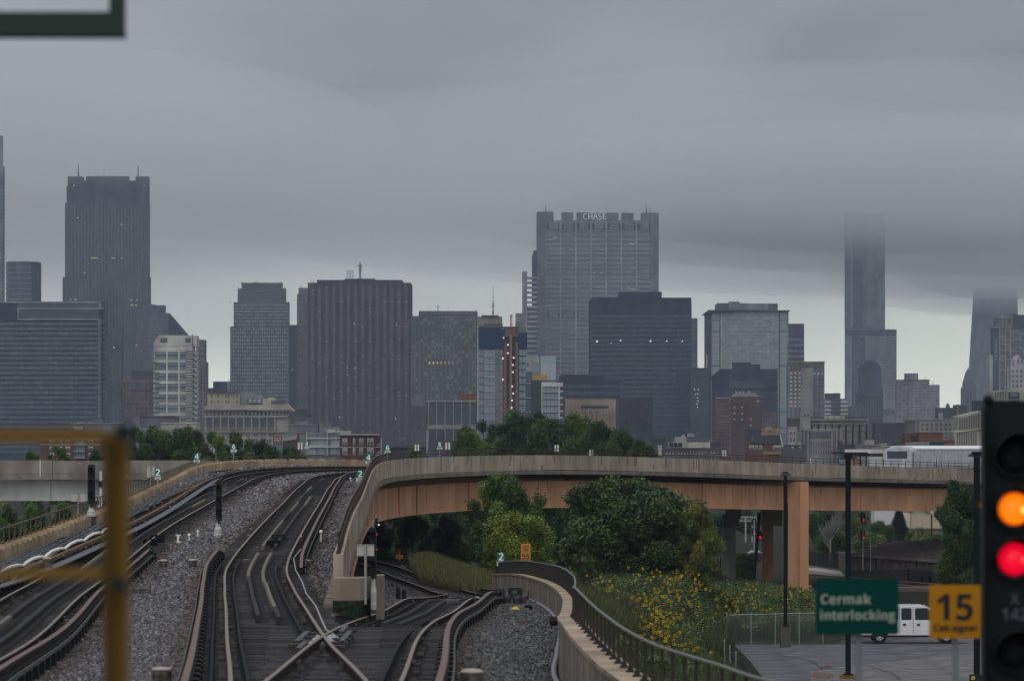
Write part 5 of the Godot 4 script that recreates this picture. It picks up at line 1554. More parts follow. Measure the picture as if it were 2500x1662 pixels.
	for i in 3:
		slab(b, "window_strip", 1930 + i * 10.6, 1934 + i * 10.6, 893, 9999, 0.25, 0.2, wallmat(Color(0.07, 0.078, 0.095), 0.4))
		for j in 9:
			slab(b, "window", 1929.8 + i * 10.6, 1934.2 + i * 10.6, 908.5 + j * 10, 913.5 + j * 10, 0.3, 0.1, mat("curtained pane", Color(0.42, 0.41, 0.38), 0.5))
	for i in 3:
		slab(b, "window_strip", 1989 + i * 10, 1993 + i * 10, 893, 9999, 0.25, 0.2, wallmat(Color(0.08, 0.088, 0.105), 0.4))
		slab(b, "window", 1987 + i * 10, 1991.5 + i * 10, 910, 915, 0.3, 0.1, mat("curtained pane", Color(0.42, 0.41, 0.38), 0.5))
	for j in 6:
		slab(b, "window_blind", 1988, 2010, 925 + j * 16, 929 + j * 16, 0.28, 0.1, wallmat(Color(0.13, 0.135, 0.15)))
	slab(b, "corner_pier", 2009.5, 2013.5, 885, 9999, 0.8, 2, wallmat(Color(0.17, 0.16, 0.17)))
	b = bld("banded_office", "small office building with pale horizontal bands beside the lettered stone tower", 2300, 2013, 2072, 973, 20, Color(0.18, 0.19, 0.20))
	slab(b, "dark_core", 2018, 2052.5, 960, 9999, 0.5, 12, wallmat(Color(0.075, 0.082, 0.10)))
	for j in 8:
		slab(b, "pale_band", 2013, 2030, 978.5 + j * 9.8, 983.5 + j * 9.8, 0.8, 0.4, wallmat(Color(0.42, 0.435, 0.435)))
		slab(b, "pale_band", 2053, 2071, 978.5 + j * 9.8, 983.5 + j * 9.8, 0.8, 0.4, wallmat(Color(0.42, 0.435, 0.435)))
		slab(b, "core_band", 2032, 2052, 981 + j * 9.8, 984.5 + j * 9.8, 0.7, 0.3, wallmat(Color(0.12, 0.128, 0.15)))
	for p in [2020, 2037, 2044, 2049]:
		spike(b, p, 957, 961, 0.25)
	slab(b, "low_wing", 2070, 2095, 991, 9999, -2, 12, wallmat(Color(0.13, 0.145, 0.165)))
	# very tall glass tower vanishing in cloud
	var tg := Color(0.22, 0.245, 0.275)
	b = bld("cloud_capped_glass_tower", "slim glass skyscraper whose top dissolves into the low cloud", 4000, 2066, 2190, 804, 40, tg)
	slab(b, "shaft", 2066, 2162, 520, 805, -1.5, 36, wallmat(tg))
	var mull := MB.new()
	for i in 30:
		mull.box(Vector3(b.x(2118 + i * 1.5), b.y(800), -1.5), Vector3(b.x(2118.6 + i * 1.5), b.y(521), -1.0))
	for i in 50:
		mull.box(Vector3(b.x(2114 + i * 1.5), 0, 0), Vector3(b.x(2114.6 + i * 1.5), b.y(820), 0.6))
	part("mullion_row", mull, wallmat(Color(0.50, 0.52, 0.53), 0.5), b.root, "stuff")
	for s in [[2077, 2083, 521, 803], [2077, 2080, 822, 1000]]:
		slab(b, "bright_strip", s[0], s[1], s[2], s[3], 0.3, 1, wallmat(Color(0.38, 0.40, 0.41)))
	slab(b, "dark_strip", 2083, 2108, 521, 803, -1.2, 0.4, wallmat(Color(0.16, 0.18, 0.21)))
	slab(b, "dark_strip", 2080, 2112, 822, 9999, 0.2, 0.3, wallmat(Color(0.09, 0.108, 0.135)))
	slab(b, "setback_band", 2066, 2190, 806, 818, 0.8, 1, wallmat(Color(0.10, 0.105, 0.13)))
	slab(b, "setback_line", 2110, 2190, 811, 813.5, 1.0, 0.4, wallmat(Color(0.20, 0.205, 0.22)))
	slab(b, "lower_band", 2150, 2190, 1000, 1013, 0.8, 0.5, wallmat(Color(0.11, 0.12, 0.145)))
	facade(b, 2084, 2116, 830, 990, 4, 26, 0.25, 0.3, Color(0.09, 0.105, 0.13), [Color(0.06, 0.075, 0.10), Color(0.14, 0.16, 0.18)], false, 0.25, 0.3)
	for j in 34:
		slab(b, "floor_band", 2112, 2190, 824 + j * 6.2, 824.8 + j * 6.2, 0.62, 0.1, wallmat(Color(0.15, 0.165, 0.19)))
	for p in [2165, 2172, 2183]:
		spike(b, p, 799, 805, 0.3)
	# dark round-topped tower and the stone block below it
	b = bld("round_top_tower", "dark tower with rounded top standing before the slim glass skyscraper", 2900, 2100, 2153, 905, 25, Color(0.055, 0.07, 0.095))
	lintel_prism(b, "rounded_top", [2100, 906, 2101, 898, 2107, 887, 2117, 881, 2126, 879.5, 2136, 881, 2146, 888, 2152, 899, 2152, 906], 0.05, -25, wallmat(Color(0.055, 0.07, 0.095)))
	slab(b, "lower_body", 2098, 2156, 946, 9999, 0.4, 25, wallmat(Color(0.058, 0.072, 0.098)))
	b = bld("stone_strip_block", "brown-grey stone block with dark window strips below the round topped tower", 2500, 2094, 2157, 961, 22, Color(0.095, 0.095, 0.108))
	slab(b, "parapet", 2100, 2155, 959.5, 967, 0.6, 2, wallmat(Color(0.12, 0.115, 0.125)))
	facade(b, 2101, 2153, 975, 1090, 8, 12, 0.5, 0.2, Color(0.10, 0.10, 0.112), DARK, false, 0.1, 0.4)
	b = bld("white_grid_apartments", "pale concrete apartment slab with gridded windows and rooftop block, right side", 2600, 2190.5, 2295, 939, 25, Color(0.26, 0.25, 0.26))
	var am := wallmat(Color(0.225, 0.215, 0.225))
	slab(b, "upper_storey", 2192, 2270, 928.5, 940, 0.5, 22, wallmat(Color(0.20, 0.19, 0.205)))
	slab(b, "roof_house", 2214.5, 2244, 911, 929, -3, 14, wallmat(Color(0.19, 0.185, 0.195)))
	slab(b, "roof_cap", 2192, 2271, 926.5, 929, 0.8, 20, wallmat(Color(0.12, 0.115, 0.13)))
	spike(b, 2261, 922, 930, 0.4)
	spike(b, 2280.5, 930, 940, 0.3)
	facade(b, 2192, 2294, 944, 1060, 10, 15, 0.16, 0.28, Color(0.30, 0.29, 0.30), [Color(0.13, 0.14, 0.16), Color(0.16, 0.165, 0.18), Color(0.19, 0.19, 0.205), Color(0.10, 0.115, 0.14)], true, 0.1, 0.5)
	slab(b, "blank_bay", 2217, 2221, 944, 9999, 0.7, 0.6, am)
	b = bld("tapering_black_tower", "tapering dark tower at the right whose upper half fades into cloud", 5300, 2375, 2488, 900, 60, Color(0.19, 0.20, 0.225))
	lintel_prism(b, "tapered_shaft", [2362, 9999, 2369.5, 897, 2381, 705, 2484, 705, 2500, 9999], 1.0, -60, wallmat(Color(0.19, 0.20, 0.225)))
	for j in 5:
		slab(b, "brace_floor", 2378 - j * 2.6, 2490, 790 + j * 60, 792.5 + j * 60, 1.4, 0.6, wallmat(Color(0.24, 0.25, 0.275)))
	# gothic tower
	var gc := Color(0.15, 0.15, 0.175)
	b = bld("gothic_tower", "slim gothic stone tower with pointed crown before the tapering dark tower", 2800, 2352, 2383, 946, 16, gc)
	var gm2 := wallmat(gc)
	lintel_prism(b, "crown_stage", [2355, 947, 2357, 930, 2360, 922, 2376, 922, 2379, 930, 2382, 947], -1, -14, gm2)
	lintel_prism(b, "spire_stage", [2358.5, 923, 2362, 910, 2365.5, 903, 2367.5, 900, 2370, 904, 2374, 912, 2377, 923], -3, -11, gm2)
	spike(b, 2367, 896, 903, 0.4, "finial", -7)
	for s in [[2351.5, 2354], [2356, 2358], [2376, 2378], [2381, 2384]]:
		slab(b, "buttress", s[0], s[1], 940, 9999, 0.8, 1, wallmat(Color(0.18, 0.18, 0.205)))
	facade(b, 2354.5, 2381, 952, 1060, 4, 13, 0.5, 0.3, Color(0.17, 0.17, 0.195), DARK, false, 0.1, 0.5)
	b = bld("small_spire", "tiny distant spire between the apartment slab and the gothic tower", 3000, 2312, 2320, 990, 6, Color(0.12, 0.12, 0.145))
	lintel_prism(b, "pointed_top", [2312, 991, 2314, 987, 2316, 984, 2318, 987, 2320, 991], 0, -6, wallmat(Color(0.12, 0.12, 0.145)))
	# right edge
	b = bld("blue_glass_residence", "tall blue glass residential tower with white frame at the right border", 2200, 2427, 2560, 800, 30, Color(0.085, 0.11, 0.145))
	var bf := wallmat(Color(0.30, 0.31, 0.33))
	slab(b, "penthouse", 2435, 2475, 773, 801, -2, 22, wallmat(Color(0.16, 0.17, 0.19)))
	slab(b, "penthouse", 2474, 2560, 768, 801, -1, 20, wallmat(Color(0.075, 0.09, 0.115)))
	slab(b, "crown_bar", 2434, 2474, 772, 775.5, -1.5, 2, bf)
	slab(b, "crown_bar", 2424, 2470, 798, 801, 1.0, 3, bf)
	for q in [2449.5, 2459, 2472, 2486]:
		slab(b, "crown_post", q, q + 2, 773, 797, -1.4, 1, bf)
	for q in [2440, 2454, 2467]:
		slab(b, "frame_post", q, q + 2.6, 800, 9999, 1.0, 1, bf)
	for j in 4:
		slab(b, "frame_bar", 2441, 2469, 829 + j * 24, 831.5 + j * 24, 0.9, 0.9, bf)
	facade(b, 2442.5, 2467, 802, 948, 2, 18, 0.1, 0.25, Color(0.17, 0.185, 0.21), [Color(0.07, 0.09, 0.115), Color(0.10, 0.12, 0.145), Color(0.15, 0.165, 0.185)], false, 0.2, 0.4)
	facade(b, 2470, 2540, 804, 900, 8, 14, 0.2, 0.2, Color(0.11, 0.135, 0.17), [Color(0.07, 0.095, 0.13), Color(0.085, 0.11, 0.145), Color(0.16, 0.19, 0.22)], false, 0.2, 0.3)
	for j in 6:
		slab(b, "lit_corner", 2432, 2434, 831 + j * 8.5, 835 + j * 8.5, 0.2, 0.3, wallmat(Color(0.50, 0.51, 0.50)))
	slab(b, "stone_edge", 2418, 2426, 866, 9999, -1, 12, wallmat(Color(0.38, 0.37, 0.37)))
	spike(b, 2479, 761, 769, 0.3)
	b = bld("white_gothic_building", "white stone building with pointed gable windows at the right border", 1900, 2469, 2560, 894, 20, Color(0.42, 0.40, 0.415))
	var wgm := wallmat(Color(0.44, 0.42, 0.43))
	lintel_prism(b, "gable", [2479, 895, 2479, 877, 2483, 872, 2487, 866, 2491, 872, 2496, 878, 2520, 878, 2520, 895], 0.1, -15, wgm)
	for j in 4:
		for i in 4:
			slab(b, "window", 2472 + i * 10, 2477 + i * 10, 903 + j * 12, 909.5 + j * 12, 0.12, 0.1, wallmat(Color(0.10, 0.105, 0.125), 0.4))
	for i in 2:
		slab(b, "window", 2485 + i * 9, 2489 + i * 9, 876 + i * 3, 888, 0.25, 0.1, wallmat(Color(0.10, 0.105, 0.125), 0.4))
	# cream lofts
	var cr := Color(0.42, 0.42, 0.34)
	b = bld("cream_loft_block", "cream concrete loft block with tall narrow windows behind the red lit signal", 900, 2396, 2424, 1006, 14, Color(0.40, 0.40, 0.33))
	var cm := wallmat(cr)
	lintel_prism(b, "left_face", [2341, 1016, 2396, 1003, 2396, 9999, 2341, 9999], 0.3, -14, wallmat(Color(0.36, 0.36, 0.30)))
	lintel_prism(b, "lower_face", [2330, 1053, 2336, 1050, 2346, 1050, 2346, 9999, 2330, 9999], 0.35, -10, wallmat(Color(0.36, 0.36, 0.30)))
	for i in 9:
		var u := 2343 + i * 5.7
		var yt := 1021.0 - i * 1.35
		slab(b, "window", u, u + 1.7, yt, 1049 - i * 0.2, 0.45, 0.2, wallmat(Color(0.045, 0.055, 0.055), 0.3))
		slab(b, "window", u - 6, u - 4.3, 1056, 1095, 0.5, 0.2, wallmat(Color(0.045, 0.055, 0.055), 0.3))
		slab(b, "window", u + 2.3, u + 3.6, yt, 1049 - i * 0.2, 0.45, 0.2, wallmat(Color(0.20, 0.20, 0.185), 0.3))
	lintel_prism(b, "string_course", [2334, 1054, 2398, 1044, 2398, 1047, 2334, 1057], 0.7, -1, cm)
	slab(b, "corner_glass", 2396, 2424, 1012, 1038, 0.4, 0.5, mat("loft glass", Color(0.06, 0.085, 0.095), 0.2))
	b = bld("cream_loft_block", "second cream loft block with dark top windows, above the signal head", 1000, 2461, 2540, 950, 14, cr)
	lintel_prism(b, "left_face", [2427, 955, 2461, 950, 2461, 9999, 2427, 9999], 0.3, -14, wallmat(Color(0.36, 0.36, 0.31)))
	slab(b, "dark_window", 2463, 2490, 957, 974, 0.2, 0.2, mat("loft glass dark", Color(0.022, 0.045, 0.05), 0.2))
	slab(b, "dark_window", 2463, 2490, 978, 1000, 0.2, 0.2, mat("loft glass dark", Color(0.022, 0.045, 0.05), 0.2))
	slab(b, "vent_box", 2467, 2484, 959, 968, 0.5, 0.3, wallmat(Color(0.16, 0.18, 0.17)))
	for i in 5:
		slab(b, "window", 2430 + i * 6.2, 2432.4 + i * 6.2, 958 - i * 0.7, 972, 0.45, 0.2, wallmat(Color(0.06, 0.07, 0.07), 0.3))
		slab(b, "window", 2430 + i * 6.2, 2432.4 + i * 6.2, 977, 996, 0.45, 0.2, wallmat(Color(0.06, 0.07, 0.07), 0.3))
	b = bld("dull_green_grey_block", "dull grey block between the gothic tower and the cream lofts", 1500, 2336, 2362, 988, 12, Color(0.11, 0.11, 0.12))
	slab(b, "tan_pier", 2337, 2342, 987, 9999, 0.4, 1, wallmat(Color(0.22, 0.19, 0.165)))
	b = bld("dark_roof_cluster", "dark rooftops with small masts just left of the signal head", 1300, 2384, 2426, 978, 12, Color(0.05, 0.06, 0.075))
	for i in 4:
		spike(b, 2388 + i * 9, 972, 979, 0.15)

func low(label: String, nm: String, d: float, x0: float, x1: float, y0: float, th: float, c: Color, cols := 0, rows := 0, wy0 := 0.0, wy1 := 0.0, glass: Array = MIXED, single := false, pf := 0.45, sf := 0.45) -> B:
	var b := bld(nm, label, d, x0, x1, y0, th, c)
	slab(b, "coping", x0 - 0.6, x1 + 0.6, y0 - 1.0, y0 + 1.2, 0.25, th + 0.5, wallmat(c * 1.25))
	if cols:
		facade(b, x0 + 1, x1 - 1, wy0, wy1, cols, rows, pf, sf, c * 1.04, glass, single, 0.05, 0.25)
	return b

func city_low() -> void:
	var b: B
	# behind the left trees and the yellow gate
	b = low("long grey flat roofed block with rooftop plant behind the yellow gate", "flat_roof_block", 900, 169, 316, 1034, 14, Color(0.21, 0.225, 0.25))
	slab(b, "roof_plant", 220, 246, 1025, 1034, -2, 4, wallmat(Color(0.17, 0.18, 0.20)))
	slab(b, "roof_plant", 275, 300, 1028, 1034, -2, 4, wallmat(Color(0.17, 0.18, 0.20)))
	lintel_prism(b, "white_canopy", [176, 1041, 204, 1042, 200, 1050, 186, 1050], 0.8, 0.1, wallmat(Color(0.52, 0.50, 0.44)))
	for q in [187, 192, 197, 214]:
		slab(b, "roof_vent", q, q + 3, 1030.5, 1034, -1, 1, wallmat(Color(0.42, 0.42, 0.42)))
	b = bld("brick_flats", "brown brick apartment building with white windows and balconies under the yellow rail", 800, 97, 245, 1075, 14, Color(0.13, 0.075, 0.07))
	slab(b, "stone_band", 97, 245, 1084, 1086, 0.15, 0.2, wallmat(Color(0.45, 0.44, 0.42)))
	slab(b, "stone_band", 97, 245, 1071, 1074, 0.3, 14, wallmat(Color(0.42, 0.41, 0.39)))
	for p in [[120, 11], [145, 5.5], [159, 11], [215, 11]]:
		for j in 3:
			slab(b, "window", p[0], p[0] + p[1], 1073.5 + j * 16, 1081.5 + j * 16, 0.1, 0.1, wallmat(Color(0.55, 0.55, 0.53), 0.5))
			slab(b, "pane", p[0] + 1, p[0] + p[1] - 1, 1077 + j * 16, 1081 + j * 16, 0.14, 0.1, wallmat(Color(0.08, 0.09, 0.10), 0.2))
	for j in 3:
		slab(b, "balcony_door", 184, 205, 1072 + j * 16, 1086 + j * 16, 0.1, 0.1, wallmat(Color(0.16, 0.20, 0.23), 0.2))
		slab(b, "balcony", 181, 207, 1085 + j * 16, 1087 + j * 16, 1.2, 1.2, wallmat(Color(0.36, 0.40, 0.42)))
		for i in 7:
			slab(b, "balcony_post", 181.5 + i * 4.1, 182 + i * 4.1, 1078 + j * 16, 1085 + j * 16, 1.2, 0.05, wallmat(Color(0.40, 0.43, 0.45)))
	b = low("grey windowless block below the white condo tower", "grey_block", 1000, 326, 426, 1016, 14, Color(0.155, 0.165, 0.185))
	slab(b, "side_panel", 326, 341, 1017, 9999, 0.2, 0.3, wallmat(Color(0.22, 0.235, 0.25)))
	b = low("white parapet block just above the left trees", "white_parapet_block", 950, 392, 479, 1032.5, 12, Color(0.40, 0.385, 0.355))
	slab(b, "pipe_rail", 341, 450, 1046, 1048, 1.0, 0.3, wallmat(Color(0.42, 0.43, 0.43)))
	# leasing office and brick flats left of centre
	b = bld("glass_fronted_flats", "low glass fronted apartment building left of the brick flats", 780, 731, 830, 1061, 12, Color(0.16, 0.185, 0.205))
	slab(b, "glass_storey", 748, 828, 1056, 1069, 0.3, 6, wallmat(Color(0.09, 0.115, 0.14), 0.2))
	lintel_prism(b, "roof_canopy", [793, 1048, 820, 1048.5, 818, 1056, 802, 1057], 0.8, -6, wallmat(Color(0.52, 0.51, 0.48)))
	facade(b, 749, 828, 1057, 1068, 8, 1, 0.07, 0.1, Color(0.40, 0.42, 0.42), [Color(0.08, 0.11, 0.135), Color(0.10, 0.13, 0.155)], true, 0.35, 0.12)
	facade(b, 749, 828, 1072, 1088, 8, 1, 0.08, 0.1, Color(0.42, 0.44, 0.44), PALE, true, 0.1, 0.15)
	facade(b, 749, 828, 1093, 1110, 8, 1, 0.08, 0.1, Color(0.42, 0.44, 0.44), PALE, true, 0.1, 0.15)
	slab(b, "white_floor", 746, 829, 1088, 1092.5, 0.6, 0.7, wallmat(Color(0.46, 0.48, 0.48)))
	slab(b, "white_floor", 748, 829, 1068.5, 1071.5, 0.6, 0.7, wallmat(Color(0.46, 0.48, 0.48)))
	slab(b, "white_post", 798, 800, 1050, 1112, 0.8, 0.3, wallmat(Color(0.5, 0.51, 0.51)))
	slab(b, "white_post", 748, 750, 1055, 1112, 0.8, 0.3, wallmat(Color(0.5, 0.51, 0.51)))
	slab(b, "brick_wing", 724, 749, 1058, 9999, -0.5, 8, wallmat(Color(0.12, 0.075, 0.072)))
	lintel_prism(b, "sloped_wing_roof", [688, 1071, 724, 1062, 731, 1062, 731, 1070, 688, 1078], -1, -8, wallmat(Color(0.30, 0.30, 0.295)))
	slab(b, "wing_wall", 690, 731, 1072, 9999, -1.2, 6, wallmat(Color(0.10, 0.075, 0.078)))
	b = bld("brick_flats", "dark red brick apartment building with white windows left of the curving parapet", 760, 829.5, 924, 1062, 12, Color(0.125, 0.055, 0.05))
	slab(b, "coping", 829, 922, 1059, 1062.5, 0.35, 12.6, wallmat(Color(0.46, 0.44, 0.41)))
	slab(b, "stone_band", 830, 924, 1091, 1092.6, 0.15, 0.2, wallmat(Color(0.46, 0.44, 0.43)))
	for p in [[836, 11.5], [861, 6], [876.5, 10], [896, 15.5]]:
		for j in 2:
			var y0 := 1070.0 + j * 23.3
			slab(b, "window", p[0], p[0] + p[1], y0, y0 + 17, 0.1, 0.1, wallmat(Color(0.55, 0.56, 0.55), 0.5))
			slab(b, "pane", p[0] + 1, p[0] + p[1] / 2 - 0.4, y0 + 8.5, y0 + 16, 0.14, 0.1, wallmat(Color(0.10, 0.11, 0.125), 0.2))
			slab(b, "pane", p[0] + p[1] / 2 + 0.4, p[0] + p[1] - 1, y0 + 8.5, y0 + 16, 0.14, 0.1, wallmat(Color(0.10, 0.11, 0.125), 0.2))
			slab(b, "pane", p[0] + 1, p[0] + p[1] - 1, y0 + 1, y0 + 7.5, 0.13, 0.1, wallmat(Color(0.32, 0.35, 0.36), 0.2))
	for j in 2:
		slab(b, "balcony", 919, 932, 1090 + j * 19, 1092 + j * 19, 0.8, 2, wallmat(Color(0.46, 0.46, 0.46)))
		slab(b, "balcony_void", 921, 926, 1071 + j * 19, 1084 + j * 19, 0.12, 0.1, wallmat(Color(0.05, 0.05, 0.055)))
		slab(b, "balcony_rail", 920, 932, 1084 + j * 19, 1086 + j * 19, 0.8, 0.1, wallmat(Color(0.40, 0.41, 0.41)))
	slab(b, "corner_post", 929.5, 931.5, 1069, 1112, 0.8, 0.3, wallmat(Color(0.5, 0.5, 0.5)))
	b = bld("leasing_office", "small leasing office pavilion with red lettered sign above the trees", 740, 665, 690, 1080, 6, Color(0.11, 0.125, 0.14))
	facade(b, 666, 689, 1081, 1100, 4, 1, 0.1, 0.1, Color(0.30, 0.32, 0.32), [Color(0.09, 0.12, 0.14)], true, 0.1, 0.1)
	slab(b, "sign_board", 665.5, 688.5, 1066, 1079, 0.5, 0.3, mat("sign maroon", Color(0.16, 0.035, 0.045), 0.6))
	slab(b, "sign_post", 664, 665.5, 1065, 1110, 0.5, 0.15, wallmat(Color(0.5, 0.5, 0.5)))
	lettering("leasing", 0.36, mat("sign cream", Color(0.55, 0.45, 0.42)), b.root, Vector3(b.x(677), b.y(1069.6), 0.53), true, 0.02, 1.3)
	lettering("office", 0.36, mat("sign cream", Color(0.55, 0.45, 0.42)), b.root, Vector3(b.x(677), b.y(1075.2), 0.53), true, 0.02, 1.1)
	b = low("grey blank rooftop boxes below the maroon block", "rooftop_boxes", 1250, 706, 775, 1037, 12, Color(0.20, 0.205, 0.225))
	slab(b, "upper_box", 719, 749, 1028, 1037, -2, 8, wallmat(Color(0.21, 0.22, 0.235)))
	slab(b, "right_box", 779, 828, 1042, 9999, 0.2, 8, wallmat(Color(0.23, 0.235, 0.25)))
	slab(b, "right_box", 779, 807, 1030, 1043, 0, 8, wallmat(Color(0.21, 0.215, 0.235)))
	slab(b, "roof_rail", 779, 806, 1027.5, 1028.5, 0.4, 0.3, wallmat(Color(0.30, 0.305, 0.31)))
	slab(b, "lower_roof", 806, 856, 1051, 9999, 0.5, 6, wallmat(Color(0.40, 0.40, 0.39)))
	b = low("slate grey block between the stone building and the maroon block", "slate_block", 1900, 710, 754, 1000, 14, Color(0.065, 0.075, 0.092))
	slab(b, "lower_front", 700, 760, 1018, 9999, 2, 4, wallmat(Color(0.095, 0.10, 0.12)))
	b = low("dark low shed roofs between the brick flats and the centre trees", "dark_shed", 900, 940, 1040, 1092, 10, Color(0.055, 0.052, 0.065))
	slab(b, "vent_stack", 1041, 1045, 1050, 1112, 1, 1, wallmat(Color(0.30, 0.29, 0.28)))
	slab(b, "brown_box", 1085, 1112, 1076, 9999, 0.5, 6, wallmat(Color(0.10, 0.075, 0.085)))
	# white rooftop building right of the trees
	b = low("grey brick block with row of small pale windows behind the parapet", "grey_brick_block", 1000, 1618, 1757, 1094, 14, Color(0.12, 0.105, 0.11))
	for i in 17:
		if i != 3 and i != 14:
			slab(b, "window", 1627 + i * 7.2, 1630.6 + i * 7.2, 1104, 1109, 0.1, 0.1, wallmat(Color(0.36, 0.38, 0.37), 0.4))
			slab(b, "window", 1627 + i * 7.2, 1630.6 + i * 7.2, 1120, 1125, 0.1, 0.1, wallmat(Color(0.36, 0.38, 0.37), 0.4))
	b = bld("white_penthouse_block", "white rooftop building with three dark screens and a small gable", 1050, 1650, 1734, 1076, 12, Color(0.46, 0.44, 0.41))
	slab(b, "tall_block", 1650, 1676, 1066.5, 1094, 0.2, 6, wallmat(Color(0.52, 0.495, 0.455)))
	lintel_prism(b, "gable", [1664, 1067, 1670, 1060.5, 1676, 1067], -1, -5, wallmat(Color(0.42, 0.41, 0.39)))
	for i in 3:
		slab(b, "dark_screen", 1634 + i * 11, 1643.5 + i * 11, 1081, 1091, 0.5, 0.4, wallmat(Color(0.045, 0.05, 0.07)))
	slab(b, "screen_frame", 1633, 1666, 1079.5, 1094, 0.3, 2, wallmat(Color(0.48, 0.46, 0.43)))
	lintel_prism(b, "roof_slope", [1676, 1072, 1686, 1066, 1704, 1070, 1731, 1073, 1731, 1079, 1676, 1079], 0.1, -6, wallmat(Color(0.13, 0.13, 0.155)))
	slab(b, "dormer", 1680, 1695, 1058, 1066, -2, 3, wallmat(Color(0.36, 0.37, 0.38)))
	slab(b, "front_parapet", 1681, 1714, 1083.5, 1094, 0.8, 0.4, wallmat(Color(0.52, 0.49, 0.42)))
	for p in [[1695, 1081], [1702, 1081]]:
		lit_window(b, Vector3(b.x(p[0]), b.y(p[1]), 0.9), Vector2(0.25, 0.25))
	b = low("small cream tower block left of the white rooftop building", "cream_hut", 1000, 1608, 1616, 1088, 4, Color(0.50, 0.48, 0.43))
	# rows of low buildings on the right, between the viaduct and the towers
	b = bld("red_slate_house", "red brick house with big slate roof and white framed windows behind the viaduct", 950, 1827, 1912, 1078, 10, Color(0.15, 0.075, 0.062))
	lintel_prism(b, "slate_roof", [1836, 1080, 1842, 1064, 1904, 1062, 1911, 1084, 1845, 1084], 0.3, -9, mat("slate", Color(0.13, 0.135, 0.155), 0.7, 0.0, "stain", Vector3(0.6, 1.2, 0.6)))
	lintel_prism(b, "roof_edge", [1904, 1062, 1906, 1061, 1913, 1090, 1909, 1091], 0.6, 0.3, wallmat(Color(0.52, 0.47, 0.33)))
	for p in [[1830, 12], [1845, 6], [1855, 6], [1888, 20]]:
		slab(b, "window", p[0], p[0] + p[1], 1087, 1098, 0.12, 0.1, wallmat(Color(0.50, 0.51, 0.50), 0.5))
		slab(b, "pane", p[0] + 1, p[0] + p[1] - 1, 1091, 1097.5, 0.16, 0.1, wallmat(Color(0.10, 0.13, 0.145), 0.2))
	slab(b, "tan_band", 1864, 1908, 1102, 1109, 0.3, 0.3, wallmat(Color(0.27, 0.20, 0.14)))
	b = low("tan rooftop house with dark hatch above the slate roof", "tan_roof_house", 1200, 1864, 1905, 1047, 10, Color(0.38, 0.30, 0.19))
	slab(b, "hatch", 1877, 1883, 1052, 1056, 0.2, 0.2, wallmat(Color(0.08, 0.075, 0.07)))
	lintel_prism(b, "sloped_end", [1863, 1062, 1868, 1046, 1900, 1046, 1906, 1062], 0.15, -8, wallmat(Color(0.36, 0.285, 0.18)))
	for i in 4:
		slab(b, "roof_vent", 1872 + i * 4, 1874.5 + i * 4, 1042, 1047, -1, 1, wallmat(Color(0.42, 0.42, 0.41)))
	b = low("narrow brown brick building with small windows beside the hipped dark block", "brown_narrow_block", 1800, 1862, 1900, 1009, 12, Color(0.15, 0.105, 0.098), 6, 3, 1012, 1050, DARK)
	b = low("grey stone house with two tall windows left of the gothic revival school", "grey_stone_house", 1250, 1927, 1947, 1043, 8, Color(0.36, 0.34, 0.31))
	for i in 2:
		slab(b, "window", 1930 + i * 8, 1934 + i * 8, 1054, 1062, 0.1, 0.1, wallmat(Color(0.06, 0.065, 0.075), 0.4))
		slab(b, "window", 1930 + i * 8, 1934 + i * 8, 1068, 1079, 0.1, 0.1, wallmat(Color(0.06, 0.065, 0.075), 0.4))
	b = low("brown gabled roof building next to the grey stone house", "brown_roof_building", 1500, 1927, 1962, 1022, 10, Color(0.10, 0.085, 0.09))
	# long classical loft
	b = bld("long_loft_building", "long pale loft building with heavy cornice and grouped windows", 1300, 1966, 2118, 1026, 20, Color(0.27, 0.25, 0.225))
	slab(b, "cornice", 1963, 2120, 1022, 1027, 1.2, 21, wallmat(Color(0.25, 0.235, 0.225)))
	slab(b, "dark_attic", 1965, 2116, 1018, 1022.5, -2, 18, wallmat(Color(0.07, 0.07, 0.08)))
	slab(b, "roof_hut", 2014, 2064, 1015.5, 1022, -1, 6, wallmat(Color(0.46, 0.42, 0.34)))
	for i in 3:
		slab(b, "hut_window", 2020 + i * 16, 2024 + i * 16, 1019, 1022, -0.9, 0.1, wallmat(Color(0.09, 0.09, 0.09)))
	slab(b, "string_course", 1966, 2118, 1033, 1035.5, 0.5, 0.5, wallmat(Color(0.33, 0.31, 0.285)))
	slab(b, "string_course", 1966, 2118, 1046.5, 1049, 0.5, 0.5, wallmat(Color(0.36, 0.335, 0.30)))
	for j in 4:
		for i in 9:
			var u := 1968.5 + i * 16.7
			var y0 := [1037.5, 1051, 1063.5, 1076][j] as float
			for k in 3:
				slab(b, "window", u + k * 4.1, u + k * 4.1 + 3.5, y0, y0 + 8.2, 0.1, 0.1, wallmat([Color(0.16, 0.15, 0.14), Color(0.11, 0.105, 0.105), Color(0.22, 0.205, 0.18)][(i * 5 + j * 3 + k * 7) % 3], 0.4))
			slab(b, "pier", u + 12.6, u + 15.4, 1036, 1090, 0.5, 0.5, wallmat(Color(0.34, 0.315, 0.275)))
	b = bld("gothic_school", "grey stone building with buttresses, louvred panel and narrow slit windows", 1150, 1953, 2056, 1049, 16, Color(0.24, 0.235, 0.24))
	slab(b, "louvre_panel", 1978, 2028, 1053, 1070, 0.3, 0.3, wallmat(Color(0.135, 0.14, 0.16)))
	for i in 12:
		slab(b, "louvre_bar", 1980 + i * 4.1, 1981 + i * 4.1, 1053.5, 1069.5, 0.4, 0.1, wallmat(Color(0.17, 0.175, 0.195)))
	for q in [1953, 1961, 1971, 2030, 2041, 2051]:
		slab(b, "buttress", q, q + 4, 1040 if q < 1960 else 1045, 9999, 0.9, 1, wallmat(Color(0.25, 0.245, 0.25)))
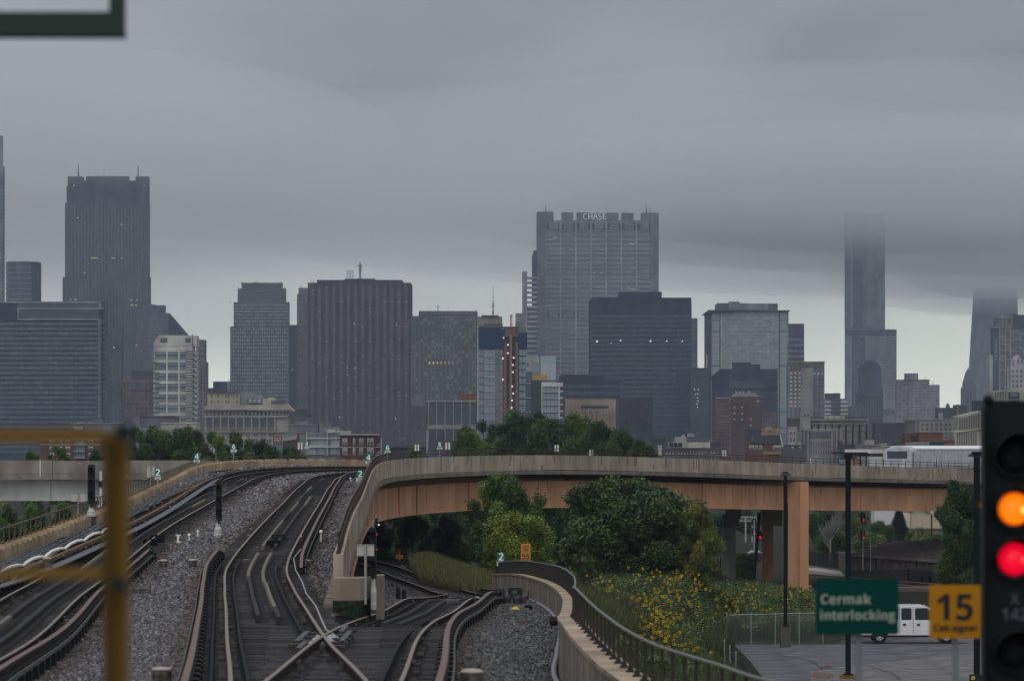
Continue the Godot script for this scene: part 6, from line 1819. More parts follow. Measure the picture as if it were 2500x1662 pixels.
	for i in 10:
		slab(b, "slit_window", 1980 + i * 6.1, 1982.2 + i * 6.1, 1081, 1093, 0.12, 0.1, wallmat(Color(0.075, 0.08, 0.095), 0.4))
		slab(b, "slit_window", 1980 + i * 6.1, 1982.2 + i * 6.1, 1098, 1110, 0.12, 0.1, wallmat(Color(0.075, 0.08, 0.095), 0.4))
	slab(b, "frieze", 1978, 2030, 1071, 1077, 0.2, 0.2, wallmat(Color(0.29, 0.28, 0.27)))
	slab(b, "hut", 1962, 1982, 1005, 1049, -5, 8, wallmat(Color(0.36, 0.35, 0.345)))
	slab(b, "hut_window", 1967, 1970, 1012, 1018, -4.9, 0.1, wallmat(Color(0.10, 0.105, 0.12)))
	slab(b, "hut_window", 1975, 1979, 1010, 1017, -4.9, 0.1, wallmat(Color(0.10, 0.105, 0.12)))
	b = low("small flat building with satellite dishes left of the gothic school", "dish_roof_block", 1000, 1902, 1967, 1086, 8, Color(0.10, 0.095, 0.105))
	for q in [1933, 1952]:
		slab(b, "white_window", q, q + 5, 1089.5, 1094, 0.1, 0.1, wallmat(Color(0.42, 0.44, 0.42)))
		var dm := MB.new()
		dm.lathe(PackedVector2Array([Vector2(0, -0.12), Vector2(0.25, -0.04), Vector2(0.38, 0.06)]), 10, Vector3(b.x(q + 1), b.y(1084), -1), Basis(Vector3.RIGHT, PI / 2.4))
		part("satellite_dish", dm, wallmat(Color(0.42, 0.43, 0.44)), b.root)
	b = low("teal glass roofed building with dark stair tower near the far lamp post", "teal_roof_building", 800, 2046, 2128, 1100, 10, Color(0.13, 0.20, 0.205))
	slab(b, "stair_tower", 2051, 2058, 1075, 9999, 0.4, 6, wallmat(Color(0.06, 0.07, 0.085)))
	lintel_prism(b, "sloped_glass", [2094, 1118, 2126, 1101, 2128, 1101, 2128, 1120], 0.3, -8, wallmat(Color(0.12, 0.185, 0.185), 0.3))
	slab(b, "grey_fascia", 2048, 2102, 1121, 1132, 0.5, 2, wallmat(Color(0.26, 0.28, 0.30)))
	slab(b, "glass_strip", 2058, 2095, 1109, 1121, 0.35, 0.3, wallmat(Color(0.055, 0.085, 0.105), 0.2))
	b = low("dark brick building right of the teal glass roof, left end of the white train", "dark_brick_block", 780, 2126, 2200, 1099, 10, Color(0.12, 0.065, 0.06))
	slab(b, "front_wall", 2144, 2200, 1098, 1106, 0.3, 0.4, wallmat(Color(0.15, 0.092, 0.085)))
	for q in [2150, 2170]:
		slab(b, "window", q, q + 13, 1109, 1121, 0.15, 0.2, wallmat(Color(0.055, 0.072, 0.085), 0.3))
	b = low("grey flat roofed block with small windows behind the teal roof", "grey_roof_block", 950, 2098, 2150, 1086, 10, Color(0.25, 0.235, 0.23))
	slab(b, "pale_hut", 2117, 2137, 1073.5, 1088, -2, 5, wallmat(Color(0.33, 0.33, 0.32)))
	slab(b, "step", 2150, 2168, 1082, 9999, -1, 5, wallmat(Color(0.28, 0.265, 0.26)))
	for q in [2106, 2123]:
		slab(b, "window", q, q + 4, 1091, 1097, 0.1, 0.1, wallmat(Color(0.09, 0.09, 0.10)))
	b = low("dark roof block with white lettered parapet behind the grey roofs", "dark_parapet_block", 1000, 2058, 2100, 1085, 8, Color(0.075, 0.072, 0.085))
	b = low("white rooftop units near the left end of the white train", "white_roof_units", 850, 2166, 2200, 1089, 5, Color(0.44, 0.43, 0.42))
	b = low("dark brown warehouse behind the brick blocks on the right", "brown_warehouse", 1500, 2138, 2236, 1033, 16, Color(0.072, 0.066, 0.078), 9, 4, 1040, 1085, [Color(0.045, 0.045, 0.055), Color(0.06, 0.058, 0.068)])
	b = low("stone fronted office block with paired square windows right of the warehouse", "square_window_block", 1350, 2246, 2340, 1024, 16, Color(0.27, 0.25, 0.245), 8, 6, 1032, 1095, [Color(0.055, 0.062, 0.078), Color(0.075, 0.08, 0.095)], true, 0.42, 0.35)
	b = low("grey sloped block between warehouse and stone office", "grey_slope_block", 1450, 2218, 2250, 1026, 12, Color(0.14, 0.135, 0.14))
	b = low("rust red brick shed with blank wall behind the white train", "rust_red_shed", 900, 2244, 2304, 1056, 10, Color(0.19, 0.088, 0.062))
	slab(b, "open_bay", 2226, 2243, 1064, 1086, -1, 3, wallmat(Color(0.05, 0.04, 0.042)))
	slab(b, "side_wall", 2213, 2245, 1058, 9999, -1.2, 8, wallmat(Color(0.13, 0.065, 0.055)))
	b = low("pale flat roof directly behind the white train", "pale_flat_roof", 700, 2222, 2270, 1081, 8, Color(0.36, 0.35, 0.34))
	b = low("blue grey flat roof behind the white train", "blue_flat_roof", 720, 2270, 2305, 1079, 8, Color(0.10, 0.115, 0.14))
	b = low("red brick gable end right of the blue grey roof", "red_gable_block", 800, 2304, 2332, 1075, 8, Color(0.20, 0.10, 0.08))
	b = low("dim brown block left of the white rooftop building", "dim_brown_block", 1300, 1590, 1625, 1070, 10, Color(0.06, 0.06, 0.075))
	b = low("dim blue block under the brown brick tower", "dim_blue_block", 1400, 1690, 1760, 1080, 10, Color(0.05, 0.056, 0.07))
	b = low("dull far block between slim glass tower and apartment slab", "dull_far_block", 2000, 2156, 2192, 1035, 12, Color(0.06, 0.068, 0.085))
	b = low("dark low block under the distant spire", "dark_far_block", 2000, 2290, 2337, 996, 12, Color(0.06, 0.07, 0.09))
	slab(b, "pale_bit", 2292, 2303, 1008, 1026, 0.4, 3, wallmat(Color(0.24, 0.235, 0.245)))

# ---------------------------------------------------------------- ground and plants
func ground_point(px: float, py: float, up := 0.0) -> Vector3:   # where the street level is seen at this position
	return P(px, py, (EYE - up) / ((py - HZ) * K))

func rise(x: float, d: float) -> float:   # height of the weedy bank between the retaining wall and the car park
	return 2.3 * smoothstep(182.0, 246.0, d) * (1.0 - smoothstep(9.5, 12.0, x)) + 2.6 * (1.0 - smoothstep(2.4, 6.0, x)) * smoothstep(90.0, 160.0, d) * (1.0 - smoothstep(196.0, 224.0, d))

func bank_point(px: float, py: float, h := 0.0) -> Vector3:   # where plants h high on the bank are seen with their tips here
	var d := 120.0
	while d < 330.0:
		var y := EYE - (py - HZ) * K * d
		var g := rise((px - 1250.0) * K * d, d)
		if y <= g + h:
			break
		d += 0.7
	var p := P(px, py, d)
	p.y = rise(p.x, d)
	return p

func flat(pts: Array, y: float) -> MB:   # a sheet on the ground from corners seen in the survey grid
	var p := PackedVector2Array()
	for i in range(0, pts.size(), 2):
		var g := ground_point(pts[i], pts[i + 1])
		p.append(Vector2(g.x, g.z))
	var m := MB.new()
	var t := Geometry2D.triangulate_polygon(p)
	for i in range(0, t.size(), 3):
		m.tri(Vector3(p[t[i]].x, y, p[t[i]].y), Vector3(p[t[i + 1]].x, y, p[t[i + 1]].y), Vector3(p[t[i + 2]].x, y, p[t[i + 2]].y), Vector3.UP)
	return m

func build_ground() -> void:
	var g := MB.new()
	g.quad(Vector3(-4000, 0, 300), Vector3(4000, 0, 300), Vector3(4000, 0, -6000), Vector3(-4000, 0, -6000), Vector3.UP)
	struct("ground", g, mat("ground soil", Color(0.05, 0.056, 0.036), 0.95, 0.0, "stain", Vector3(0.2, 0.2, 0.2)))
	var bk := MB.new()
	for i in 44:
		for j in 24:
			var q := []
			for c in [[0, 0], [1, 0], [1, 1], [0, 1]]:
				var x: float = 1.2 + (j + c[0]) * 0.5
				var d: float = 70.0 + (i + c[1]) * 5.0
				q.append(Vector3(x + (0.0 if d < 150.0 else -0.04 * (d - 150.0)) * (1.0 - j / 24.0), rise(x, d) + 0.004, -d))
			bk.quad(q[0], q[1], q[2], q[3])
	struct("embankment", bk, mat("bank soil", Color(0.045, 0.052, 0.028), 0.95, 0.0, "stain", Vector3(0.4, 0.4, 0.4)))
	struct("parking_lot", flat([1792, 1574, 1830, 1612, 1875, 1670, 1900, 2100, 3200, 2100, 3100, 1540, 2300, 1545, 2200, 1562, 2050, 1573], 0.008), mat("asphalt", Color(0.125, 0.123, 0.137), 0.7, 0.0, "soft", Vector3(0.16, 0.16, 0.16)))
	struct("lot_apron", flat([1980, 1640, 1990, 1800, 3000, 1800, 2900, 1585, 2290, 1600, 2140, 1622], 0.013), mat("asphalt worn", Color(0.165, 0.158, 0.162), 0.7, 0.0, "soft", Vector3(0.2, 0.2, 0.2)))
	struct("puddle", flat([1978, 1646, 1996, 1640, 2020, 1644, 2042, 1650, 2025, 1657, 1988, 1656], 0.018), mat("puddle water", Color(0.10, 0.09, 0.06), 0.04))
	struct("puddle", flat([2000, 1630, 2018, 1624, 2034, 1629, 2012, 1634], 0.0185), mat("puddle water", Color(0.10, 0.09, 0.06), 0.04))
	var ck := MB.new()
	for s in [[2125, 1628, 2180, 1645], [2180, 1645, 2200, 1660], [1900, 1600, 1975, 1612], [1975, 1612, 2010, 1632], [2090, 1590, 2230, 1598], [2240, 1590, 2330, 1586]]:
		var a := ground_point(s[0], s[1])
		var b := ground_point(s[2], s[3])
		var n := (b - a).cross(Vector3.UP).normalized() * 0.05
		a.y = 0.02
		b.y = 0.02
		ck.quad(a - n, a + n, b + n, b - n, Vector3.UP)
	struct("crack_lines", ck, mat("tar", Color(0.04, 0.04, 0.045), 0.7))
	struct("gravel_verge", flat([2060, 1573, 2200, 1562, 2300, 1548, 3000, 1538, 3000, 1500, 2200, 1520, 2050, 1566], 0.012), mat("verge gravel", Color(0.22, 0.21, 0.195), 0.9, 0.0, "speck", Vector3(2, 2, 2)))
	struct("yard_bed", flat([1975, 1425, 2180, 1432, 2330, 1450, 3000, 1480, 3000, 1440, 2330, 1425, 2180, 1405, 1975, 1400], 0.010), mat("yard ballast", Color(0.20, 0.17, 0.15), 0.9, 0.0, "speck", Vector3(2, 2, 2)))

var leaf_meshes := []

func leaf_clump(sd: int, n: int, size: float, droop := 0.0) -> ArrayMesh:
	var r := RandomNumberGenerator.new()
	r.seed = sd
	var m := MB.new()
	for i in n:
		var at := Vector3(r.randf_range(-1, 1), r.randf_range(-1, 1), r.randf_range(-1, 1))
		if at.length() > 1.0: at = at.normalized() * r.randf()
		at *= 0.5
		var b := Basis.from_euler(Vector3(r.randf_range(-0.9, 0.9), r.randf() * TAU, r.randf_range(-0.9, 0.9)))
		var l := size * r.randf_range(0.7, 1.3)
		var w := l * r.randf_range(0.4, 0.6)
		var p := [at, at + b * Vector3(w, -droop * l * 0.3, l * 0.5), at + b * Vector3(0, -droop * l, l), at + b * Vector3(-w, -droop * l * 0.3, l * 0.5)]
		m.col = Color.WHITE * r.randf_range(0.75, 1.2)
		m.quad(p[0], p[1], p[2], p[3])
	return m.mesh()

const GREEN := [Color(0.082, 0.130, 0.035), Color(0.105, 0.160, 0.039), Color(0.060, 0.103, 0.032), Color(0.130, 0.186, 0.044)]
const DEEP := [Color(0.049, 0.088, 0.032), Color(0.067, 0.112, 0.038), Color(0.040, 0.077, 0.029), Color(0.082, 0.126, 0.040)]
const LIME := [Color(0.131, 0.172, 0.032), Color(0.167, 0.205, 0.036), Color(0.105, 0.145, 0.032), Color(0.194, 0.222, 0.040)]
const GREY := [Color(0.110, 0.142, 0.054), Color(0.134, 0.166, 0.065), Color(0.093, 0.122, 0.049), Color(0.157, 0.182, 0.068)]

func leaf_mat() -> StandardMaterial3D:
	var m := mat("leaves", Color(1, 1, 1), 0.6, 0.0, "", Vector3.ONE, true)
	m.backlight_enabled = true
	m.backlight = Color(0.35, 0.40, 0.22)
	return m

# a tree seen between px x0..x1 whose top is at py y0, standing on level ground at distance d
func tree(nm: String, label: String, x0: float, x1: float, y0: float, d: float, tones: Array, n: int, sd: int, group := "", clear := 0.25, base_y := 0.0, extra: Array = []) -> Node3D:
	var r := RandomNumberGenerator.new()
	r.seed = sd
	var c := P((x0 + x1) / 2, y0, d)
	var h := c.y - base_y
	var rx := (x1 - x0) / 2 * K * d
	var o := thing(nm, label, "shrub" if "shrub" in nm or "bush" in nm else "tree", Vector3(c.x, base_y, -d), 0.0, group)
	var y_low := h * clear
	var ry := (h - y_low) / 2
	var mid := Vector3(0, y_low + ry, 0)
	var lobes := []
	var k := 26
	for i in k:
		var a := TAU * i * 0.381966 + r.randf()
		var v := lerpf(-0.95, 0.98, (i + 0.5) / k)
		var lr := r.randf_range(0.15, 0.36)
		var rad := sqrt(maxf(0.0, 1.0 - v * v * 0.92)) * (1.0 - lr * 0.75) * r.randf_range(0.55, 1.05)
		lobes.append([mid + Vector3(cos(a) * rad * rx, v * (ry - lr * minf(ry, rx) * 0.8), sin(a) * rad * rx * 0.8), lr, tones[r.randi() % tones.size()], r.randf_range(0.7, 1.35)])
	var t := MB.new()
	var tr := clampf(h * 0.022, 0.05, 0.3)
	t.rod(Vector3(0, -0.3, 0), Vector3(0, y_low + ry * 0.5, 0), tr, 8, tr * 0.6)
	for i in 8:
		var q: Vector3 = lobes[(i * 5) % k][0]
		var s := Vector3(0, y_low * r.randf_range(0.7, 1.0) + ry * 0.2, 0)
		t.rod(s, s.lerp(q, 0.55) + Vector3(0, 0.12 * ry, 0), tr * 0.45, 5, tr * 0.25)
		t.rod(s.lerp(q, 0.55) + Vector3(0, 0.12 * ry, 0), q, tr * 0.25, 5, tr * 0.08)
	part("trunk", t, mat("bark", Color(0.06, 0.05, 0.042), 0.9), o)
	if leaf_meshes.is_empty():
		for i in 3: leaf_meshes.append(leaf_clump(40 + i, 30, 0.155, 0.3))
	var where := [[], []]
	var cols := [PackedColorArray(), PackedColorArray()]
	for e in extra:
		lobes.append([P(e[0], e[1], d) - o.position + Vector3(0, 0, e[3] if e.size() > 3 else 0.0), e[2], tones[r.randi() % tones.size()], 1.0])
	for i in n * 2:
		var l: Array = lobes[r.randi() % lobes.size()]
		if r.randf() > l[1] * l[1] * 9.0: continue
		var dir := Vector3(r.randfn(), r.randfn() * 0.85, r.randfn()).normalized()
		var rr: float = l[1] * pow(r.randf(), 0.4) * r.randf_range(0.85, 1.1)
		var p: Vector3 = l[0] + dir * Vector3(rx, minf(ry, rx * 1.3), rx * 0.85) * rr
		if p.y < 0.05: p.y = r.randf_range(0.05, 0.5)
		var s := r.randf_range(0.5, 1.0) * clampf(rx * 0.34, 0.55, 1.15)
		where[i & 1].append(Transform3D(Basis.from_euler(Vector3(r.randf_range(-0.6, 0.6), r.randf() * TAU, r.randf_range(-0.6, 0.6))).scaled(Vector3.ONE * s), p))
		cols[i & 1].append((l[2] as Color) * (l[3] as float) * r.randf_range(0.7, 1.35))
	for i in 2:
		scatter("crown", leaf_meshes[(sd + i) % 3], leaf_mat(), where[i], cols[i], o, "stuff")
	return o

func blade_tuft(sd: int, n: int, tip: float) -> ArrayMesh:
	var r := RandomNumberGenerator.new()
	r.seed = sd
	var m := MB.new()
	for i in n:
		var a := r.randf() * TAU
		var b := Vector3(cos(a), 0, sin(a))
		var s := Vector3(-b.z, 0, b.x) * 0.011
		var at := b * r.randf() * 0.3
		var h := r.randf_range(0.55, 1.0)
		var lean := r.randf_range(0.05, 0.34)
		m.col = Color.WHITE * r.randf_range(0.7, 1.2)
		var p1 := at + b * lean * 0.35 + Vector3(0, h * 0.6, 0)
		var p2 := at + b * lean + Vector3(0, h, 0)
		m.quad(at - s, at + s, p1 + s, p1 - s)
		m.quad(p1 - s, p1 + s, p2 + s * tip, p2 - s * tip)
	return m.mesh()

func meadow(nm: String, label: String, area: Array, n: int, h0: float, h1: float, tones: Array, sd: int, base: Callable, tip := 0.2) -> void:
	# area: outline in the survey grid of where the tips of the plants are seen
	var r := RandomNumberGenerator.new()
	r.seed = sd
	var poly := PackedVector2Array()
	var lo := Vector2(1e9, 1e9)
	var hi := Vector2(-1e9, -1e9)
	for i in range(0, area.size(), 2):
		poly.append(Vector2(area[i], area[i + 1]))
		lo = lo.min(poly[-1])
		hi = hi.max(poly[-1])
	var where := []
	var cols := PackedColorArray()
	var guard := 0
	while where.size() < n and guard < n * 6:
		guard += 1
		var q := Vector2(r.randf_range(lo.x, hi.x), r.randf_range(lo.y, hi.y))
		if not Geometry2D.is_point_in_polygon(q, poly): continue
		var h := r.randf_range(h0, h1)
		var gy: float = base.call(q)
		var p := bank_point(q.x, q.y, h * 0.9)
		if gy > 0.0:
			p = P(q.x, q.y, (EYE - gy - h * 0.9) / ((q.y - HZ) * K))
			p.y = gy
		where.append(Transform3D(Basis(Vector3.UP, r.randf() * TAU).scaled(Vector3(h * 1.1, h, h * 1.1)), p))
		cols.append((tones[r.randi() % tones.size()] as Color) * r.randf_range(0.7, 1.3))
	var o := scatter(nm, blade_tuft(sd, 26, tip), leaf_mat(), where, cols)
	tag(o, label, "vegetation", "", "stuff")

func sunflower(sd: int) -> Node3D:
	var r := RandomNumberGenerator.new()
	r.seed = sd
	var o := thing("sunflower_plant", "tall wild sunflower plant with several yellow dark-centred flowers on the weedy slope", "sunflower", Vector3.ZERO, 0.0, "wild sunflowers on the slope")
	var sm := MB.new()
	var lm := MB.new()
	var h := r.randf_range(1.7, 2.2)
	var fm := MB.new()
	var pts := PackedVector2Array()
	for i in 18:
		var rr := 0.085 if i % 2 == 0 else 0.05
		pts.append(Vector2(cos(TAU * i / 18) * rr, sin(TAU * i / 18) * rr))
	var ring := MB.new()
	for i in 18:
		var a := pts[i]
		var b := pts[(i + 1) % 18]
		ring.tri(Vector3(0, 0, 0.0), Vector3(a.x, a.y, 0.025), Vector3(b.x, b.y, 0.025), Vector3.BACK)
	var ra := ring.mesh()
	var disc := MB.new()
	disc.lathe(PackedVector2Array([Vector2(0.034, 0.0), Vector2(0.03, 0.025), Vector2(0, 0.03)]), 9, Vector3.ZERO, Basis(Vector3.RIGHT, PI / 2))
	var da := disc.mesh()
	var n := r.randi_range(5, 8)
	for i in n:
		var a := r.randf() * TAU
		var top := Vector3(cos(a) * r.randf_range(0.1, 0.85), h * r.randf_range(0.5, 1.08), sin(a) * r.randf_range(0.1, 0.45))
		sm.rod(Vector3(0, h * 0.15 * (i % 3), 0), top + Vector3(0, -0.05, -0.03), 0.014, 5, 0.008)
		var f := part("flower", ra, mat("petal yellow" if r.randf() < 0.7 else "petal amber", Color(0.50, 0.34, 0.018), 0.7), o)
		f.transform = Transform3D(Basis.from_euler(Vector3(r.randf_range(-0.7, 0.35), r.randf_range(-0.9, 0.9), r.randf() * TAU)), top)
		part("flower_disc", da, mat("flower centre", Color(0.035, 0.016, 0.008), 0.9), f)
		for k in 9:
			var q := top * r.randf_range(0.25, 0.95) + Vector3(r.randf_range(-0.12, 0.12), 0, r.randf_range(-0.12, 0.12))
			var b := Basis.from_euler(Vector3(r.randf_range(-0.6, 0.2), r.randf() * TAU, 0))
			lm.quad(q, q + b * Vector3(0.08, 0, 0.1), q + b * Vector3(0, -0.05, 0.24), q + b * Vector3(-0.08, 0, 0.1))
	part("stem", sm, mat("stem green", Color(0.06, 0.085, 0.035), 0.8), o)
	part("leaf_spray", lm, mat("sunflower leaf", Color(0.055, 0.085, 0.036), 0.7), o)
	return o

func build_trees() -> void:
	var park := "trees behind the viaduct"
	# above the viaduct, centre
	var rows := [[1105, 1185, 1042, 430, GREEN, "small"], [1150, 1240, 1026, 460, DEEP, "pointed"], [1215, 1325, 1001, 450, DEEP, "tallest"], [1285, 1385, 1012, 470, DEEP, "rounded"], [1370, 1460, 1011, 455, GREEN, "feathery topped"], [1430, 1515, 1030, 445, DEEP, "broad"], [1490, 1560, 1052, 440, DEEP, "lower"], [1540, 1606, 1076, 430, DEEP, "short end"]]
	for i in rows.size():
		var q: Array = rows[i]
		tree("leafy_tree", "%s tree, number %s from the left in the row above the centre parapet" % [q[5], ["one", "two", "three", "four", "five", "six", "seven", "eight"][i]], q[0] - 22, q[1] + 22, q[2], q[3], q[4], 4200, 200 + i, park, 0.12)
	# above the left tracks
	rows = [[300, 372, 1042, 380, DEEP, "dense"], [345, 430, 1039, 395, DEEP, "wide"], [405, 480, 1044, 385, DEEP, "leaning"], [440, 505, 1037, 390, DEEP, "dark domed"], [495, 553, 1050, 370, GREEN, "narrow"], [545, 622, 1053, 375, DEEP, "rounded"], [605, 700, 1079, 360, DEEP, "low spreading"], [680, 760, 1091, 365, DEEP, "low bushy"]]
	for i in rows.size():
		var q: Array = rows[i]
		tree("leafy_tree", "%s tree, number %s right of the yellow post above the left tracks" % [q[5], ["one", "two", "three", "four", "five", "six", "seven", "eight"][i]], q[0] - 20, q[1] + 20, q[2], q[3], q[4], 4200, 230 + i, park, 0.15)
	tree("small_tree", "small ragged tree in front of the brick flats under the yellow rail", 44, 110, 1094, 340, GREEN, 900, 250, park, 0.4)
	tree("small_tree", "second small tree before the brick flats, nearer the yellow post", 105, 185, 1084, 345, GREEN, 1000, 251, park, 0.4)
	tree("small_tree", "third small tree at the right end of the brick flats under the yellow rail", 205, 262, 1096, 342, DEEP, 900, 252, park, 0.4)
	tree("small_tree", "small tree poking over the parapet left of the number 8 marker", 990, 1036, 1080, 380, GREEN, 700, 253, park, 0.4)
	# below the viaduct
	rows = [[880, 1010, 1200, 300, DEEP], [960, 1090, 1190, 330, DEEP], [1050, 1180, 1185, 345, DEEP], [1130, 1270, 1180, 350, DEEP], [1230, 1380, 1180, 345, DEEP], [1330, 1480, 1180, 350, DEEP], [860, 960, 1255, 270, DEEP], [960, 1060, 1255, 285, DEEP], [1040, 1150, 1262, 290, DEEP], [1440, 1600, 1190, 345, DEEP], [1570, 1700, 1235, 350, DEEP]]
	for i in rows.size():
		var q: Array = rows[i]
		tree("shaded_tree", "deep green tree in the dark thicket under the viaduct, number %s from the left" % ["two", "four", "six", "seven", "eight", "nine", "one", "three", "five", "ten", "eleven"][i], q[0], q[1], q[2], q[3], q[4], 2000, 260 + i, "thicket under the viaduct", 0.02)
	tree("overhanging_tree", "tree whose top overlaps the orange girder in the centre", 1150, 1328, 1166, 238, GREEN, 3600, 280, "", 0.25, 0.0, [[1210, 1185, 0.24], [1190, 1200, 0.22], [1240, 1190, 0.26], [1320, 1222, 0.16], [1160, 1232, 0.12]])
	tree("lime_tree", "yellow-green young tree below the orange girder beside the number 2 marker", 1162, 1375, 1255, 232, LIME, 3600, 281, "", 0.1, 3.0)
	tree("big_round_tree", "biggest round dark green tree in front of the orange girder", 1372, 1730, 1196, 252, [Color(0.060, 0.098, 0.032), Color(0.075, 0.118, 0.036), Color(0.050, 0.084, 0.030), Color(0.085, 0.128, 0.042)], 8000, 282, "", 0.05, 2.0, [[1552, 1192, 0.16], [1440, 1220, 0.28], [1500, 1205, 0.28], [1600, 1225, 0.28], [1680, 1260, 0.25], [1430, 1330, 0.3], [1640, 1340, 0.3]])
	tree("yellowing_tree", "yellowing shrub tree at the right edge of the big round tree", 1640, 1768, 1222, 250, [Color(0.17, 0.165, 0.04), Color(0.10, 0.13, 0.036), Color(0.075, 0.105, 0.034), Color(0.125, 0.145, 0.036)], 2600, 283, "", 0.08, 1.6)
	tree("right_tree", "loose leafy tree before the viaduct between the right lamp posts", 2272, 2430, 1182, 262, DEEP, 4200, 284, "", 0.12, 0.0, [[2330, 1195, 0.2], [2375, 1215, 0.22], [2300, 1255, 0.18]])
	# below the left bridge
	rows = [[-30, 60, 1224, 262], [35, 130, 1228, 275], [110, 205, 1226, 268], [180, 270, 1232, 272], [-20, 70, 1270, 215], [50, 140, 1262, 225], [125, 215, 1268, 220], [-30, 40, 1318, 180], [30, 110, 1300, 190], [250, 350, 1226, 270]]
	for i in rows.size():
		var q: Array = rows[i]
		tree("bush_tree", "dense bush below the white girder bridge on the left, number %s by distance and side" % ["six", "seven", "eight", "nine", "three", "four", "five", "one", "two", "ten"][i], q[0], q[1], q[2], q[3], DEEP if i % 3 else GREEN, 1500, 300 + i, "bushes below the left bridge", 0.02)
	# beyond the viaduct on the right
	rows = [[1965, 2060, 1240, 450], [2040, 2130, 1236, 465], [2110, 2190, 1272, 440], [2210, 2300, 1290, 445], [1985, 2075, 1290, 410], [2075, 2170, 1300, 415], [1790, 1850, 1240, 520], [2240, 2330, 1300, 430], [1690, 1790, 1250, 480]]
	for i in rows.size():
		var q: Array = rows[i]
		tree("background_tree", "dusky tree beyond the right hand viaduct span, number %s in the row" % ["three", "four", "five", "seven", "eight", "nine", "two", "six", "one"][i], q[0], q[1], q[2], q[3], GREY if i % 2 else DEEP, 1600, 320 + i, "trees beyond the right span", 0.05)
	var cf := thing("conifer_tree", "dark pointed conifer left of the beige house", "tree", Vector3(P(2196, 0, 452).x, 0, -452))
	var tm := MB.new()
	var ch := P(0, 1238, 452).y
	tm.rod(Vector3.ZERO, Vector3(0, ch, 0), 0.16, 6, 0.02)
	part("trunk", tm, mat("bark", Color(0.06, 0.05, 0.042)), cf)
	var r := RandomNumberGenerator.new()
	r.seed = 91
	var wh := []
	var co := PackedColorArray()
	for i in 1500:
		var v := pow(r.randf(), 0.75)
		var rad := (1.0 - v) * 1.75 * pow(r.randf(), 0.5)
		var a := r.randf() * TAU
		wh.append(Transform3D(Basis.from_euler(Vector3(0.3, r.randf() * TAU, 0)).scaled(Vector3(0.5, 0.35, 0.5)), Vector3(cos(a) * rad, 0.3 + v * (ch - 0.3), sin(a) * rad)))
		co.append(Color(0.018, 0.034, 0.028) * r.randf_range(0.7, 1.4))
	scatter("crown", leaf_meshes[0], leaf_mat(), wh, co, cf, "stuff")
	var bt := thing("bare_tree", "grey leafless tree beyond the viaduct right of the orange column", "tree", Vector3(P(2028, 0, 405).x, 0, -405))
	tm = MB.new()
	tm.rod(Vector3.ZERO, Vector3(0, 2.4, 0), 0.12, 6, 0.08)
	for i in 26:
		var a := TAU * i * 0.382
		var q := Vector3(0, 1.0 + 1.6 * r.randf(), 0)
		var e := q + Vector3(cos(a) * r.randf_range(0.7, 1.6), r.randf_range(0.8, 2.2), sin(a) * 0.9)
		tm.rod(q, e, 0.05, 4, 0.025)
		for k in 3:
			tm.rod(q.lerp(e, 0.4 + 0.2 * k), q.lerp(e, 0.4 + 0.2 * k) + Vector3(r.randf_range(-0.5, 0.5), r.randf_range(0.3, 0.8), r.randf_range(-0.4, 0.4)), 0.025, 3, 0.012)
	part("branches", tm, mat("bare bark", Color(0.17, 0.165, 0.15), 0.9), bt)
	# weeds and flowers between the retaining wall and the car park
	var lvl := func(_q): return 0.0
	meadow("tall_grass", "tall grass and weeds on the slope between retaining wall and car park", [1335, 1420, 1460, 1440, 1600, 1530, 1730, 1590, 1800, 1640, 1810, 1690, 1500, 1700, 1420, 1600, 1380, 1500], 9000, 0.9, 1.9, [Color(0.075, 0.098, 0.036), Color(0.060, 0.085, 0.032), Color(0.095, 0.105, 0.040), Color(0.05, 0.07, 0.03)], 61, lvl)
	meadow("tall_grass", "brownish feathery grass just behind the bend of the wall railing", [1395, 1425, 1520, 1450, 1560, 1510, 1480, 1530, 1420, 1510], 3200, 1.0, 2.0, [Color(0.11, 0.10, 0.045), Color(0.085, 0.09, 0.038), Color(0.06, 0.078, 0.03)], 62, lvl)
	meadow("tall_grass", "mixed weeds around the sunflowers and chain link fence", [1440, 1395, 1760, 1400, 1990, 1440, 2000, 1500, 1990, 1508, 1790, 1508, 1760, 1560, 1700, 1560, 1560, 1500], 8000, 0.6, 1.5, [Color(0.055, 0.078, 0.034), Color(0.07, 0.09, 0.036), Color(0.085, 0.085, 0.04), Color(0.045, 0.062, 0.03)], 63, lvl)
	for q in [["leafy_weeds", "leafy green weeds covering the bank right of the wall railing", [1400, 1440, 1480, 1440, 1560, 1500, 1640, 1600, 1740, 1610, 1800, 1660, 1600, 1690, 1480, 1600, 1420, 1500], 5200, 66], ["leafy_weeds", "leafy weeds and sunflower foliage behind the chain link fence", [1430, 1400, 1760, 1405, 1990, 1440, 1995, 1505, 1780, 1505, 1690, 1560, 1560, 1490], 5600, 67]]:
		var wq := []
		var wc := PackedColorArray()
		var poly := PackedVector2Array()
		for i in range(0, q[2].size(), 2): poly.append(Vector2(q[2][i], q[2][i + 1]))
		r.seed = q[4]
		while wq.size() < q[3]:
			var u := Vector2(r.randf_range(1395, 2000), r.randf_range(1400, 1690))
			if not Geometry2D.is_point_in_polygon(u, poly): continue
			var hh := r.randf_range(0.25, 1.5)
			var p := bank_point(u.x, u.y, hh)
			p.y += hh * r.randf_range(0.5, 0.95)
			wq.append(Transform3D(Basis.from_euler(Vector3(r.randf_range(-0.5, 0.5), r.randf() * TAU, 0)).scaled(Vector3.ONE * r.randf_range(0.4, 0.75)), p))
			wc.append((GREEN[r.randi() % 4] if r.randf() < 0.6 else GREY[r.randi() % 4]) as Color * r.randf_range(0.7, 1.25))
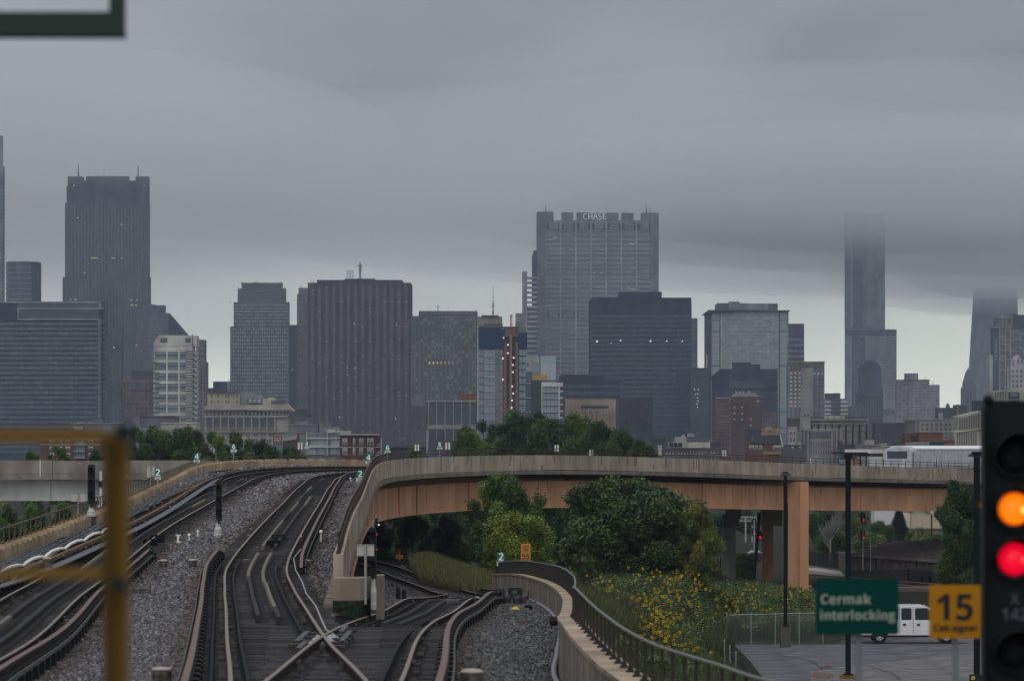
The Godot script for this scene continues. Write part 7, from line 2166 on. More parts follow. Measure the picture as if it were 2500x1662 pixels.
		tag(scatter(q[0], leaf_meshes[1], leaf_mat(), wq, wc), q[1], "vegetation", "", "stuff")
	meadow("reeds", "tall tawny reeds beside the lower track before the dark thicket", [1008, 1350, 1050, 1346, 1110, 1368, 1190, 1392, 1190, 1432, 1130, 1416, 1040, 1392], 6500, 0.45, 0.95, [Color(0.14, 0.125, 0.05), Color(0.11, 0.11, 0.042), Color(0.08, 0.095, 0.035)], 64, func(_q): return 4.2, 0.3)
	meadow("straw_grass", "pale dry grass patch at the foot of the grey pier", [1850, 1455, 1930, 1455, 1930, 1500, 1840, 1490], 900, 0.7, 1.3, [Color(0.16, 0.13, 0.07), Color(0.12, 0.105, 0.055)], 65, lvl)
	rows = [[1400, 1500, 1388, 258, GREY], [1470, 1570, 1386, 262, GREY], [1550, 1640, 1402, 262, GREEN], [1620, 1720, 1408, 268, GREY], [1690, 1775, 1420, 266, DEEP], [1600, 1690, 1448, 248, DEEP], [1670, 1760, 1462, 246, DEEP], [1330, 1420, 1385, 235, GREY], [1740, 1800, 1455, 256, GREY], [1785, 1850, 1350, 345, DEEP], [1840, 1900, 1475, 258, GREEN], [1870, 1960, 1455, 262, GREEN], [1690, 1760, 1500, 240, DEEP], [1640, 1730, 1590, 192, GREEN], [1560, 1660, 1606, 178, GREEN], [1480, 1570, 1560, 165, GREY], [1660, 1750, 1628, 180, GREEN]]
	for i in rows.size():
		var q: Array = rows[i]
		tree("weedy_shrub", "low leafy shrub on the slope right of the retaining wall, number %s from the viaduct" % ["five", "six", "seven", "eight", "nine", "ten", "eleven", "four", "twelve", "one", "thirteen", "two", "fourteen", "sixteen", "fifteen", "three", "seventeen"][i], q[0], q[1], q[2], q[3], q[4], 900, 340 + i, "shrubs on the slope", 0.0, rise(((q[0] + q[1]) / 2.0 - 1250.0) * K * q[3], q[3]))
	var protos := []
	for i in 6: protos.append(sunflower(400 + i))
	var areas := [[[1450, 1425, 1500, 1440, 1600, 1490, 1640, 1530, 1660, 1585, 1590, 1600, 1540, 1530, 1520, 1480], 48], [[1540, 1402, 1600, 1412, 1690, 1415, 1725, 1440, 1690, 1448, 1580, 1425], 16], [[1590, 1455, 1660, 1470, 1690, 1500, 1650, 1505, 1600, 1480], 9], [[1735, 1500, 1800, 1450, 1880, 1430, 1930, 1430, 1985, 1440, 1990, 1500, 1830, 1505, 1760, 1500], 24], [[1620, 1575, 1700, 1590, 1710, 1620, 1650, 1610], 5]]
	var n := 0
	for ar in areas:
		var poly := PackedVector2Array()
		for i in range(0, ar[0].size(), 2): poly.append(Vector2(ar[0][i], ar[0][i + 1]))
		var left_n: int = ar[1]
		var where_is: String = ["in the dense patch right of the wall railing", "in the upper row just below the big round tree", "scattered left of the chain link fence's far end", "behind the fence around the nearer lamp post", "low on the bank near the car park corner"][areas.find(ar)]
		while left_n > 0:
			var q := Vector2(r.randf_range(1440, 2000), r.randf_range(1395, 1625))
			if not Geometry2D.is_point_in_polygon(q, poly): continue
			var p := bank_point(q.x, q.y, 1.6)
			var o: Node3D = protos[n] if n < 6 else copy(protos[r.randi() % 6])
			o.position = p
			tag(o, "yellow wild sunflower " + where_is)
			o.rotation.y = r.randf_range(-0.5, 0.5)
			o.scale = Vector3.ONE * r.randf_range(0.85, 1.1)
			n += 1
			left_n -= 1

# ---------------------------------------------------------------- signs, signals and other things
func px_box(nm: String, x0: float, x1: float, y0: float, y1: float, d: float, th: float, m: Material, root: Node3D, bevel := 0.0) -> MeshInstance3D:
	var a := P(x0, y1, d) - root.position
	var b := P(x1, y0, d) - root.position
	var mb := MB.new()
	if bevel > 0: mb.bevel_box(Vector3(a.x, a.y, a.z - th), b, bevel)
	else: mb.box(Vector3(a.x, a.y, a.z - th), b)
	return part(nm, mb, m, root)

func px_rod(nm: String, x0: float, y0: float, x1: float, y1: float, d: float, r: float, m: Material, root: Node3D, seg := 8) -> MeshInstance3D:
	var mb := MB.new()
	mb.rod(P(x0, y0, d) - root.position, P(x1, y1, d) - root.position, r, seg)
	return part(nm, mb, m, root)

func at_px(nm: String, label: String, cat: String, px: float, py: float, d: float, group := "") -> Node3D:
	return thing(nm, label, cat, P(px, py, d), 0.0, group)

func marker(num: String, label: String, x0: float, x1: float, y0: float, y1: float, y2: float, yb: float, d: float) -> void:
	var xm := (x0 + x1) / 2
	var o := at_px("car_marker_sign", label, "marker sign", xm, yb, d, "numbered green track markers")
	px_box("panel", x0, x1, y0, y1, d, 0.02, mat("sign green", Color(0.010, 0.135, 0.105), 0.5), o)
	px_box("lower_panel", x0, x1, y1 + 0.4, y2, d, 0.02, mat("sign white", Color(0.66, 0.66, 0.63), 0.6), o)
	var h := (y1 - y0) * K * d
	var t := lettering(num, h * 0.84, mat("sign letters white", Color(0.82, 0.84, 0.82), 0.5), o, P(xm, (y0 + y1) / 2, d) - o.position + Vector3(0, 0, 0.008), true, 0.006)
	t.name = "number"
	var w := (x1 - x0) * K * d * 0.78
	lettering("Clear", (y2 - y1) * K * d * 0.42, mat("sign letters dark", Color(0.05, 0.045, 0.05), 0.6), o, P(xm, y1 + (y2 - y1) * 0.32, d) - o.position + Vector3(0, 0, 0.006), true, 0.004, w * 0.75)
	lettering("Signal", (y2 - y1) * K * d * 0.42, mat("sign letters dark", Color(0.05, 0.045, 0.05), 0.6), o, P(xm, y1 + (y2 - y1) * 0.74, d) - o.position + Vector3(0, 0, 0.006), true, 0.004, w * 0.85)
	px_rod("post", xm, yb, xm, y0, d + 0.05, 0.028, mat("post grey", Color(0.30, 0.30, 0.30), 0.5, 0.3), o)

func placard(label: String, x0: float, x1: float, y0: float, y1: float, yb: float, d: float) -> void:
	var o := at_px("white_placard", label, "sign", (x0 + x1) / 2, yb, d, "white placards seen from behind")
	px_box("board", x0, x1, y0, y1, d, 0.02, mat("sign white", Color(0.66, 0.66, 0.63), 0.6), o, 0.03)
	var xm := (x0 + x1) / 2
	px_box("post", xm - 1.3, xm + 1.3, y0, yb, d - 0.02, 0.04, mat("post plum", Color(0.055, 0.028, 0.045), 0.6), o)

func blank_panel(label: String, x0: float, x1: float, y0: float, y1: float, yb: float, d: float) -> void:
	var o := at_px("blank_sign_back", label, "sign", (x0 + x1) / 2, yb, d, "blank backs of signs")
	px_box("panel", x0, x1, y0, y1, d, 0.015, mat("sign back", Color(0.42, 0.41, 0.38), 0.6), o)
	px_box("edge_rail", x0, x1, y0 - 1, y0 + 1.5, d - 0.015, 0.03, mat("post grey", Color(0.30, 0.30, 0.30), 0.5, 0.3), o)
	px_rod("post", (x0 + x1) / 2, yb, (x0 + x1) / 2, y0, d - 0.03, 0.026, mat("post grey", Color(0.30, 0.30, 0.30), 0.5, 0.3), o)

func glow_dot(nm: String, px: float, py: float, d: float, r: float, c: Color, e: float, root: Node3D) -> void:
	var m := MB.new()
	m.lathe(PackedVector2Array([Vector2(r, 0), Vector2(r * 0.8, r * 0.35), Vector2(0, r * 0.5)]), 10, Vector3.ZERO, Basis(Vector3.RIGHT, PI / 2))
	var o := part(nm, m, lamp_mat("glow %.2f %.2f %.1f" % [c.r, c.g, e], c, e), root)
	o.position = P(px, py, d) - root.position

func dwarf_signal(label: String, x0: float, x1: float, y0: float, y1: float, d: float, base: Array, reds: Array) -> Node3D:
	var o := at_px("track_signal", label, "railway signal", (x0 + x1) / 2, y1, d, "three light signals beside the tracks")
	var bl := mat("signal black", Color(0.012, 0.015, 0.017), 0.5)
	px_box("housing", x0, x1, y0, y1, d, 0.22, bl, o, 0.04)
	var h := (y1 - y0) / 4.0
	for i in 3:
		var v := MB.new()
		var rr := (x1 - x0) * K * d * 0.42
		v.lathe(PackedVector2Array([Vector2(rr, 0), Vector2(rr * 1.02, 0.16)]), 12, Vector3.ZERO, Basis(Vector3.RIGHT, PI / 2))
		var q := part("visor", v, bl, o)
		q.position = P((x0 + x1) / 2, y0 + h * (0.6 + i * 1.2), d) - o.position
	px_box("label_plate", (x0 + x1) / 2 - 2, (x0 + x1) / 2 + 2, y0 + h * 0.98, y0 + h * 1.15, d + 0.012, 0.01, mat("sign white", Color(0.66, 0.66, 0.63)), o)
	for y in reds:
		glow_dot("side_light", x1 + 0.8, y, d - 0.05, 0.018, Color(1.0, 0.05, 0.06), 0.9, o)
		px_box("side_bracket", x1 - 1, x1 + 1.2, y - 1.6, y + 1.6, d - 0.08, 0.05, bl, o)
	var wm := mat("pedestal white", Color(0.45, 0.45, 0.45), 0.6)
	var pb := MB.new()
	var w: float = (base[1] - base[0]) * K * d / 2
	var hh: float = (base[3] - base[2]) * K * d
	pb.lathe(PackedVector2Array([Vector2(0, 0), Vector2(w * 1.15, 0), Vector2(w * 1.15, hh * 0.18), Vector2(w, hh * 0.22), Vector2(w, hh * 0.55), Vector2(w * 0.62, hh * 0.72), Vector2(w * 0.5, hh), Vector2(0, hh)]), 12)
	var p := part("pedestal", pb, wm, o)
	p.position = P((base[0] + base[1]) / 2, base[3], d) - o.position
	px_box("post", (x0 + x1) / 2 - 2.5, (x0 + x1) / 2 + 2.5, y1, base[2] + 2, d - 0.1, 0.06, bl, o)
	return o

func stub(label: String, x0: float, x1: float, y0: float, y1: float, d: float) -> void:
	d = seat((x0 + x1) / 2, y1, x0 > 1000)
	var o := at_px("concrete_bollard", label, "concrete post", (x0 + x1) / 2, y1, d, "short concrete posts in the ballast")
	var r := (x1 - x0) * K * d / 2
	var h := (y1 - y0) * K * d
	var m := MB.new()
	m.lathe(PackedVector2Array([Vector2(r * 1.02, -0.15), Vector2(r, h * 0.82)]), 14)
	part("shaft", m, mat("bollard grey", Color(0.20, 0.185, 0.17), 0.9, 0.0, "stain", Vector3(1.5, 1.5, 1.5)), o)
	m = MB.new()
	m.lathe(PackedVector2Array([Vector2(r * 1.03, h * 0.82), Vector2(r * 1.03, h * 0.87), Vector2(r * 0.8, h * 0.95), Vector2(0, h)]), 14)
	part("cap", m, mat("bollard cap", Color(0.36, 0.32, 0.26), 0.9), o)

func pad(label: String, x0: float, x1: float, y0: float, y1: float, d: float, c: Color, nm := "concrete_pad") -> void:
	d = seat((x0 + x1) / 2, y1, x0 > 1000) - (4.5 if nm == "equipment_box" else 0.0)
	var o := MB.new()
	var a := P(x0, y1, d)
	var b := P(x1, y0, d)
	o.bevel_box(Vector3(-(b.x - a.x) / 2, -0.2, -0.5), Vector3((b.x - a.x) / 2, b.y - a.y, 0.1), 0.03)
	var q := part(nm, o, mat("pad %.2f %.2f" % [c.r, c.b], c, 0.9, 0.0, "stain", Vector3(1.5, 1.5, 1.5)), self)
	q.position = Vector3((a.x + b.x) / 2, a.y, -d)
	tag(q, label, "concrete pad" if nm == "concrete_pad" else "box", "low pads and boxes in the ballast")

func lamp_post(label: String, x0: float, x1: float, y0: float, y1: float, d: float, arm: Array, nm := "lamp_post") -> Node3D:
	var xm := (x0 + x1) / 2
	var o := thing(nm, label, "lamp post", Vector3(P(xm, 0, d).x, P(0, y1, d).y, -d), 0.0, "dark lamp posts of the car park")
	var bl := mat("lamp post black", Color(0.006, 0.010, 0.011), 0.7)
	var w := (x1 - x0) * K * d / 2
	var h := P(0, y0, d).y - o.position.y
	var m := MB.new()
	m.box(Vector3(-w, 0, -w), Vector3(w, h, w))
	part("pole", m, bl, o)
	m = MB.new()
	m.bevel_box(Vector3(-w * 2, 0, -w * 2), Vector3(w * 2, 0.06, w * 2), 0.015)
	part("base_plate", m, bl, o)
	for s in arm:   # offset to the right, width of the head
		m = MB.new()
		var k: float = s[1] / 2
		m.prism(PackedVector2Array([Vector2(-k, 0), Vector2(k, 0), Vector2(k, 0.06), Vector2(k * 0.4, 0.16), Vector2(-k * 0.5, 0.16), Vector2(-k, 0.05)]), -0.16, 0.16)
		var q := part("lamp_head", m, mat("lamp head", Color(0.05, 0.055, 0.06), 0.5), o)
		q.position = Vector3(s[0], h - 0.12, 0)
	m = MB.new()
	m.box(Vector3(-w * 1.6, h - 0.1, -w * 1.4), Vector3(w * 1.6, h + 0.1, w * 1.4))
	part("pole_cap", m, bl, o)
	return o

func build_objects() -> void:
	var mk := [["2", "number 2 marker beside the curving parapet railing, right of the middle track", 869, 888, 1148, 1166, 1175, 1192, 205], ["4", "number 4 marker at the bend of the parapet, above the nearer number 2", 892, 906.5, 1109, 1125, 1132, 1150, 250], ["6", "number 6 marker on the bend in front of the maroon block's foot", 938.5, 953, 1086, 1100, 1106.5, 1122, 283], ["8", "number 8 marker above the parapet just left of the centre trees", 1067, 1079.5, 1079, 1091, 1097, 1114, 305], ["2", "number 2 marker beside a white blank panel on the left kerb railing", 377, 391.5, 1144, 1163, 1171.5, 1200, 186], ["4", "number 4 marker on the left kerb where the railing climbs to the viaduct", 472, 487, 1106, 1122, 1129, 1156, 238], ["6", "number 6 marker in front of the left trees above the kerb", 562.5, 576.5, 1084, 1096.5, 1104, 1122, 288], ["8", "number 8 marker before the glass fronted flats on the left", 743, 754, 1078.5, 1090, 1096, 1112, 318], ["2", "number 2 marker in front of the retaining wall's far end by the lower track", 1212.5, 1233, 1348.5, 1370, 1381, 1436, 181], ["8", "number 8 marker in the reeds, smallest beside the lower track", 1089, 1103, 1382.5, 1396, 1402.5, 1432, 250], ["6", "number 6 marker in the reeds between the lower 8 and 4 markers", 1134, 1150, 1386, 1401.5, 1409, 1437, 228], ["4", "number 4 marker in the reeds nearest the retaining wall end", 1159.5, 1176.5, 1389.5, 1409, 1416, 1440, 212]]
	for q in mk: marker(q[0], q[1], q[2], q[3], q[4], q[5], q[6], q[7], q[8])
	for q in [["white placard on a plum post left of the upper number 8 marker", 726.5, 738, 1080, 1097, 1117, 312], ["white placard on the parapet bend between the number 6 and 8 markers", 1012, 1023, 1085, 1101, 1116, 296], ["white placard right beside the number 8 marker at the centre trees", 1087, 1098.5, 1080, 1098, 1114, 304], ["white placard against the middle of the centre trees above the parapet", 1354, 1364.5, 1086, 1102, 1114, 315], ["white placard at the right half of the centre trees above the parapet", 1439, 1448.5, 1098, 1112.5, 1118, 318], ["white placard on the parapet in front of the grey brick block", 1764, 1773, 1099, 1113.5, 1128, 330], ["white placard in front of the work truck on the viaduct", 1973, 1980.5, 1117, 1131, 1134, 338], ["white placard in front of the white train", 2283.5, 2291, 1119, 1131, 1142, 352]]:
		placard(q[0], q[1], q[2], q[3], q[4], q[5], q[6])
	blank_panel("white blank panel standing just left of the left number 2 marker", 358, 376.5, 1138, 1165, 1200, 190)
	blank_panel("wide white blank panel on a post beyond the left kerb", 173, 207, 1203, 1224.5, 1293, 140)
	blank_panel("wide white blank panel at the concrete end block, near the crossing", 871, 913, 1330, 1357, 1475, 84)
	dwarf_signal("tall black signal beyond the left track, left of the yellow post", 213, 230, 1134, 1230, 136, [212, 231, 1237, 1260], [1152, 1184])
	dwarf_signal("black signal with white pedestal standing in the gravel between both main tracks", 526.5, 540.5, 1175, 1272, seat(531, 1312), [522, 540, 1276, 1312], [1193, 1224])
	dwarf_signal("black signal behind the wide white panel at the lower track portal", 902, 918, 1287, 1404, 92, [901, 921, 1412, 1488], [1304, 1341])
	# details round the left signal
	var o := at_px("equipment_post", "white post with dark box next to the left signal", "post", 245, 1236, 150)
	px_rod("post", 245, 1240, 245, 1150, 150, 0.05, mat("conduit white", Color(0.66, 0.67, 0.68), 0.45), o)
	px_box("relay_box", 239, 248, 1174, 1189, 149.9, 0.15, mat("signal black", Color(0.012, 0.015, 0.017)), o)
	px_box("foot", 235, 250, 1232, 1252, 150, 0.2, mat("pedestal white", Color(0.45, 0.45, 0.45)), o)
	o = at_px("signal_cabinet", "grey concrete cabinet under the left signal", "cabinet", 222, 1290, 137)
	px_box("cabinet", 210, 232, 1262, 1288, 137, 0.3, mat("cabinet grey", Color(0.22, 0.225, 0.215), 0.8, 0.0, "stain", Vector3(1, 1, 1)), o)
	px_box("cabinet_lid", 208, 234, 1260, 1262.5, 137.05, 0.4, mat("cabinet lid", Color(0.12, 0.125, 0.12), 0.7), o)
	o = at_px("gooseneck_pipe", "curved steel pipe hooking over the gravel signal", "pipe", 536, 1176, 146.1)
	var gm := MB.new()
	var gp := PackedVector3Array()
	for i in 9: gp.append(Vector3(0.13 * sin(i * 0.28), 0.16 * i / 8.0 * 1.3, 0))
	gm.tube(gp, 0.03, 6)
	part("pipe", gm, mat("signal black", Color(0.012, 0.015, 0.017)), o)
	o = at_px("gooseneck_pipe", "pale curved pipe above the signal at the lower track portal", "pipe", 911, 1288, 92.1)
	gm = MB.new()
	gp = PackedVector3Array()
	for i in 9: gp.append(Vector3(0.0 if i < 5 else 0.02 * (i - 4), 0.03 * i, 0))
	gm.tube(gp, 0.02, 6)
	part("pipe", gm, mat("post grey", Color(0.30, 0.30, 0.30), 0.5, 0.3), o)
	px_box("shade", 914, 922, 1264, 1282, 92, 0.1, mat("signal black", Color(0.012, 0.015, 0.017)), o)
	glow_dot("lamp", 924.5, 1281, 92, 0.02, Color(1.0, 0.95, 0.85), 0.7, o)
	# orange signs
	var oy := mat("sign orange", Color(0.52, 0.235, 0.022), 0.6)
	var dk := mat("sign letters dark", Color(0.05, 0.045, 0.05), 0.6)
	o = at_px("speed_sign", "tall orange speed sign reading 55 behind the retaining wall's end", "sign", 1283.5, 1440, 178)
	px_box("panel", 1272, 1295, 1327, 1370.5, 178, 0.02, oy, o, 0.02)
	px_rod("post", 1283.5, 1446, 1283.5, 1330, 178.1, 0.03, mat("post grey", Color(0.30, 0.30, 0.30), 0.5, 0.3), o)
	lettering("55", 0.19, dk, o, P(1283.5, 1358, 178) - o.position + Vector3(0, 0, 0.008), true, 0.004, 0.30)
	for q in [["DR2", 1334.5, 0.09, 0.24], ["&", 1339, 0.05, 0.05], ["S25", 1343.5, 0.08, 0.22], ["Cab signal", 1366, 0.05, 0.32]]:
		lettering(q[0], q[2], dk, o, P(1283.5, q[1], 178) - o.position + Vector3(0, 0, 0.008), true, 0.004, q[3])
	o = at_px("warning_sign", "small orange board under a rust red square in the thicket by the lower track", "sign", 975, 1374, 262)
	px_box("panel", 966, 984, 1354.5, 1364, 262, 0.02, oy, o)
	px_box("upper_panel", 971, 978.5, 1340, 1351, 262, 0.02, mat("sign rust", Color(0.22, 0.06, 0.03), 0.7), o)
	px_rod("post", 975, 1376, 975, 1341, 262.1, 0.03, mat("post grey", Color(0.30, 0.30, 0.30), 0.5, 0.3), o)
	lettering("25 SIG", 0.12, dk, o, P(975, 1359.3, 262) - o.position + Vector3(0, 0, 0.01), true, 0.004, 0.36)
	# small white track things
	var wt := mat("enamel white", Color(0.72, 0.72, 0.72), 0.5)
	for q in [["white angled bracket beside the right rail of the left track", 427, 441, 1305, 1328, 127], ["white bracket beside the right rail of the middle track", 729, 737, 1308, 1327, 131], ["small white bracket between lower track and contact rail", 1160, 1170, 1456, 1466, 108]]:
		q[5] = seat((q[1] + q[2]) / 2, q[4], q[1] > 1000)
		o = at_px("rail_bracket", q[0], "bracket", (q[1] + q[2]) / 2, q[4], q[5], "white brackets beside rails")
		var w: float = q[2] - q[1]
		px_box("stem", q[1] + w * 0.3, q[1] + w * 0.65, q[3], q[4], q[5], 0.05, wt, o)
		px_box("cross_piece", q[1] + w * 0.05, q[1] + w * 0.95, q[3], q[3] + 3, q[5] + 0.01, 0.05, wt, o)
		px_box("foot", q[1] + w * 0.2, q[2], q[4] - 7, q[4], q[5] + 0.02, 0.08, wt, o)
	for q in [["white ball topped vent right of the white bracket in the gravel", 461, 1304, 1322, 127, 0.055], ["thin mushroom topped vent right of the ball topped one", 482, 1295, 1316, 130, 0.045], ["white ball topped vent on the walled gravel walkway", 783, 1296, 1326, 128, 0.06], ["small white vent far up the walled gravel walkway", 855, 1166, 1180, 200, 0.06]]:
		q[4] = seat(q[1], q[3])
		o = at_px("vent_pipe", q[0], "vent pipe", q[1], q[3], q[4], "white vent pipes")
		px_rod("pipe", q[1], q[3], q[1], q[2], q[4], 0.026, wt, o)
		var bm := MB.new()
		bm.lathe(PackedVector2Array([Vector2(0, -q[5]), Vector2(q[5] * 0.8, -q[5] * 0.6), Vector2(q[5], 0), Vector2(q[5] * 0.7, q[5] * 0.7), Vector2(0, q[5])]), 10)
		var bp := part("ball_top", bm, wt, o)
		bp.position = P(q[1], q[2] + 2, q[4]) - o.position
	stub("short round concrete post left of the brown contact rail's far end", 388, 408, 1365, 1389, 112)
	stub("round concrete post touching the brown contact rail's far end", 460, 479, 1364, 1389, 112)
	stub("round concrete post inside the left kerb behind the yellow gate", 103, 125, 1360, 1383, 113)
	stub("fat concrete post at the end of the walled walkway's contact rail", 736, 758, 1365, 1388, 106)
	stub("large concrete post at the bottom edge left of the brown contact rail", 370, 418, 1627, 1672, 47)
	stub("large dark concrete post at the bottom edge right of the lower track", 1124, 1179, 1631, 1690, 52)
	pad("flat grey concrete pad in the gravel right of the yellow post", 318, 364, 1437, 1453, 91, Color(0.22, 0.21, 0.19))
	pad("pale concrete pad left of the yellow post under the contact rail", 134, 171, 1513, 1529, 76, Color(0.25, 0.23, 0.20))
	pad("long low concrete pad near the bottom left corner", 27, 103, 1586, 1597, 62, Color(0.30, 0.27, 0.22))
	pad("dark rubber block beside the pale concrete pad left of the yellow post", 172, 198, 1508, 1532, 75, Color(0.03, 0.032, 0.036), "rubber_block")
	pad("upper black equipment box between the middle track's guard strips", 662.5, 696, 1304, 1315, 127, Color(0.055, 0.06, 0.06), "equipment_box")
	pad("lower rounded black equipment box between the middle track's guard strips", 650, 684, 1319, 1328, 123, Color(0.03, 0.035, 0.035), "equipment_box")
	pad("black equipment box between the left track's guard strips", 365, 398, 1306, 1316, 127, Color(0.03, 0.033, 0.035), "equipment_box")
	pad("second black equipment box in the left track, a little nearer", 349, 382, 1316, 1324, 124, Color(0.025, 0.028, 0.03), "equipment_box")
	pad("dark junction box on the gravel left of the gravel signal's foot", 507, 520, 1319, 1325, 126, Color(0.04, 0.042, 0.045), "junction_box")
	pad("dark junction box on the gravel strip right of the gravel signal", 592, 604, 1248, 1254, 160, Color(0.03, 0.03, 0.032), "junction_box")
	pad("pale pad on the gravel strip between both main tracks", 603, 629, 1246, 1250, 162, Color(0.33, 0.30, 0.22))
	pad("dark box far up the gravel strip", 698, 707, 1168, 1174, 225, Color(0.025, 0.025, 0.03), "junction_box")
	pad("white square pad on the walled gravel walkway", 817, 831, 1252, 1256, 158, Color(0.55, 0.53, 0.50))
	pad("grey cover plate far up the walled gravel walkway", 851, 861, 1211, 1216, 178, Color(0.30, 0.30, 0.33))
	pad("pale flat stone slab near the end of the walled walkway", 770, 783, 1379, 1382, 107, Color(0.45, 0.43, 0.40))
	pad("dark open box on the gravel before the retaining wall", 1280, 1300, 1478, 1491, 92, Color(0.022, 0.026, 0.028), "crate_box")
	for q in [["thin white rods across the middle track at the black boxes, left side", 634, 650, 1315.6], ["thin white rods across the middle track at the black boxes, right side", 701, 716, 1315.6], ["thin grey rod across the middle track right of the lower box", 680, 716, 1322], ["pale switch rod across the ties of the middle track near the crossing", 585, 718, 1536], ["short pale rod across the ties under the left guard strip", 586, 607, 1367]]:
		var rm := MB.new()
		var rd := seat(q[1], q[3]) - 0.8
		rm.rod(P(q[1], q[3], rd), P(q[2], q[3], rd), 0.018, 6)
		tag(part("tie_rod", rm, wt if q[3] < 1320 or q[3] > 1500 else mat("post grey", Color(0.3, 0.3, 0.3), 0.5, 0.3), self), q[0], "rod", "rods across the track")
	# switch machine and litter by the wall
	o = at_px("switch_machine", "dark switch machine with pipes at the far end of the retaining wall", "switch machine", 1250, 1466, 112)
	var sd := mat("machine dark", Color(0.022, 0.026, 0.026), 0.5, 0.3)
	px_box("motor_case", 1240, 1275, 1434, 1458, 112.5, 0.4, sd, o, 0.04)
	px_box("end_case", 1212, 1220, 1437, 1452, 112.3, 0.2, sd, o)
	px_rod("stand", 1226, 1466, 1226, 1436, 111.8, 0.06, mat("machine grey", Color(0.05, 0.055, 0.055), 0.5, 0.3), o)
	for q in [[1238, 1460, 0.10], [1262, 1462, 0.11], [1256, 1450, 0.08], [1278, 1462, 0.07]]:
		var bm := MB.new()
		bm.lathe(PackedVector2Array([Vector2(q[2], -0.12), Vector2(q[2], 0.02), Vector2(q[2] * 0.7, 0.08), Vector2(0, 0.1)]), 10)
		var bp := part("pipe_head", bm, mat("machine grey", Color(0.05, 0.055, 0.055), 0.5, 0.3), o)
		bp.position = P(q[0], q[1], 111.6) - o.position
	px_rod("pipe", 1218, 1463, 1240, 1452, 111.7, 0.03, sd, o)
	px_rod("pipe", 1262, 1464, 1289, 1458, 111.7, 0.04, sd, o)
	px_rod("rod_marker", 1289, 1462, 1290, 1441, 111.9, 0.015, sd, o)
	o = at_px("litter_bag", "crumpled yellow plastic bag on the gravel before the retaining wall", "litter", 1260, 1487, 94)
	var lb := MB.new()
	var lr := RandomNumberGenerator.new()
	lr.seed = 3
	for i in 14:
		var a := TAU * i / 14.0
		var p0 := Vector3(cos(a) * 0.13 * lr.randf_range(0.7, 1.2), 0.0, sin(a) * 0.13)
		var a2 := TAU * (i + 1) / 14.0
		lb.tri(p0, Vector3(cos(a2) * 0.13, 0.01, sin(a2) * 0.13), Vector3(lr.randf_range(-0.05, 0.05), 0.07, 0), Vector3(cos(a), 0.8, sin(a)).normalized())
	part("bag", lb, mat("litter yellow", Color(0.62, 0.45, 0.05), 0.6), o)
	o = at_px("rubber_drum", "black rubber drum lying against the retaining wall", "drum", 1352, 1527, 86)
	var dm := MB.new()
	dm.lathe(PackedVector2Array([Vector2(0, -0.09), Vector2(0.085, -0.09), Vector2(0.095, 0.0), Vector2(0.085, 0.09), Vector2(0, 0.09)]), 14, Vector3(0, 0.09, 0), Basis(Vector3.FORWARD, PI / 2.3))
	part("drum", dm, mat("rubber black", Color(0.02, 0.021, 0.023), 0.7), o)
	for q in [["round topped black bollard beside the lower track portal", 972, 1432, 1452, 106], ["smaller round black bollard right of the other one", 986, 1438, 1452, 104]]:
		o = at_px("black_bollard", q[0], "bollard", q[1], q[3], q[4], "black bollards by the portal")
		var bm := MB.new()
		var hh: float = (q[3] - q[2]) * K * q[4]
		bm.lathe(PackedVector2Array([Vector2(0.055, -0.1), Vector2(0.055, hh * 0.7), Vector2(0.04, hh * 0.92), Vector2(0, hh)]), 12)
		part("post", bm, mat("rubber black", Color(0.02, 0.021, 0.023), 0.7), o)
	build_foreground()
	build_yard()
	build_vehicles()

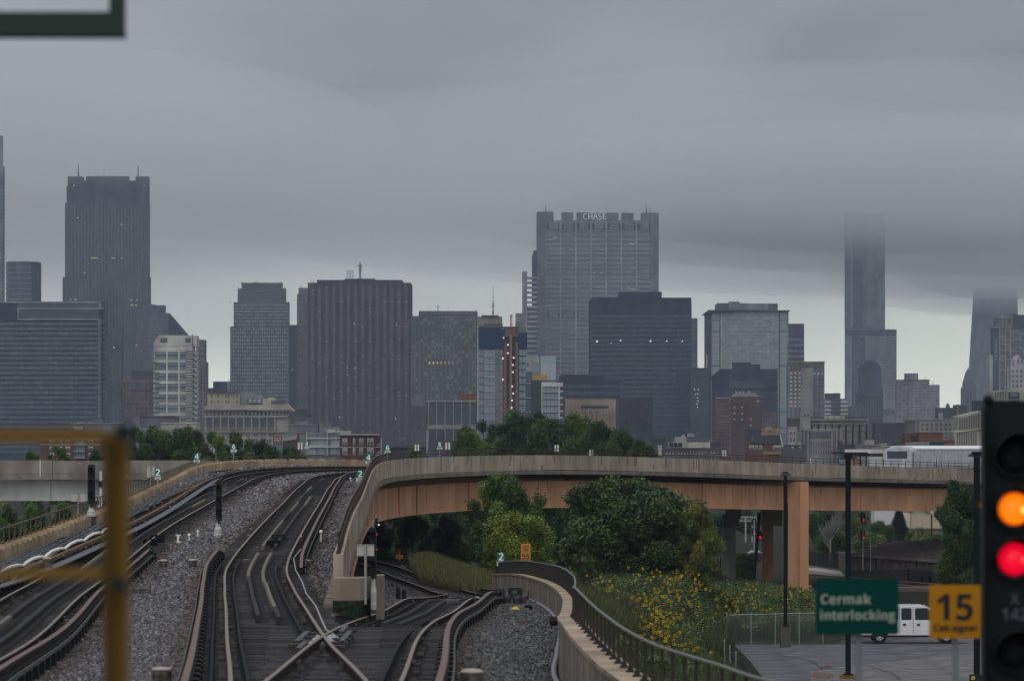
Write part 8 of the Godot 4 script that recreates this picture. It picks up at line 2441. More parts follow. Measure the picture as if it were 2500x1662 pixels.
func build_foreground() -> void:
	# yellow gate at the platform end
	var ye := mat("gate yellow", Color(0.150, 0.088, 0.016), 0.55)
	var bk := mat("gate black", Color(0.012, 0.014, 0.016), 0.6)
	var o := at_px("platform_gate", "yellow tubular gate with black caps at the platform end, bottom left", "gate", 278, 1700, 9.2)
	px_box("post", 254, 311, 1052, 1760, 9.2, 0.05, ye, o, 0.006)
	px_box("post_cheek", 250, 278, 1078, 1755, 9.17, 0.035, mat("gate yellow dull", Color(0.075, 0.045, 0.012), 0.7), o)
	px_box("top_rail", -400, 252, 1046, 1081, 9.16, 0.034, ye, o, 0.006)
	px_box("middle_rail", -400, 250, 1386, 1414, 9.16, 0.03, ye, o, 0.006)
	px_box("post_cap", 278, 318, 1036, 1072, 9.12, 0.07, bk, o, 0.008)
	px_box("hinge_block", 268, 306, 1410, 1446, 9.12, 0.03, bk, o, 0.008)
	px_box("rail_socket", 238, 272, 1380, 1424, 9.235, 0.04, mat("gate brown", Color(0.06, 0.035, 0.012), 0.7), o, 0.006)
	# green frame of a hanging sign at the top left
	var gf := mat("frame green", Color(0.024, 0.044, 0.038), 0.6)
	o = at_px("hanging_frame", "dark green metal frame hanging at the top left corner", "sign frame", 282, -60, 13)
	var fm := MB.new()
	fm.prism(PackedVector2Array([Vector2((-500 - 282) * K * 13, -88 * K * 13), Vector2(20 * K * 13, -150 * K * 13), Vector2(20 * K * 13, -98 * K * 13), Vector2((-500 - 282) * K * 13, -36 * K * 13)]), -0.06, 0.0)
	px_box("bottom_bar", -600, 302, 28, 87, 13, 0.06, gf, o)
	px_box("side_bar", 265, 302, -200, 30, 13, 0.06, gf, o)
	px_box("bottom_lip", -600, 303, 80, 88.5, 13.01, 0.08, mat("frame lip", Color(0.016, 0.020, 0.022), 0.6), o)
	# the big signal head on the right
	var bl := mat("signal head black", Color(0.005, 0.009, 0.011), 0.6)
	o = at_px("platform_signal", "large black signal head with lit orange and red lenses at the right border", "railway signal", 2478, 1700, 23)
	px_box("housing", 2408, 2560, 978, 1760, 23, 0.22, bl, o, 0.02)
	px_box("side_flange", 2403, 2409, 1000, 1750, 22.9, 0.15, bl, o)
	var ball := MB.new()
	ball.lathe(PackedVector2Array([Vector2(0, -0.03), Vector2(0.025, -0.02), Vector2(0.03, 0.0), Vector2(0.022, 0.02), Vector2(0, 0.03)]), 12)
	var bp := part("top_ball", ball, bl, o)
	bp.position = P(2414, 976, 23) - o.position
	px_box("number_plate", 2452, 2490, 1027, 1044, 23.03, 0.01, mat("plate pale", Color(0.45, 0.47, 0.47), 0.6), o)
	var gx := mat("signal letters", Color(0.06, 0.08, 0.095), 0.6)
	lettering("X", 0.055, gx, o, P(2478, 1462, 23) - o.position + Vector3(0, 0, 0.012), true, 0.004)
	lettering("142", 0.065, gx, o, P(2478, 1500, 23) - o.position + Vector3(0, 0, 0.012), true, 0.004)
	for q in [[1112, 0], [1242, 1], [1365, 2], [1590, 0]]:
		var c := P(2478, q[0], 23) - o.position
		var ring := MB.new()
		ring.lathe(PackedVector2Array([Vector2(0.095, 0), Vector2(0.118, 0), Vector2(0.118, 0.05), Vector2(0.108, 0.05), Vector2(0.108, 0.01), Vector2(0.095, 0)]), 28, Vector3.ZERO, Basis(Vector3.RIGHT, PI / 2))
		var rp := part("lens_ring", ring, bl, o)
		rp.position = c
		var hood := MB.new()
		for i in 14:
			var a0 := PI * (-0.08 + 1.16 * i / 14.0)
			var a1 := PI * (-0.08 + 1.16 * (i + 1) / 14.0)
			var l := 0.20 * (0.55 + 0.45 * sin(clampf(a0, 0, PI)))
			var n := Vector3(cos(a0), sin(a0), 0)
			hood.quad(n * 0.115, Vector3(cos(a1), sin(a1), 0) * 0.115, Vector3(cos(a1), sin(a1), 0) * 0.117 + Vector3(0, 0, l), n * 0.117 + Vector3(0, 0, l), n)
		var hp := part("hood", hood, mat("hood grey", Color(0.010, 0.014, 0.016), 0.6), o)
		hp.position = c + Vector3(0, 0, 0.03)
		var lens := MB.new()
		lens.lathe(PackedVector2Array([Vector2(0.092, 0.0), Vector2(0.078, 0.018)]), 24, Vector3.ZERO, Basis(Vector3.RIGHT, PI / 2))
		var mid := MB.new()
		mid.lathe(PackedVector2Array([Vector2(0.078, 0.018), Vector2(0.045, 0.030), Vector2(0, 0.034)]), 24, Vector3.ZERO, Basis(Vector3.RIGHT, PI / 2))
		var lm: Material = mat("lens dark", Color(0.005, 0.008, 0.010), 0.6)
		var l2 := lm
		if q[1] == 1:
			lm = lamp_mat("lens orange rim lit", Color(0.80, 0.12, 0.002), 0.8)
			l2 = lamp_mat("lens orange lit", Color(1.0, 0.23, 0.004), 1.0)
		if q[1] == 2:
			lm = lamp_mat("lens red rim lit", Color(0.60, 0.001, 0.018), 0.75)
			l2 = lamp_mat("lens red lit", Color(0.85, 0.001, 0.028), 0.9)
		part("lens", lens, lm, o).position = c + Vector3(0, 0, 0.005)
		part("lens_centre", mid, l2, o).position = c + Vector3(0, 0, 0.005)
		if q[1]:
			var core := MB.new()
			core.lathe(PackedVector2Array([Vector2(0.028, 0.0), Vector2(0.018, 0.010), Vector2(0, 0.012)]), 16, Vector3.ZERO, Basis(Vector3.RIGHT, PI / 2))
			var cp := part("lamp_core", core, lamp_mat("core orange", Color(1.0, 0.55, 0.08), 1.3) if q[1] == 1 else lamp_mat("core red", Color(1.0, 0.035, 0.05), 1.0), o)
			cp.position = c + Vector3(0.045, -0.005, 0.026)
			var li := OmniLight3D.new()
			li.name = "signal_light"
			li.light_color = Color(1.0, 0.55, 0.1) if q[1] == 1 else Color(1.0, 0.1, 0.1)
			li.light_energy = 0.004
			li.light_size = 0.09
			li.omni_range = 12.0
			li.omni_attenuation = 2.0
			li.shadow_enabled = true
			o.add_child(li, true)
			li.position = c + Vector3(0, 0, 0.12)
	glow_dot("side_light", 2403, 1234, 23.1, 0.021, Color(0.75, 0.22, 0.02), 0.65, o)
	glow_dot("side_light", 2406, 1357, 23.1, 0.023, Color(0.85, 0.006, 0.03), 0.75, o)
	for y in [1234, 1357]: px_box("side_lamp_arm", 2400, 2412, y - 12, y + 12, 22.95, 0.05, bl, o)
	# the green station sign and the orange speed board
	var gp := mat("pole galvanised", Color(0.20, 0.215, 0.23), 0.5, 0.4)
	o = at_px("interlocking_sign", "green sign reading Cermak interlocking on a grey post", "sign", 2096, 1800, 26)
	px_box("board", 1992, 2195, 1412, 1549, 26, 0.006, mat("board green", Color(0.002, 0.042, 0.034), 0.7), o, 0.012)
	px_rod("post", 2097, 1800, 2097, 1415, 26.06, 0.019, gp, o, 10)
	var cream := mat("letters cream", Color(0.30, 0.35, 0.28), 0.6)
	lettering("Cermak", 0.078, cream, o, P(2065, 1463, 26) - o.position + Vector3(0, 0, 0.006), true, 0.003, 123 * K * 26)
	lettering("interlocking", 0.075, cream, o, P(2094.5, 1502, 26) - o.position + Vector3(0, 0, 0.006), true, 0.003, 183 * K * 26)
	o = at_px("speed_board", "square orange board reading 15 with small words beneath, on a grey post", "sign", 2333, 1800, 25)
	px_box("board", 2270, 2396, 1428, 1558, 25, 0.006, mat("board orange", Color(0.40, 0.175, 0.010), 0.7), o, 0.006)
	px_rod("post", 2333, 1800, 2333, 1432, 25.06, 0.016, gp, o, 10)
	var bk2 := mat("letters black", Color(0.018, 0.022, 0.026), 0.6)
	lettering("15", 0.17, bk2, o, P(2332, 1482, 25) - o.position + Vector3(0, 0, 0.006), true, 0.003, 88 * K * 25)
	lettering("Cab signal", 0.04, bk2, o, P(2333, 1532, 25) - o.position + Vector3(0, 0, 0.006), true, 0.003, 104 * K * 25)

func chain_fence(label: String, a: Vector3, b: Vector3, h: float, n: int, top: bool) -> void:
	var o := thing("chain_link_fence", label, "fence", a, 0.0, "chain link fences by the car park")
	var pm := mat("fence steel", Color(0.27, 0.29, 0.30), 0.45, 0.4)
	var v := b - a
	for i in n + 1:
		var m := MB.new()
		var p := v * float(i) / n
		m.rod(p, p + Vector3(0, h, 0), 0.03, 6)
		m.rod(p + Vector3(0, h, 0), p + Vector3(0, h + 0.05, 0), 0.045, 6, 0.02)
		part("post", m, pm, o)
	if top:
		var m := MB.new()
		m.rod(Vector3(0, h - 0.04, 0), v + Vector3(0, h - 0.04, 0), 0.022, 6)
		part("top_rail", m, pm, o)
	var w := MB.new()
	var l := v.length()
	var dir := v / l
	var nrm := dir.cross(Vector3.UP)
	var k := int(l / 0.16)
	for i in range(-int(h / 0.16), k):
		for s in 2:
			var x0 := i * 0.16
			var x1 := x0 + h
			var y0 := 0.0
			var y1 := h - 0.05
			if x0 < 0:
				y0 = -x0
				x0 = 0
			if x1 > l:
				y1 = minf(y1, y0 + (l - x0))
				x1 = l
			if y1 <= y0 or x0 >= l: continue
			var p := dir * x0 + Vector3(0, y0 if s == 0 else h - 0.05 - y0, 0)
			var q := dir * (x0 + (y1 - y0)) + Vector3(0, y1 if s == 0 else h - 0.05 - y1, 0)
			var t := Vector3(0, 0.009, 0)
			w.quad(p - t, p + t, q + t, q - t, nrm)
	part("mesh_wire", w, mat("fence wire", Color(0.17, 0.18, 0.185), 0.5, 0.3), o, "stuff")

func build_yard() -> void:
	var lp := lamp_post("lamp post on a concrete block in front of the orange portal", 1914, 1922.5, 1156, 1529, 232, [[0.0, 0.55]])
	var cb := thing("lamp_base_block", "concrete block footing of the lamp post before the orange portal", "concrete block", Vector3(lp.position.x, 0, -232))
	bx("block", Vector3(-0.28, 0, -0.28), Vector3(0.28, lp.position.y - 0.002, 0.28), mat("footing concrete", Color(0.20, 0.185, 0.165), 0.9, 0.0, "stain", Vector3(1.5, 1.5, 1.5)), cb)
	lamp_post("tallest lamp post rising behind the green station sign", 2065, 2077.5, 1114, 1648, 201, [[-0.14, 0.5], [0.16, 0.5]])
	var yb := thing("yellow_base", "yellow painted concrete footing at the bottom of the tallest lamp post", "concrete block", Vector3(P(2070, 0, 201).x, 0, -201))
	var gy := P(0, 1648, 201).y
	bx("footing", Vector3(-0.38, -0.6, -0.38), Vector3(0.38, gy - 0.002, 0.38), mat("footing yellow", Color(0.46, 0.24, 0.045), 0.8, 0.0, "stain", Vector3(2, 2, 2)), yb)
	var hp := thing("pipe_frame", "thin grey pipe frame beside the yellow footing", "pipe frame", Vector3(P(2049, 0, 200).x, 0, -200))
	var hm := MB.new()
	hm.rod(Vector3.ZERO, Vector3(0, P(0, 1630, 200).y, 0), 0.025, 6)
	hm.rod(Vector3(0, P(0, 1630, 200).y, 0), Vector3(0.3, P(0, 1630, 200).y, 0), 0.025, 6)
	part("pipe", hm, mat("post grey", Color(0.30, 0.30, 0.30), 0.5, 0.3), hp)
	var l3 := lamp_post("right lamp post between the loose tree and the signal head", 2379, 2393, 1108, 1680, 184, [[-0.18, 0.36], [0.2, 0.4]])
	var eb := at_px("electrical_box", "white electrical box on the right lamp post beside the orange board", "box", 2404, 1537, 183.7)
	px_box("box", 2396, 2412, 1507, 1536, 183.7, 0.2, mat("box white", Color(0.52, 0.52, 0.50), 0.6), eb)
	px_rod("cable", 2399, 1620, 2401, 1536, 183.7, 0.02, mat("post grey", Color(0.30, 0.30, 0.30)), eb)
	var pb := at_px("pedestrian_sign", "small yellow disc sign on a dark board at the bottom right", "sign", 2378, 1690, 183.5)
	px_box("board", 2368, 2404, 1646, 1690, 183.5, 0.08, mat("signal black", Color(0.012, 0.015, 0.017)), pb)
	var dm := MB.new()
	dm.lathe(PackedVector2Array([Vector2(0.085, 0), Vector2(0.085, 0.01), Vector2(0, 0.012)]), 16, Vector3.ZERO, Basis(Vector3.RIGHT, PI / 2))
	var dp := part("disc", dm, mat("disc yellow", Color(0.55, 0.45, 0.03), 0.6), pb)
	dp.position = P(2377, 1655, 183.5) - pb.position + Vector3(0, 0, 0.003)
	var wm := MB.new()
	wm.rod(Vector3(0, -0.05, 0.016), Vector3(0.0, 0.03, 0.016), 0.012, 5)
	wm.rod(Vector3(0, -0.02, 0.016), Vector3(0.03, -0.06, 0.016), 0.01, 5)
	wm.rod(Vector3(0, 0.045, 0.016), Vector3(0, 0.06, 0.016), 0.015, 6)
	var wp := part("walking_figure", wm, mat("signal black", Color(0.012, 0.015, 0.017)), pb)
	wp.position = dp.position
	chain_fence("chain link fence running from the sunflowers down to the car park corner", Vector3(P(1668, 0, 262).x, 0, -262), Vector3(P(1797, 0, 190).x, 0, -190), 1.75, 12, false)
	chain_fence("chain link fence with white top rail behind the first lamp post", Vector3(P(1775, 0, 233).x, 0, -233), Vector3(P(2010, 0, 236).x, 0, -236), 1.75, 4, true)
	# beyond: freight shed, slatted screen, railway signals, house
	var o := thing("freight_shed", "long low shed with mauve flat roof beyond the viaduct on the right", "shed", Vector3(P(2200, 0, 348).x, 0, -348))
	var sw := mat("shed wall", Color(0.17, 0.145, 0.13), 0.9, 0.0, "streak", Vector3(0.3, 0.1, 0.3))
	px_box("wall", 2078, 2420, 1357, 1416, 348, 14, sw, o)
	var rf := MB.new()
	var q0 := P(2074, 1352, 347.4) - o.position
	var q1 := P(2430, 1378, 347.4) - o.position
	var q2 := P(2430, 1330, 347.4) - o.position + Vector3(0, 0, -15)
	var q3 := P(2225, 1330, 347.4) - o.position + Vector3(0, 0, -15)
	rf.quad(q0, q1, q2, q3)
	for e in [[q0, q1], [q1, q2], [q2, q3], [q3, q0]]:
		rf.quad(e[0], e[1], e[1] - Vector3(0, 0.2, 0), e[0] - Vector3(0, 0.2, 0))
	part("roof", rf, mat("shed roof", Color(0.22, 0.175, 0.178), 0.8, 0.0, "soft", Vector3(0.3, 0.3, 0.3)), o)
	for x in [2138, 2238, 2330]: px_box("downpipe", x, x + 3, 1362, 1400, 347.9, 0.08, mat("drain dark", Color(0.035, 0.037, 0.035)), o)
	px_box("plinth", 2077, 2420, 1392, 1416, 347.7, 0.3, mat("plinth dark", Color(0.055, 0.05, 0.045), 0.9), o)
	o = thing("low_wagon", "low black flat wagon standing before the freight shed", "wagon", Vector3(P(2268, 0, 335).x, 0, -335))
	px_box("body", 2222, 2312, 1391, 1420, 335, 2.4, mat("wagon black", Color(0.016, 0.018, 0.018), 0.7), o)
	px_box("end_block", 2222, 2236, 1410, 1422, 335.1, 0.3, mat("wagon brown", Color(0.10, 0.08, 0.06), 0.8), o)
	for x in [2242, 2262, 2282, 2302]:
		var wl := MB.new()
		wl.lathe(PackedVector2Array([Vector2(0.42, -0.07), Vector2(0.42, 0.07), Vector2(0, 0.07)]), 14, Vector3.ZERO, Basis(Vector3.RIGHT, PI / 2))
		var wp2 := part("wheel", wl, mat("wagon black", Color(0.016, 0.018, 0.018)), o)
		wp2.position = Vector3(P(x, 0, 334.5).x - o.position.x, 0.45, 0.4)
	for k in 3:
		var rm := MB.new()
		var rl := [[1980, 1402, 2350, 1432], [1980, 1408, 2350, 1443], [2180, 1440, 2350, 1450]][k] as Array
		var a := ground_point(rl[0], rl[1], 0.3)
		var b := ground_point(rl[2], rl[3], 0.3)
		rm.rod(a, b, 0.07, 4)
		tag(part("yard_rail", rm, mat("contact steel", Color(0.19, 0.135, 0.12)), self), ["farthest freight rail in front of the shed", "middle freight rail in front of the shed", "nearest freight rail above the gravel bank"][k], "rail", "freight rails before the shed")
	var gb := MB.new()
	var g0 := ground_point(2150, 1470)
	var g1 := ground_point(2420, 1482)
	gb.box(Vector3(g0.x, 0, g0.z - 1.5), Vector3(g1.x + 14, 0.75, g0.z))
	tag(part("gravel_bank", gb, mat("bank stone", Color(0.15, 0.142, 0.135), 0.95, 0.0, "speck", Vector3(1.6, 1.6, 1.6)), self), "low stone faced bank with pale gravel top behind the white van", "retaining wall")
	var gt := MB.new()
	gt.box(Vector3(g0.x, 0.75, g0.z - 3.0), Vector3(g1.x + 14, 0.98, g0.z - 0.3))
	struct("gravel", gt, mat("bank gravel", Color(0.34, 0.285, 0.235), 0.95, 0.0, "speck", Vector3(2.4, 2.4, 2.4)))
	o = thing("slatted_screen", "dark slatted noise screen between the orange column and the freight shed", "fence", Vector3(P(2020, 0, 362).x, 0, -362))
	var a2 := P(1972, 1346, 360)
	for i in 30:
		var x := 1972.0 + i * 3.2
		px_box("slat", x, x + 2.5, 1346 + i * 0.16, 1396 + i * 0.3, 361.5 + 0.06 * (i % 2), 0.08, mat("screen dark %d" % (i % 3), [Color(0.040, 0.046, 0.048), Color(0.050, 0.054, 0.055), Color(0.034, 0.040, 0.043)][i % 3], 0.7), o)
	for i in 20:
		px_box("guard_slat", 1975 + i * 4.0, 1977.4 + i * 4.0, 1380 + i * 0.5, 1394 + i * 0.55, 360.6, 0.05, mat("guard pale", Color(0.34, 0.35, 0.35), 0.6), o)
	var pf := MB.new()
	var p0 := P(1974, 1391, 359) ; var p1 := P(2062, 1404, 352)
	pf.quad(p0, p1, p1 + Vector3(0, -0.35, 0), p0 + Vector3(0, -0.35, 0))
	pf.quad(p0, p1, p1 + Vector3(0, 0.2, -4.0), p0 + Vector3(0, 0.2, -4.0))
	tag(part("platform_edge", pf, mat("platform edge", Color(0.36, 0.34, 0.31), 0.8), self), "pale strip of freight platform below the slatted screen", "platform")
	for s in [["railway signal with two red lights on a white lattice mast before the freight shed", 2107.5, 1251, 1276, 1294, 1320, 1393, 340.0, 0.0], ["railway signal with two red lights on a leaning dark post left of the orange column", 1855, 1251, 1272, 1296, 1318, 1440, 336.0, -16.0], ["smaller railway signal in the distance between grey and brown piers", 1842, 1266, 1284, 1288, 1309, 1345, 400.0, 0.0]]:
		o = thing("block_signal", s[0], "railway signal", P(s[1], s[6], s[7]), 0.0, "red railway signals under the viaduct")
		var bl := mat("signal black", Color(0.012, 0.015, 0.017))
		for k in 2:
			px_box("head", s[1] - 6, s[1] + 6, s[2 + 2 * k], s[3 + 2 * k], s[7], 0.2, bl, o, 0.1)
			if k == 1 or s[7] < 390: glow_dot("red_light", s[1] + 1.5, lerpf(s[2 + 2 * k], s[3 + 2 * k], 0.72), s[7], 0.10 if s[7] < 390 else 0.09, Color(0.95, 0.02, 0.05), 0.9, o)
		px_rod("mast", s[1] + s[8], s[6], s[1], s[2] + 3, s[7] - 0.15, 0.05 if s[8] == 0 else 0.14, mat("mast pale", Color(0.30, 0.31, 0.31), 0.6) if s[8] == 0 else bl, o)
		if s[7] == 340.0:
			px_rod("ladder", 2126, 1395, 2126, 1272, 339.6, 0.025, mat("mast pale", Color(0.30, 0.31, 0.31)), o)
			for y in [1276, 1313, 1333]: px_rod("ladder_arm", 2107, y, 2130, y, 339.7, 0.02, mat("mast pale", Color(0.30, 0.31, 0.31)), o)
			for y in [1282, 1288, 1325, 1340, 1355]: px_box("lattice_step", 2105, 2110.5, y, y + 2, 340.05, 0.04, wallmat(Color(0.42, 0.42, 0.42)), o)
	o = thing("signal_gantry", "grey lattice gantry far off between the grey and brown piers", "gantry", P(1828, 1345, 480))
	var gl := mat("gantry grey", Color(0.33, 0.34, 0.345), 0.6)
	for y in [1262, 1272]: px_rod("chord", 1800, y, 1862, y, 480, 0.06, gl, o, 5)
	for i in 12: px_rod("lacing", 1800 + i * 5, 1262 if i % 2 else 1272, 1805 + i * 5, 1272 if i % 2 else 1262, 480, 0.03, gl, o, 4)
	px_rod("leg", 1821, 1345, 1821, 1262, 480, 0.09, gl, o)
	px_rod("leg", 1837, 1345, 1837, 1262, 480, 0.07, gl, o)
	o = thing("beige_house", "beige gabled house with dark shutters beyond the right hand span", "house", Vector3(P(2242, 0, 560).x, 0, -560))
	var hw := mat("house siding", Color(0.42, 0.36, 0.27), 0.85)
	px_box("wall", 2220, 2300, 1250, 1330, 560, 8, hw, o)
	var gbm := MB.new()
	var ga := P(2212, 1251, 560) - o.position ; var gb2 := P(2272, 1251, 560) - o.position ; var gc := P(2243, 1239, 560) - o.position
	gbm.prism(PackedVector2Array([Vector2(ga.x, ga.y), Vector2(gb2.x, gb2.y), Vector2(gc.x, gc.y)]), -7.9, 0.05)
	part("gable", gbm, hw, o)
	var rm2 := MB.new()
	for e in [[ga, gc], [gc, gb2]]:
		var u: Vector3 = e[0] + Vector3(0, 0.12, 0.35) ; var w2: Vector3 = e[1] + Vector3(0, 0.12, 0.35)
		rm2.quad(u, w2, w2 + Vector3(0, 0, -8.6), u + Vector3(0, 0, -8.6))
		rm2.quad(u, w2, w2 + Vector3(0, -0.25, 0), u + Vector3(0, -0.25, 0))
	part("roof", rm2, mat("house roof", Color(0.16, 0.165, 0.17), 0.8), o)
	px_box("side_wing", 2203, 2222, 1252, 1330, 559.5, 6, mat("siding pale", Color(0.50, 0.46, 0.38), 0.85), o)
	for x in [2252, 2272]:
		px_box("window", x, x + 5, 1253, 1266, 560.1, 0.05, mat("house window", Color(0.05, 0.06, 0.075), 0.2), o)
	o = thing("white_outbuilding", "white flat building left of the beige house behind the conifer", "building", Vector3(P(2168, 0, 575).x, 0, -575))
	px_box("wall", 2136, 2200, 1243, 1330, 575, 6, mat("outbuilding white", Color(0.50, 0.50, 0.50), 0.85), o)
	px_box("roof_edge", 2135, 2201, 1241, 1245, 575.2, 6.4, mat("outbuilding edge", Color(0.36, 0.37, 0.38), 0.8), o)
	for x in [2176, 2190]: px_box("window", x, x + 4, 1262, 1270, 575.1, 0.06, mat("house window", Color(0.05, 0.06, 0.075)), o)
	o = thing("utility_pole", "dark utility pole in front of the beige house", "pole", Vector3(P(2276, 0, 400).x, 0, -400))
	px_box("pole", 2274, 2277.5, 1256, 1350, 400, 0.12, mat("pole dark", Color(0.025, 0.028, 0.03)), o)

func build_vehicles() -> void:
	# white van in the car park, side on, nose to the right
	var d := 236.0
	var o := thing("white_van", "white crew van parked side on behind the green sign in the car park", "van", Vector3(P(2226, 0, d).x, 0, -d - 1.0))
	var wp := mat("van paint", Color(0.62, 0.63, 0.66), 0.25)
	wp.clearcoat_enabled = true
	wp.clearcoat = 0.6
	wp.clearcoat_roughness = 0.08
	var bl := mat("van black", Color(0.014, 0.015, 0.017), 0.6)
	var side := func(a: Array) -> PackedVector2Array:
		var p := PackedVector2Array()
		for i in range(0, a.size(), 2): p.append(Vector2(a[i], a[i + 1]))
		return p
	var body := MB.new()   # x along the van, 0 is its middle; 2.8 m to either end
	body.prism(side.call([-2.85, 0.48, 2.75, 0.48, 2.86, 0.62, 2.84, 0.98, 2.70, 1.12, 1.75, 1.22, -2.85, 1.22]), -1.0, 1.0)
	part("body", body, wp, o)
	var cab := MB.new()
	cab.prism(side.call([-2.85, 1.22, 1.78, 1.22, 1.02, 2.0, 0.78, 2.08, -2.6, 2.08, -2.82, 1.98]), -0.93, 0.93)
	part("cabin", cab, wp, o)
	var rf := MB.new()
	rf.prism(side.call([-2.6, 2.08, 0.78, 2.08, 0.6, 2.13, -2.4, 2.13]), -0.82, 0.82)
	part("roof", rf, wp, o)
	var gl := mat("van glass", Color(0.022, 0.030, 0.032), 0.06)
	for w in [[[-0.5, 1.32, -0.02, 1.32, 0.02, 1.36, 0.02, 1.92, -0.03, 1.97, -0.5, 1.97, -0.55, 1.92, -0.55, 1.36], "window"], [[0.22, 1.32, 1.52, 1.32, 0.98, 1.90, 0.86, 1.97, 0.28, 1.97, 0.20, 1.90], "window"], [[-2.6, 1.32, -0.72, 1.32, -0.72, 1.97, -2.6, 1.97], "window"]]:
		for s in [-1, 1]:
			var m := MB.new()
			m.prism(side.call(w[0]), s * 0.925, s * 0.945)
			part(w[1], m, gl, o)
	var ws := MB.new()
	ws.quad(Vector3(1.74, 1.25, -0.85), Vector3(1.74, 1.25, 0.85), Vector3(1.06, 1.97, 0.78), Vector3(1.06, 1.97, -0.78), Vector3(0.7, 0.7, 0).normalized())
	part("windscreen", ws, gl, o).position = Vector3(0.03, 0.03, 0)
	for x in [-0.63, 0.10, 1.58]:
		bx("door_gap", Vector3(x - 0.012, 0.55, 0.985), Vector3(x + 0.012, 1.28, 1.004), bl, o)
	for x in [-0.63, 0.10]:
		bx("door_gap", Vector3(x - 0.012, 1.28, 0.90), Vector3(x + 0.012, 2.0, 0.937), bl, o)
	for x in [-0.45, 0.32]:
		bx("door_handle", Vector3(x, 1.0, 0.99), Vector3(x + 0.16, 1.12, 1.025), bl, o)
	bx("trim_strip", Vector3(-2.8, 0.80, 0.99), Vector3(2.6, 0.83, 1.012), mat("van trim", Color(0.74, 0.75, 0.77), 0.3), o)
	bx("sill", Vector3(-2.7, 0.36, -0.95), Vector3(2.5, 0.50, 0.96), bl, o)
	bx("bumper", Vector3(2.75, 0.42, -0.95), Vector3(2.98, 0.66, 0.95), mat("bumper grey", Color(0.16, 0.165, 0.17), 0.5), o)
	bx("bumper", Vector3(-2.98, 0.42, -0.95), Vector3(-2.84, 0.62, 0.95), mat("bumper grey", Color(0.16, 0.165, 0.17), 0.5), o)
	for z in [-0.7, 0.7]:
		bx("headlight", Vector3(2.80, 0.80, z - 0.15), Vector3(2.87, 0.98, z + 0.15), mat("lamp clear", Color(0.55, 0.56, 0.56), 0.15), o)
		bx("tail_lamp", Vector3(-2.87, 0.95, z - 0.12), Vector3(-2.84, 1.25, z + 0.12), mat("lamp ruby", Color(0.25, 0.01, 0.012), 0.2), o)
	bx("mirror", Vector3(1.42, 1.28, 0.95), Vector3(1.55, 1.58, 1.18), bl, o)
	for x in [-2.2, 0.7]:
		bx("marker_lamp", Vector3(x, 2.10, 0.6), Vector3(x + 0.1, 2.15, 0.68), mat("marker amber", Color(0.55, 0.22, 0.03), 0.4), o)
	for x in [-1.74, 1.95]:
		for z in [-0.84, 0.84]:
			var t := MB.new()
			t.lathe(PackedVector2Array([Vector2(0.2, -0.12), Vector2(0.34, -0.12), Vector2(0.385, -0.08), Vector2(0.385, 0.08), Vector2(0.34, 0.12), Vector2(0.2, 0.12)]), 24, Vector3.ZERO, Basis(Vector3.RIGHT, PI / 2))
			var w := part("wheel", t, mat("tyre", Color(0.016, 0.016, 0.017), 0.85), o)
			w.position = Vector3(x, 0.385, z)
			var rm := MB.new()
			rm.lathe(PackedVector2Array([Vector2(0.225, 0.0), Vector2(0.21, 0.03), Vector2(0.19, 0.012), Vector2(0.08, 0.012), Vector2(0.07, 0.045), Vector2(0, 0.05)]), 20, Vector3(0, 0, 0.09 * signf(z)), Basis(Vector3.RIGHT, PI / 2 * signf(z)))
			part("rim", rm, mat("rim alloy", Color(0.50, 0.51, 0.52), 0.35, 0.6), w)
			for k in 8:
				var a := TAU * k / 8.0
				var hm := MB.new()
				hm.box(Vector3(-0.026, 0.10, -0.01), Vector3(0.026, 0.165, 0.012), Transform3D(Basis(Vector3.BACK, a), Vector3(0, 0, 0.107 * signf(z))))
				part("rim_slot", hm, bl, w)
			if z > 0: bx("wheel_arch", Vector3(x - 0.5, 0.36, 0.90), Vector3(x + 0.5, 0.86, 0.93), bl, o)
	# arches are cut into the paint by dark liners, proud of it by a hair
	for x in [-1.74, 1.95]:
		var ar := MB.new()
		var pts := PackedVector2Array()
		for i in 13:
			var a := PI * i / 12.0
			pts.append(Vector2(x + cos(a) * 0.47, 0.42 + sin(a) * 0.42))
		ar.prism(pts, 0.99, 1.003)
		part("arch_liner", ar, bl, o)
	# white wrapped train on the viaduct
	var cars := [["wrapped white train car at the right on the viaduct, nearest end in view", 357.5, 0], ["second wrapped white train car, half behind the signal head", 377.5, 1]]
	var tw := mat("train white", Color(0.60, 0.62, 0.67), 0.5, 0.0, "soft", Vector3(0.5, 0.3, 0.5))
	var tb := mat("train roof", Color(0.70, 0.71, 0.72), 0.5)
	for c in cars:
		var dd: float = c[1]
		var f := frame_on(left, hm_, dd, 0.0, 0.0)
		var t := thing("train_car", c[0], "train car", f.origin, f.basis.get_euler().y, "white train cars on the viaduct")
		var prf := [-1.3, 1.0, -1.36, 1.2, -1.36, 2.5, -1.26, 2.72, -0.9, 2.86, 0.0, 2.9, 0.9, 2.86, 1.26, 2.72, 1.36, 2.5, 1.36, 1.2, 1.3, 1.0]
		var m := MB.new()
		var p := PackedVector2Array()
		for i in range(0, prf.size(), 2): p.append(Vector2(prf[i], prf[i + 1]))
		m.prism(p, -20.8, -0.9)
		part("body", m, tw, t)
		m = MB.new()
		var p2 := PackedVector2Array()
		for q in p: p2.append(Vector2(q.x * 0.93, 1.0 + (q.y - 1.0) * 0.95))
		m.prism(p2, -0.95, -0.1)
		part("cab_end", m, tw, t)
		m = MB.new()
		m.prism(PackedVector2Array([Vector2(-1.28, 2.72), Vector2(-0.9, 2.90), Vector2(0, 2.95), Vector2(0.9, 2.90), Vector2(1.28, 2.72)]), -20.6, -1.0)
		part("roof", m, tb, t)
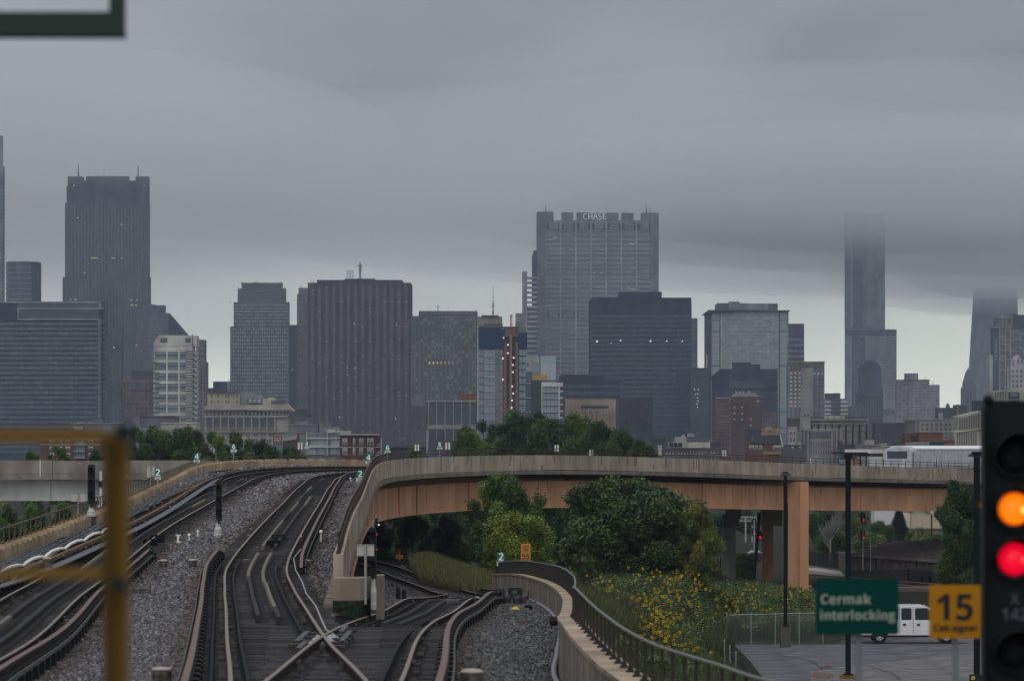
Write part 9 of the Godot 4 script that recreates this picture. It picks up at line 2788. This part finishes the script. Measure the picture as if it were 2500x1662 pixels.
		for i in 9:
			bx("panel_seam", Vector3(1.36, 1.1, -2.6 - i * 2.2), Vector3(1.375, 2.55, -2.56 - i * 2.2), mat("seam grey", Color(0.30, 0.31, 0.34), 0.6), t)
		bx("drip_rail", Vector3(1.30, 2.60, -20.6), Vector3(1.40, 2.64, -1.0), mat("seam pale", Color(0.62, 0.63, 0.65), 0.5), t)
		bx("end_window", Vector3(-0.9, 1.9, -0.12), Vector3(0.9, 2.5, -0.06), mat("train glass", Color(0.05, 0.06, 0.07), 0.1), t)
		bx("door_edge", Vector3(1.22, 1.1, -0.5), Vector3(1.30, 2.4, -0.42), mat("van black", Color(0.014, 0.015, 0.017)), t)
		bx("underframe", Vector3(-1.2, 0.45, -20.5), Vector3(1.2, 1.0, -0.6), mat("wagon black", Color(0.016, 0.018, 0.018)), t)
		for z in [-3.0, -17.5]:
			for s in [-0.72, 0.72]:
				for k in 2:
					var wl := MB.new()
					wl.lathe(PackedVector2Array([Vector2(0.36, -0.06), Vector2(0.36, 0.06), Vector2(0, 0.06)]), 14, Vector3.ZERO, Basis(Vector3.BACK, PI / 2))
					var w := part("wheel", wl, mat("wagon black", Color(0.016, 0.018, 0.018)), t)
					w.position = Vector3(s, 0.37, z - 0.9 + 1.8 * k)
	# rail work truck
	var f2 := frame_on(main, hm_, 338.0, 0.0, 0.0)
	var t2 := thing("work_truck", "small rail work truck with white box body on the viaduct", "work truck", f2.origin, f2.basis.get_euler().y)
	# seen along its side; local x is across the track, -z ahead
	var wb := mat("box body white", Color(0.55, 0.55, 0.53), 0.5)
	var bk := mat("truck dark", Color(0.02, 0.022, 0.025), 0.6)
	bx("deck", Vector3(-1.1, 0.6, -4.4), Vector3(1.1, 0.85, 1.2), bk, t2)
	bx("white_box", Vector3(-1.1, 0.9, -4.3), Vector3(1.1, 1.75, -2.0), wb, t2)
	bx("box_roof", Vector3(-1.15, 1.98, -4.35), Vector3(1.15, 2.3, -1.95), wb, t2)
	bx("dark_band", Vector3(-1.12, 1.75, -4.32), Vector3(1.12, 1.98, -1.98), bk, t2)
	bx("cab_frame", Vector3(-1.0, 1.95, -1.6), Vector3(1.0, 2.08, 1.0), bk, t2)
	for z in [-1.5, -0.3, 0.9]: bx("cab_post", Vector3(0.9, 0.85, z), Vector3(0.98, 1.95, z + 0.1), bk, t2)
	bx("crate", Vector3(-0.2, 0.85, -0.5), Vector3(0.7, 1.6, 0.2), mat("crate tan", Color(0.36, 0.27, 0.14), 0.8), t2)
	for z in [-3.6, 0.4]:
		for s in [-0.72, 0.72]:
			var wl := MB.new()
			wl.lathe(PackedVector2Array([Vector2(0.3, -0.06), Vector2(0.3, 0.06), Vector2(0, 0.06)]), 12, Vector3.ZERO, Basis(Vector3.BACK, PI / 2))
			var w := part("wheel", wl, bk, t2)
			w.position = Vector3(s, 0.31, z)
	# pale tank truck far off between the piers
	o = thing("tank_truck", "pale tank truck parked far off between the grey and brown piers", "truck", Vector3(P(1842, 0, 400).x, 0, -400))
	var tk := mat("tank pale", Color(0.36, 0.36, 0.39), 0.5)
	px_box("tank", 1829, 1862, 1345, 1382, 400, 2.2, tk, o, 0.25)
	px_box("cab", 1800, 1827, 1356, 1388, 400, 2.0, mat("cab grey", Color(0.20, 0.215, 0.24), 0.5), o, 0.1)
	px_box("cab_window", 1806, 1822, 1362, 1371, 400.05, 0.06, mat("van glass", Color(0.022, 0.030, 0.032)), o)
	px_box("chassis", 1800, 1862, 1382, 1392, 399.8, 1.8, bk, o)
	for x in [1808, 1838, 1852]:
		var wl := MB.new()
		wl.lathe(PackedVector2Array([Vector2(0.45, -0.12), Vector2(0.45, 0.12), Vector2(0, 0.12)]), 14, Vector3.ZERO, Basis(Vector3.RIGHT, PI / 2))
		var w := part("wheel", wl, bk, o)
		w.position = Vector3(P(x, 0, 400).x - o.position.x, 0.45, 0.1)

# ---------------------------------------------------------------- low cloud that swallows the tallest towers
func fog_bank(label: String, shape: int, size: Vector3, at: Transform3D, dens: float) -> void:
	var f := FogVolume.new()
	f.name = numbered("cloud_bank")
	f.set("shape", shape)
	f.size = size
	f.transform = at
	var m := FogMaterial.new()
	m.density = dens
	m.albedo = Color(0.965, 0.975, 0.995)
	f.material = m
	add_child(f, true)
	tag(f, label, "cloud", "", "structure")

func build_clouds() -> void:   # thin sheets of stratus, their base higher on the left and lower on the right
	var tilt := Basis(Vector3.BACK, -0.053) * Basis(Vector3.RIGHT, 0.008)
	fog_bank("grey stratus sheet veiling the towers' tops", 3, Vector3(3400, 75, 2700), Transform3D(tilt, Vector3(0, 186.3 + 0.008 * 1050.0 + 44.0, -4350)), 0.0006)
	for q in [[Vector3(1900, 210, 1800), Vector3(520, 262, -4200), 0.0006, "broad outer veil of low cloud over the right half of the skyline"], [Vector3(1150, 140, 1200), Vector3(470, 246, -4100), 0.0011, "middle of the low cloud round the slim glass tower's top"], [Vector3(700, 104, 900), Vector3(380, 246, -4050), 0.0034, "dense heart of the low cloud above the slim glass tower"], [Vector3(900, 150, 1500), Vector3(-560, 322, -4300), 0.0009, "dark cloud patch behind the crowned skyscraper at the left"], [Vector3(1500, 120, 1500), Vector3(-60, 300, -4500), 0.0004, "thin cloud patch above the maroon block in the middle"]]:
		fog_bank(q[3], 0, q[0], Transform3D(Basis(), q[1]), q[2])
	for q in [[Vector3(460, 120, 900), 0.0010, "low cloud wrapped round the upper half of the tapering dark tower"], [Vector3(280, 78, 500), 0.0045, "dense cloud over the top of the tapering dark tower"]]:
		fog_bank(q[2], 0, q[0], Transform3D(Basis(), Vector3(615, 230, -5300)), q[1])

func _ready() -> void:
	make_light()
	make_textures()
	build_ground()
	build_bed()
	build_tracks()
	build_viaduct()
	build_wall()
	build_city()
	build_trees()
	build_objects()
	build_clouds()
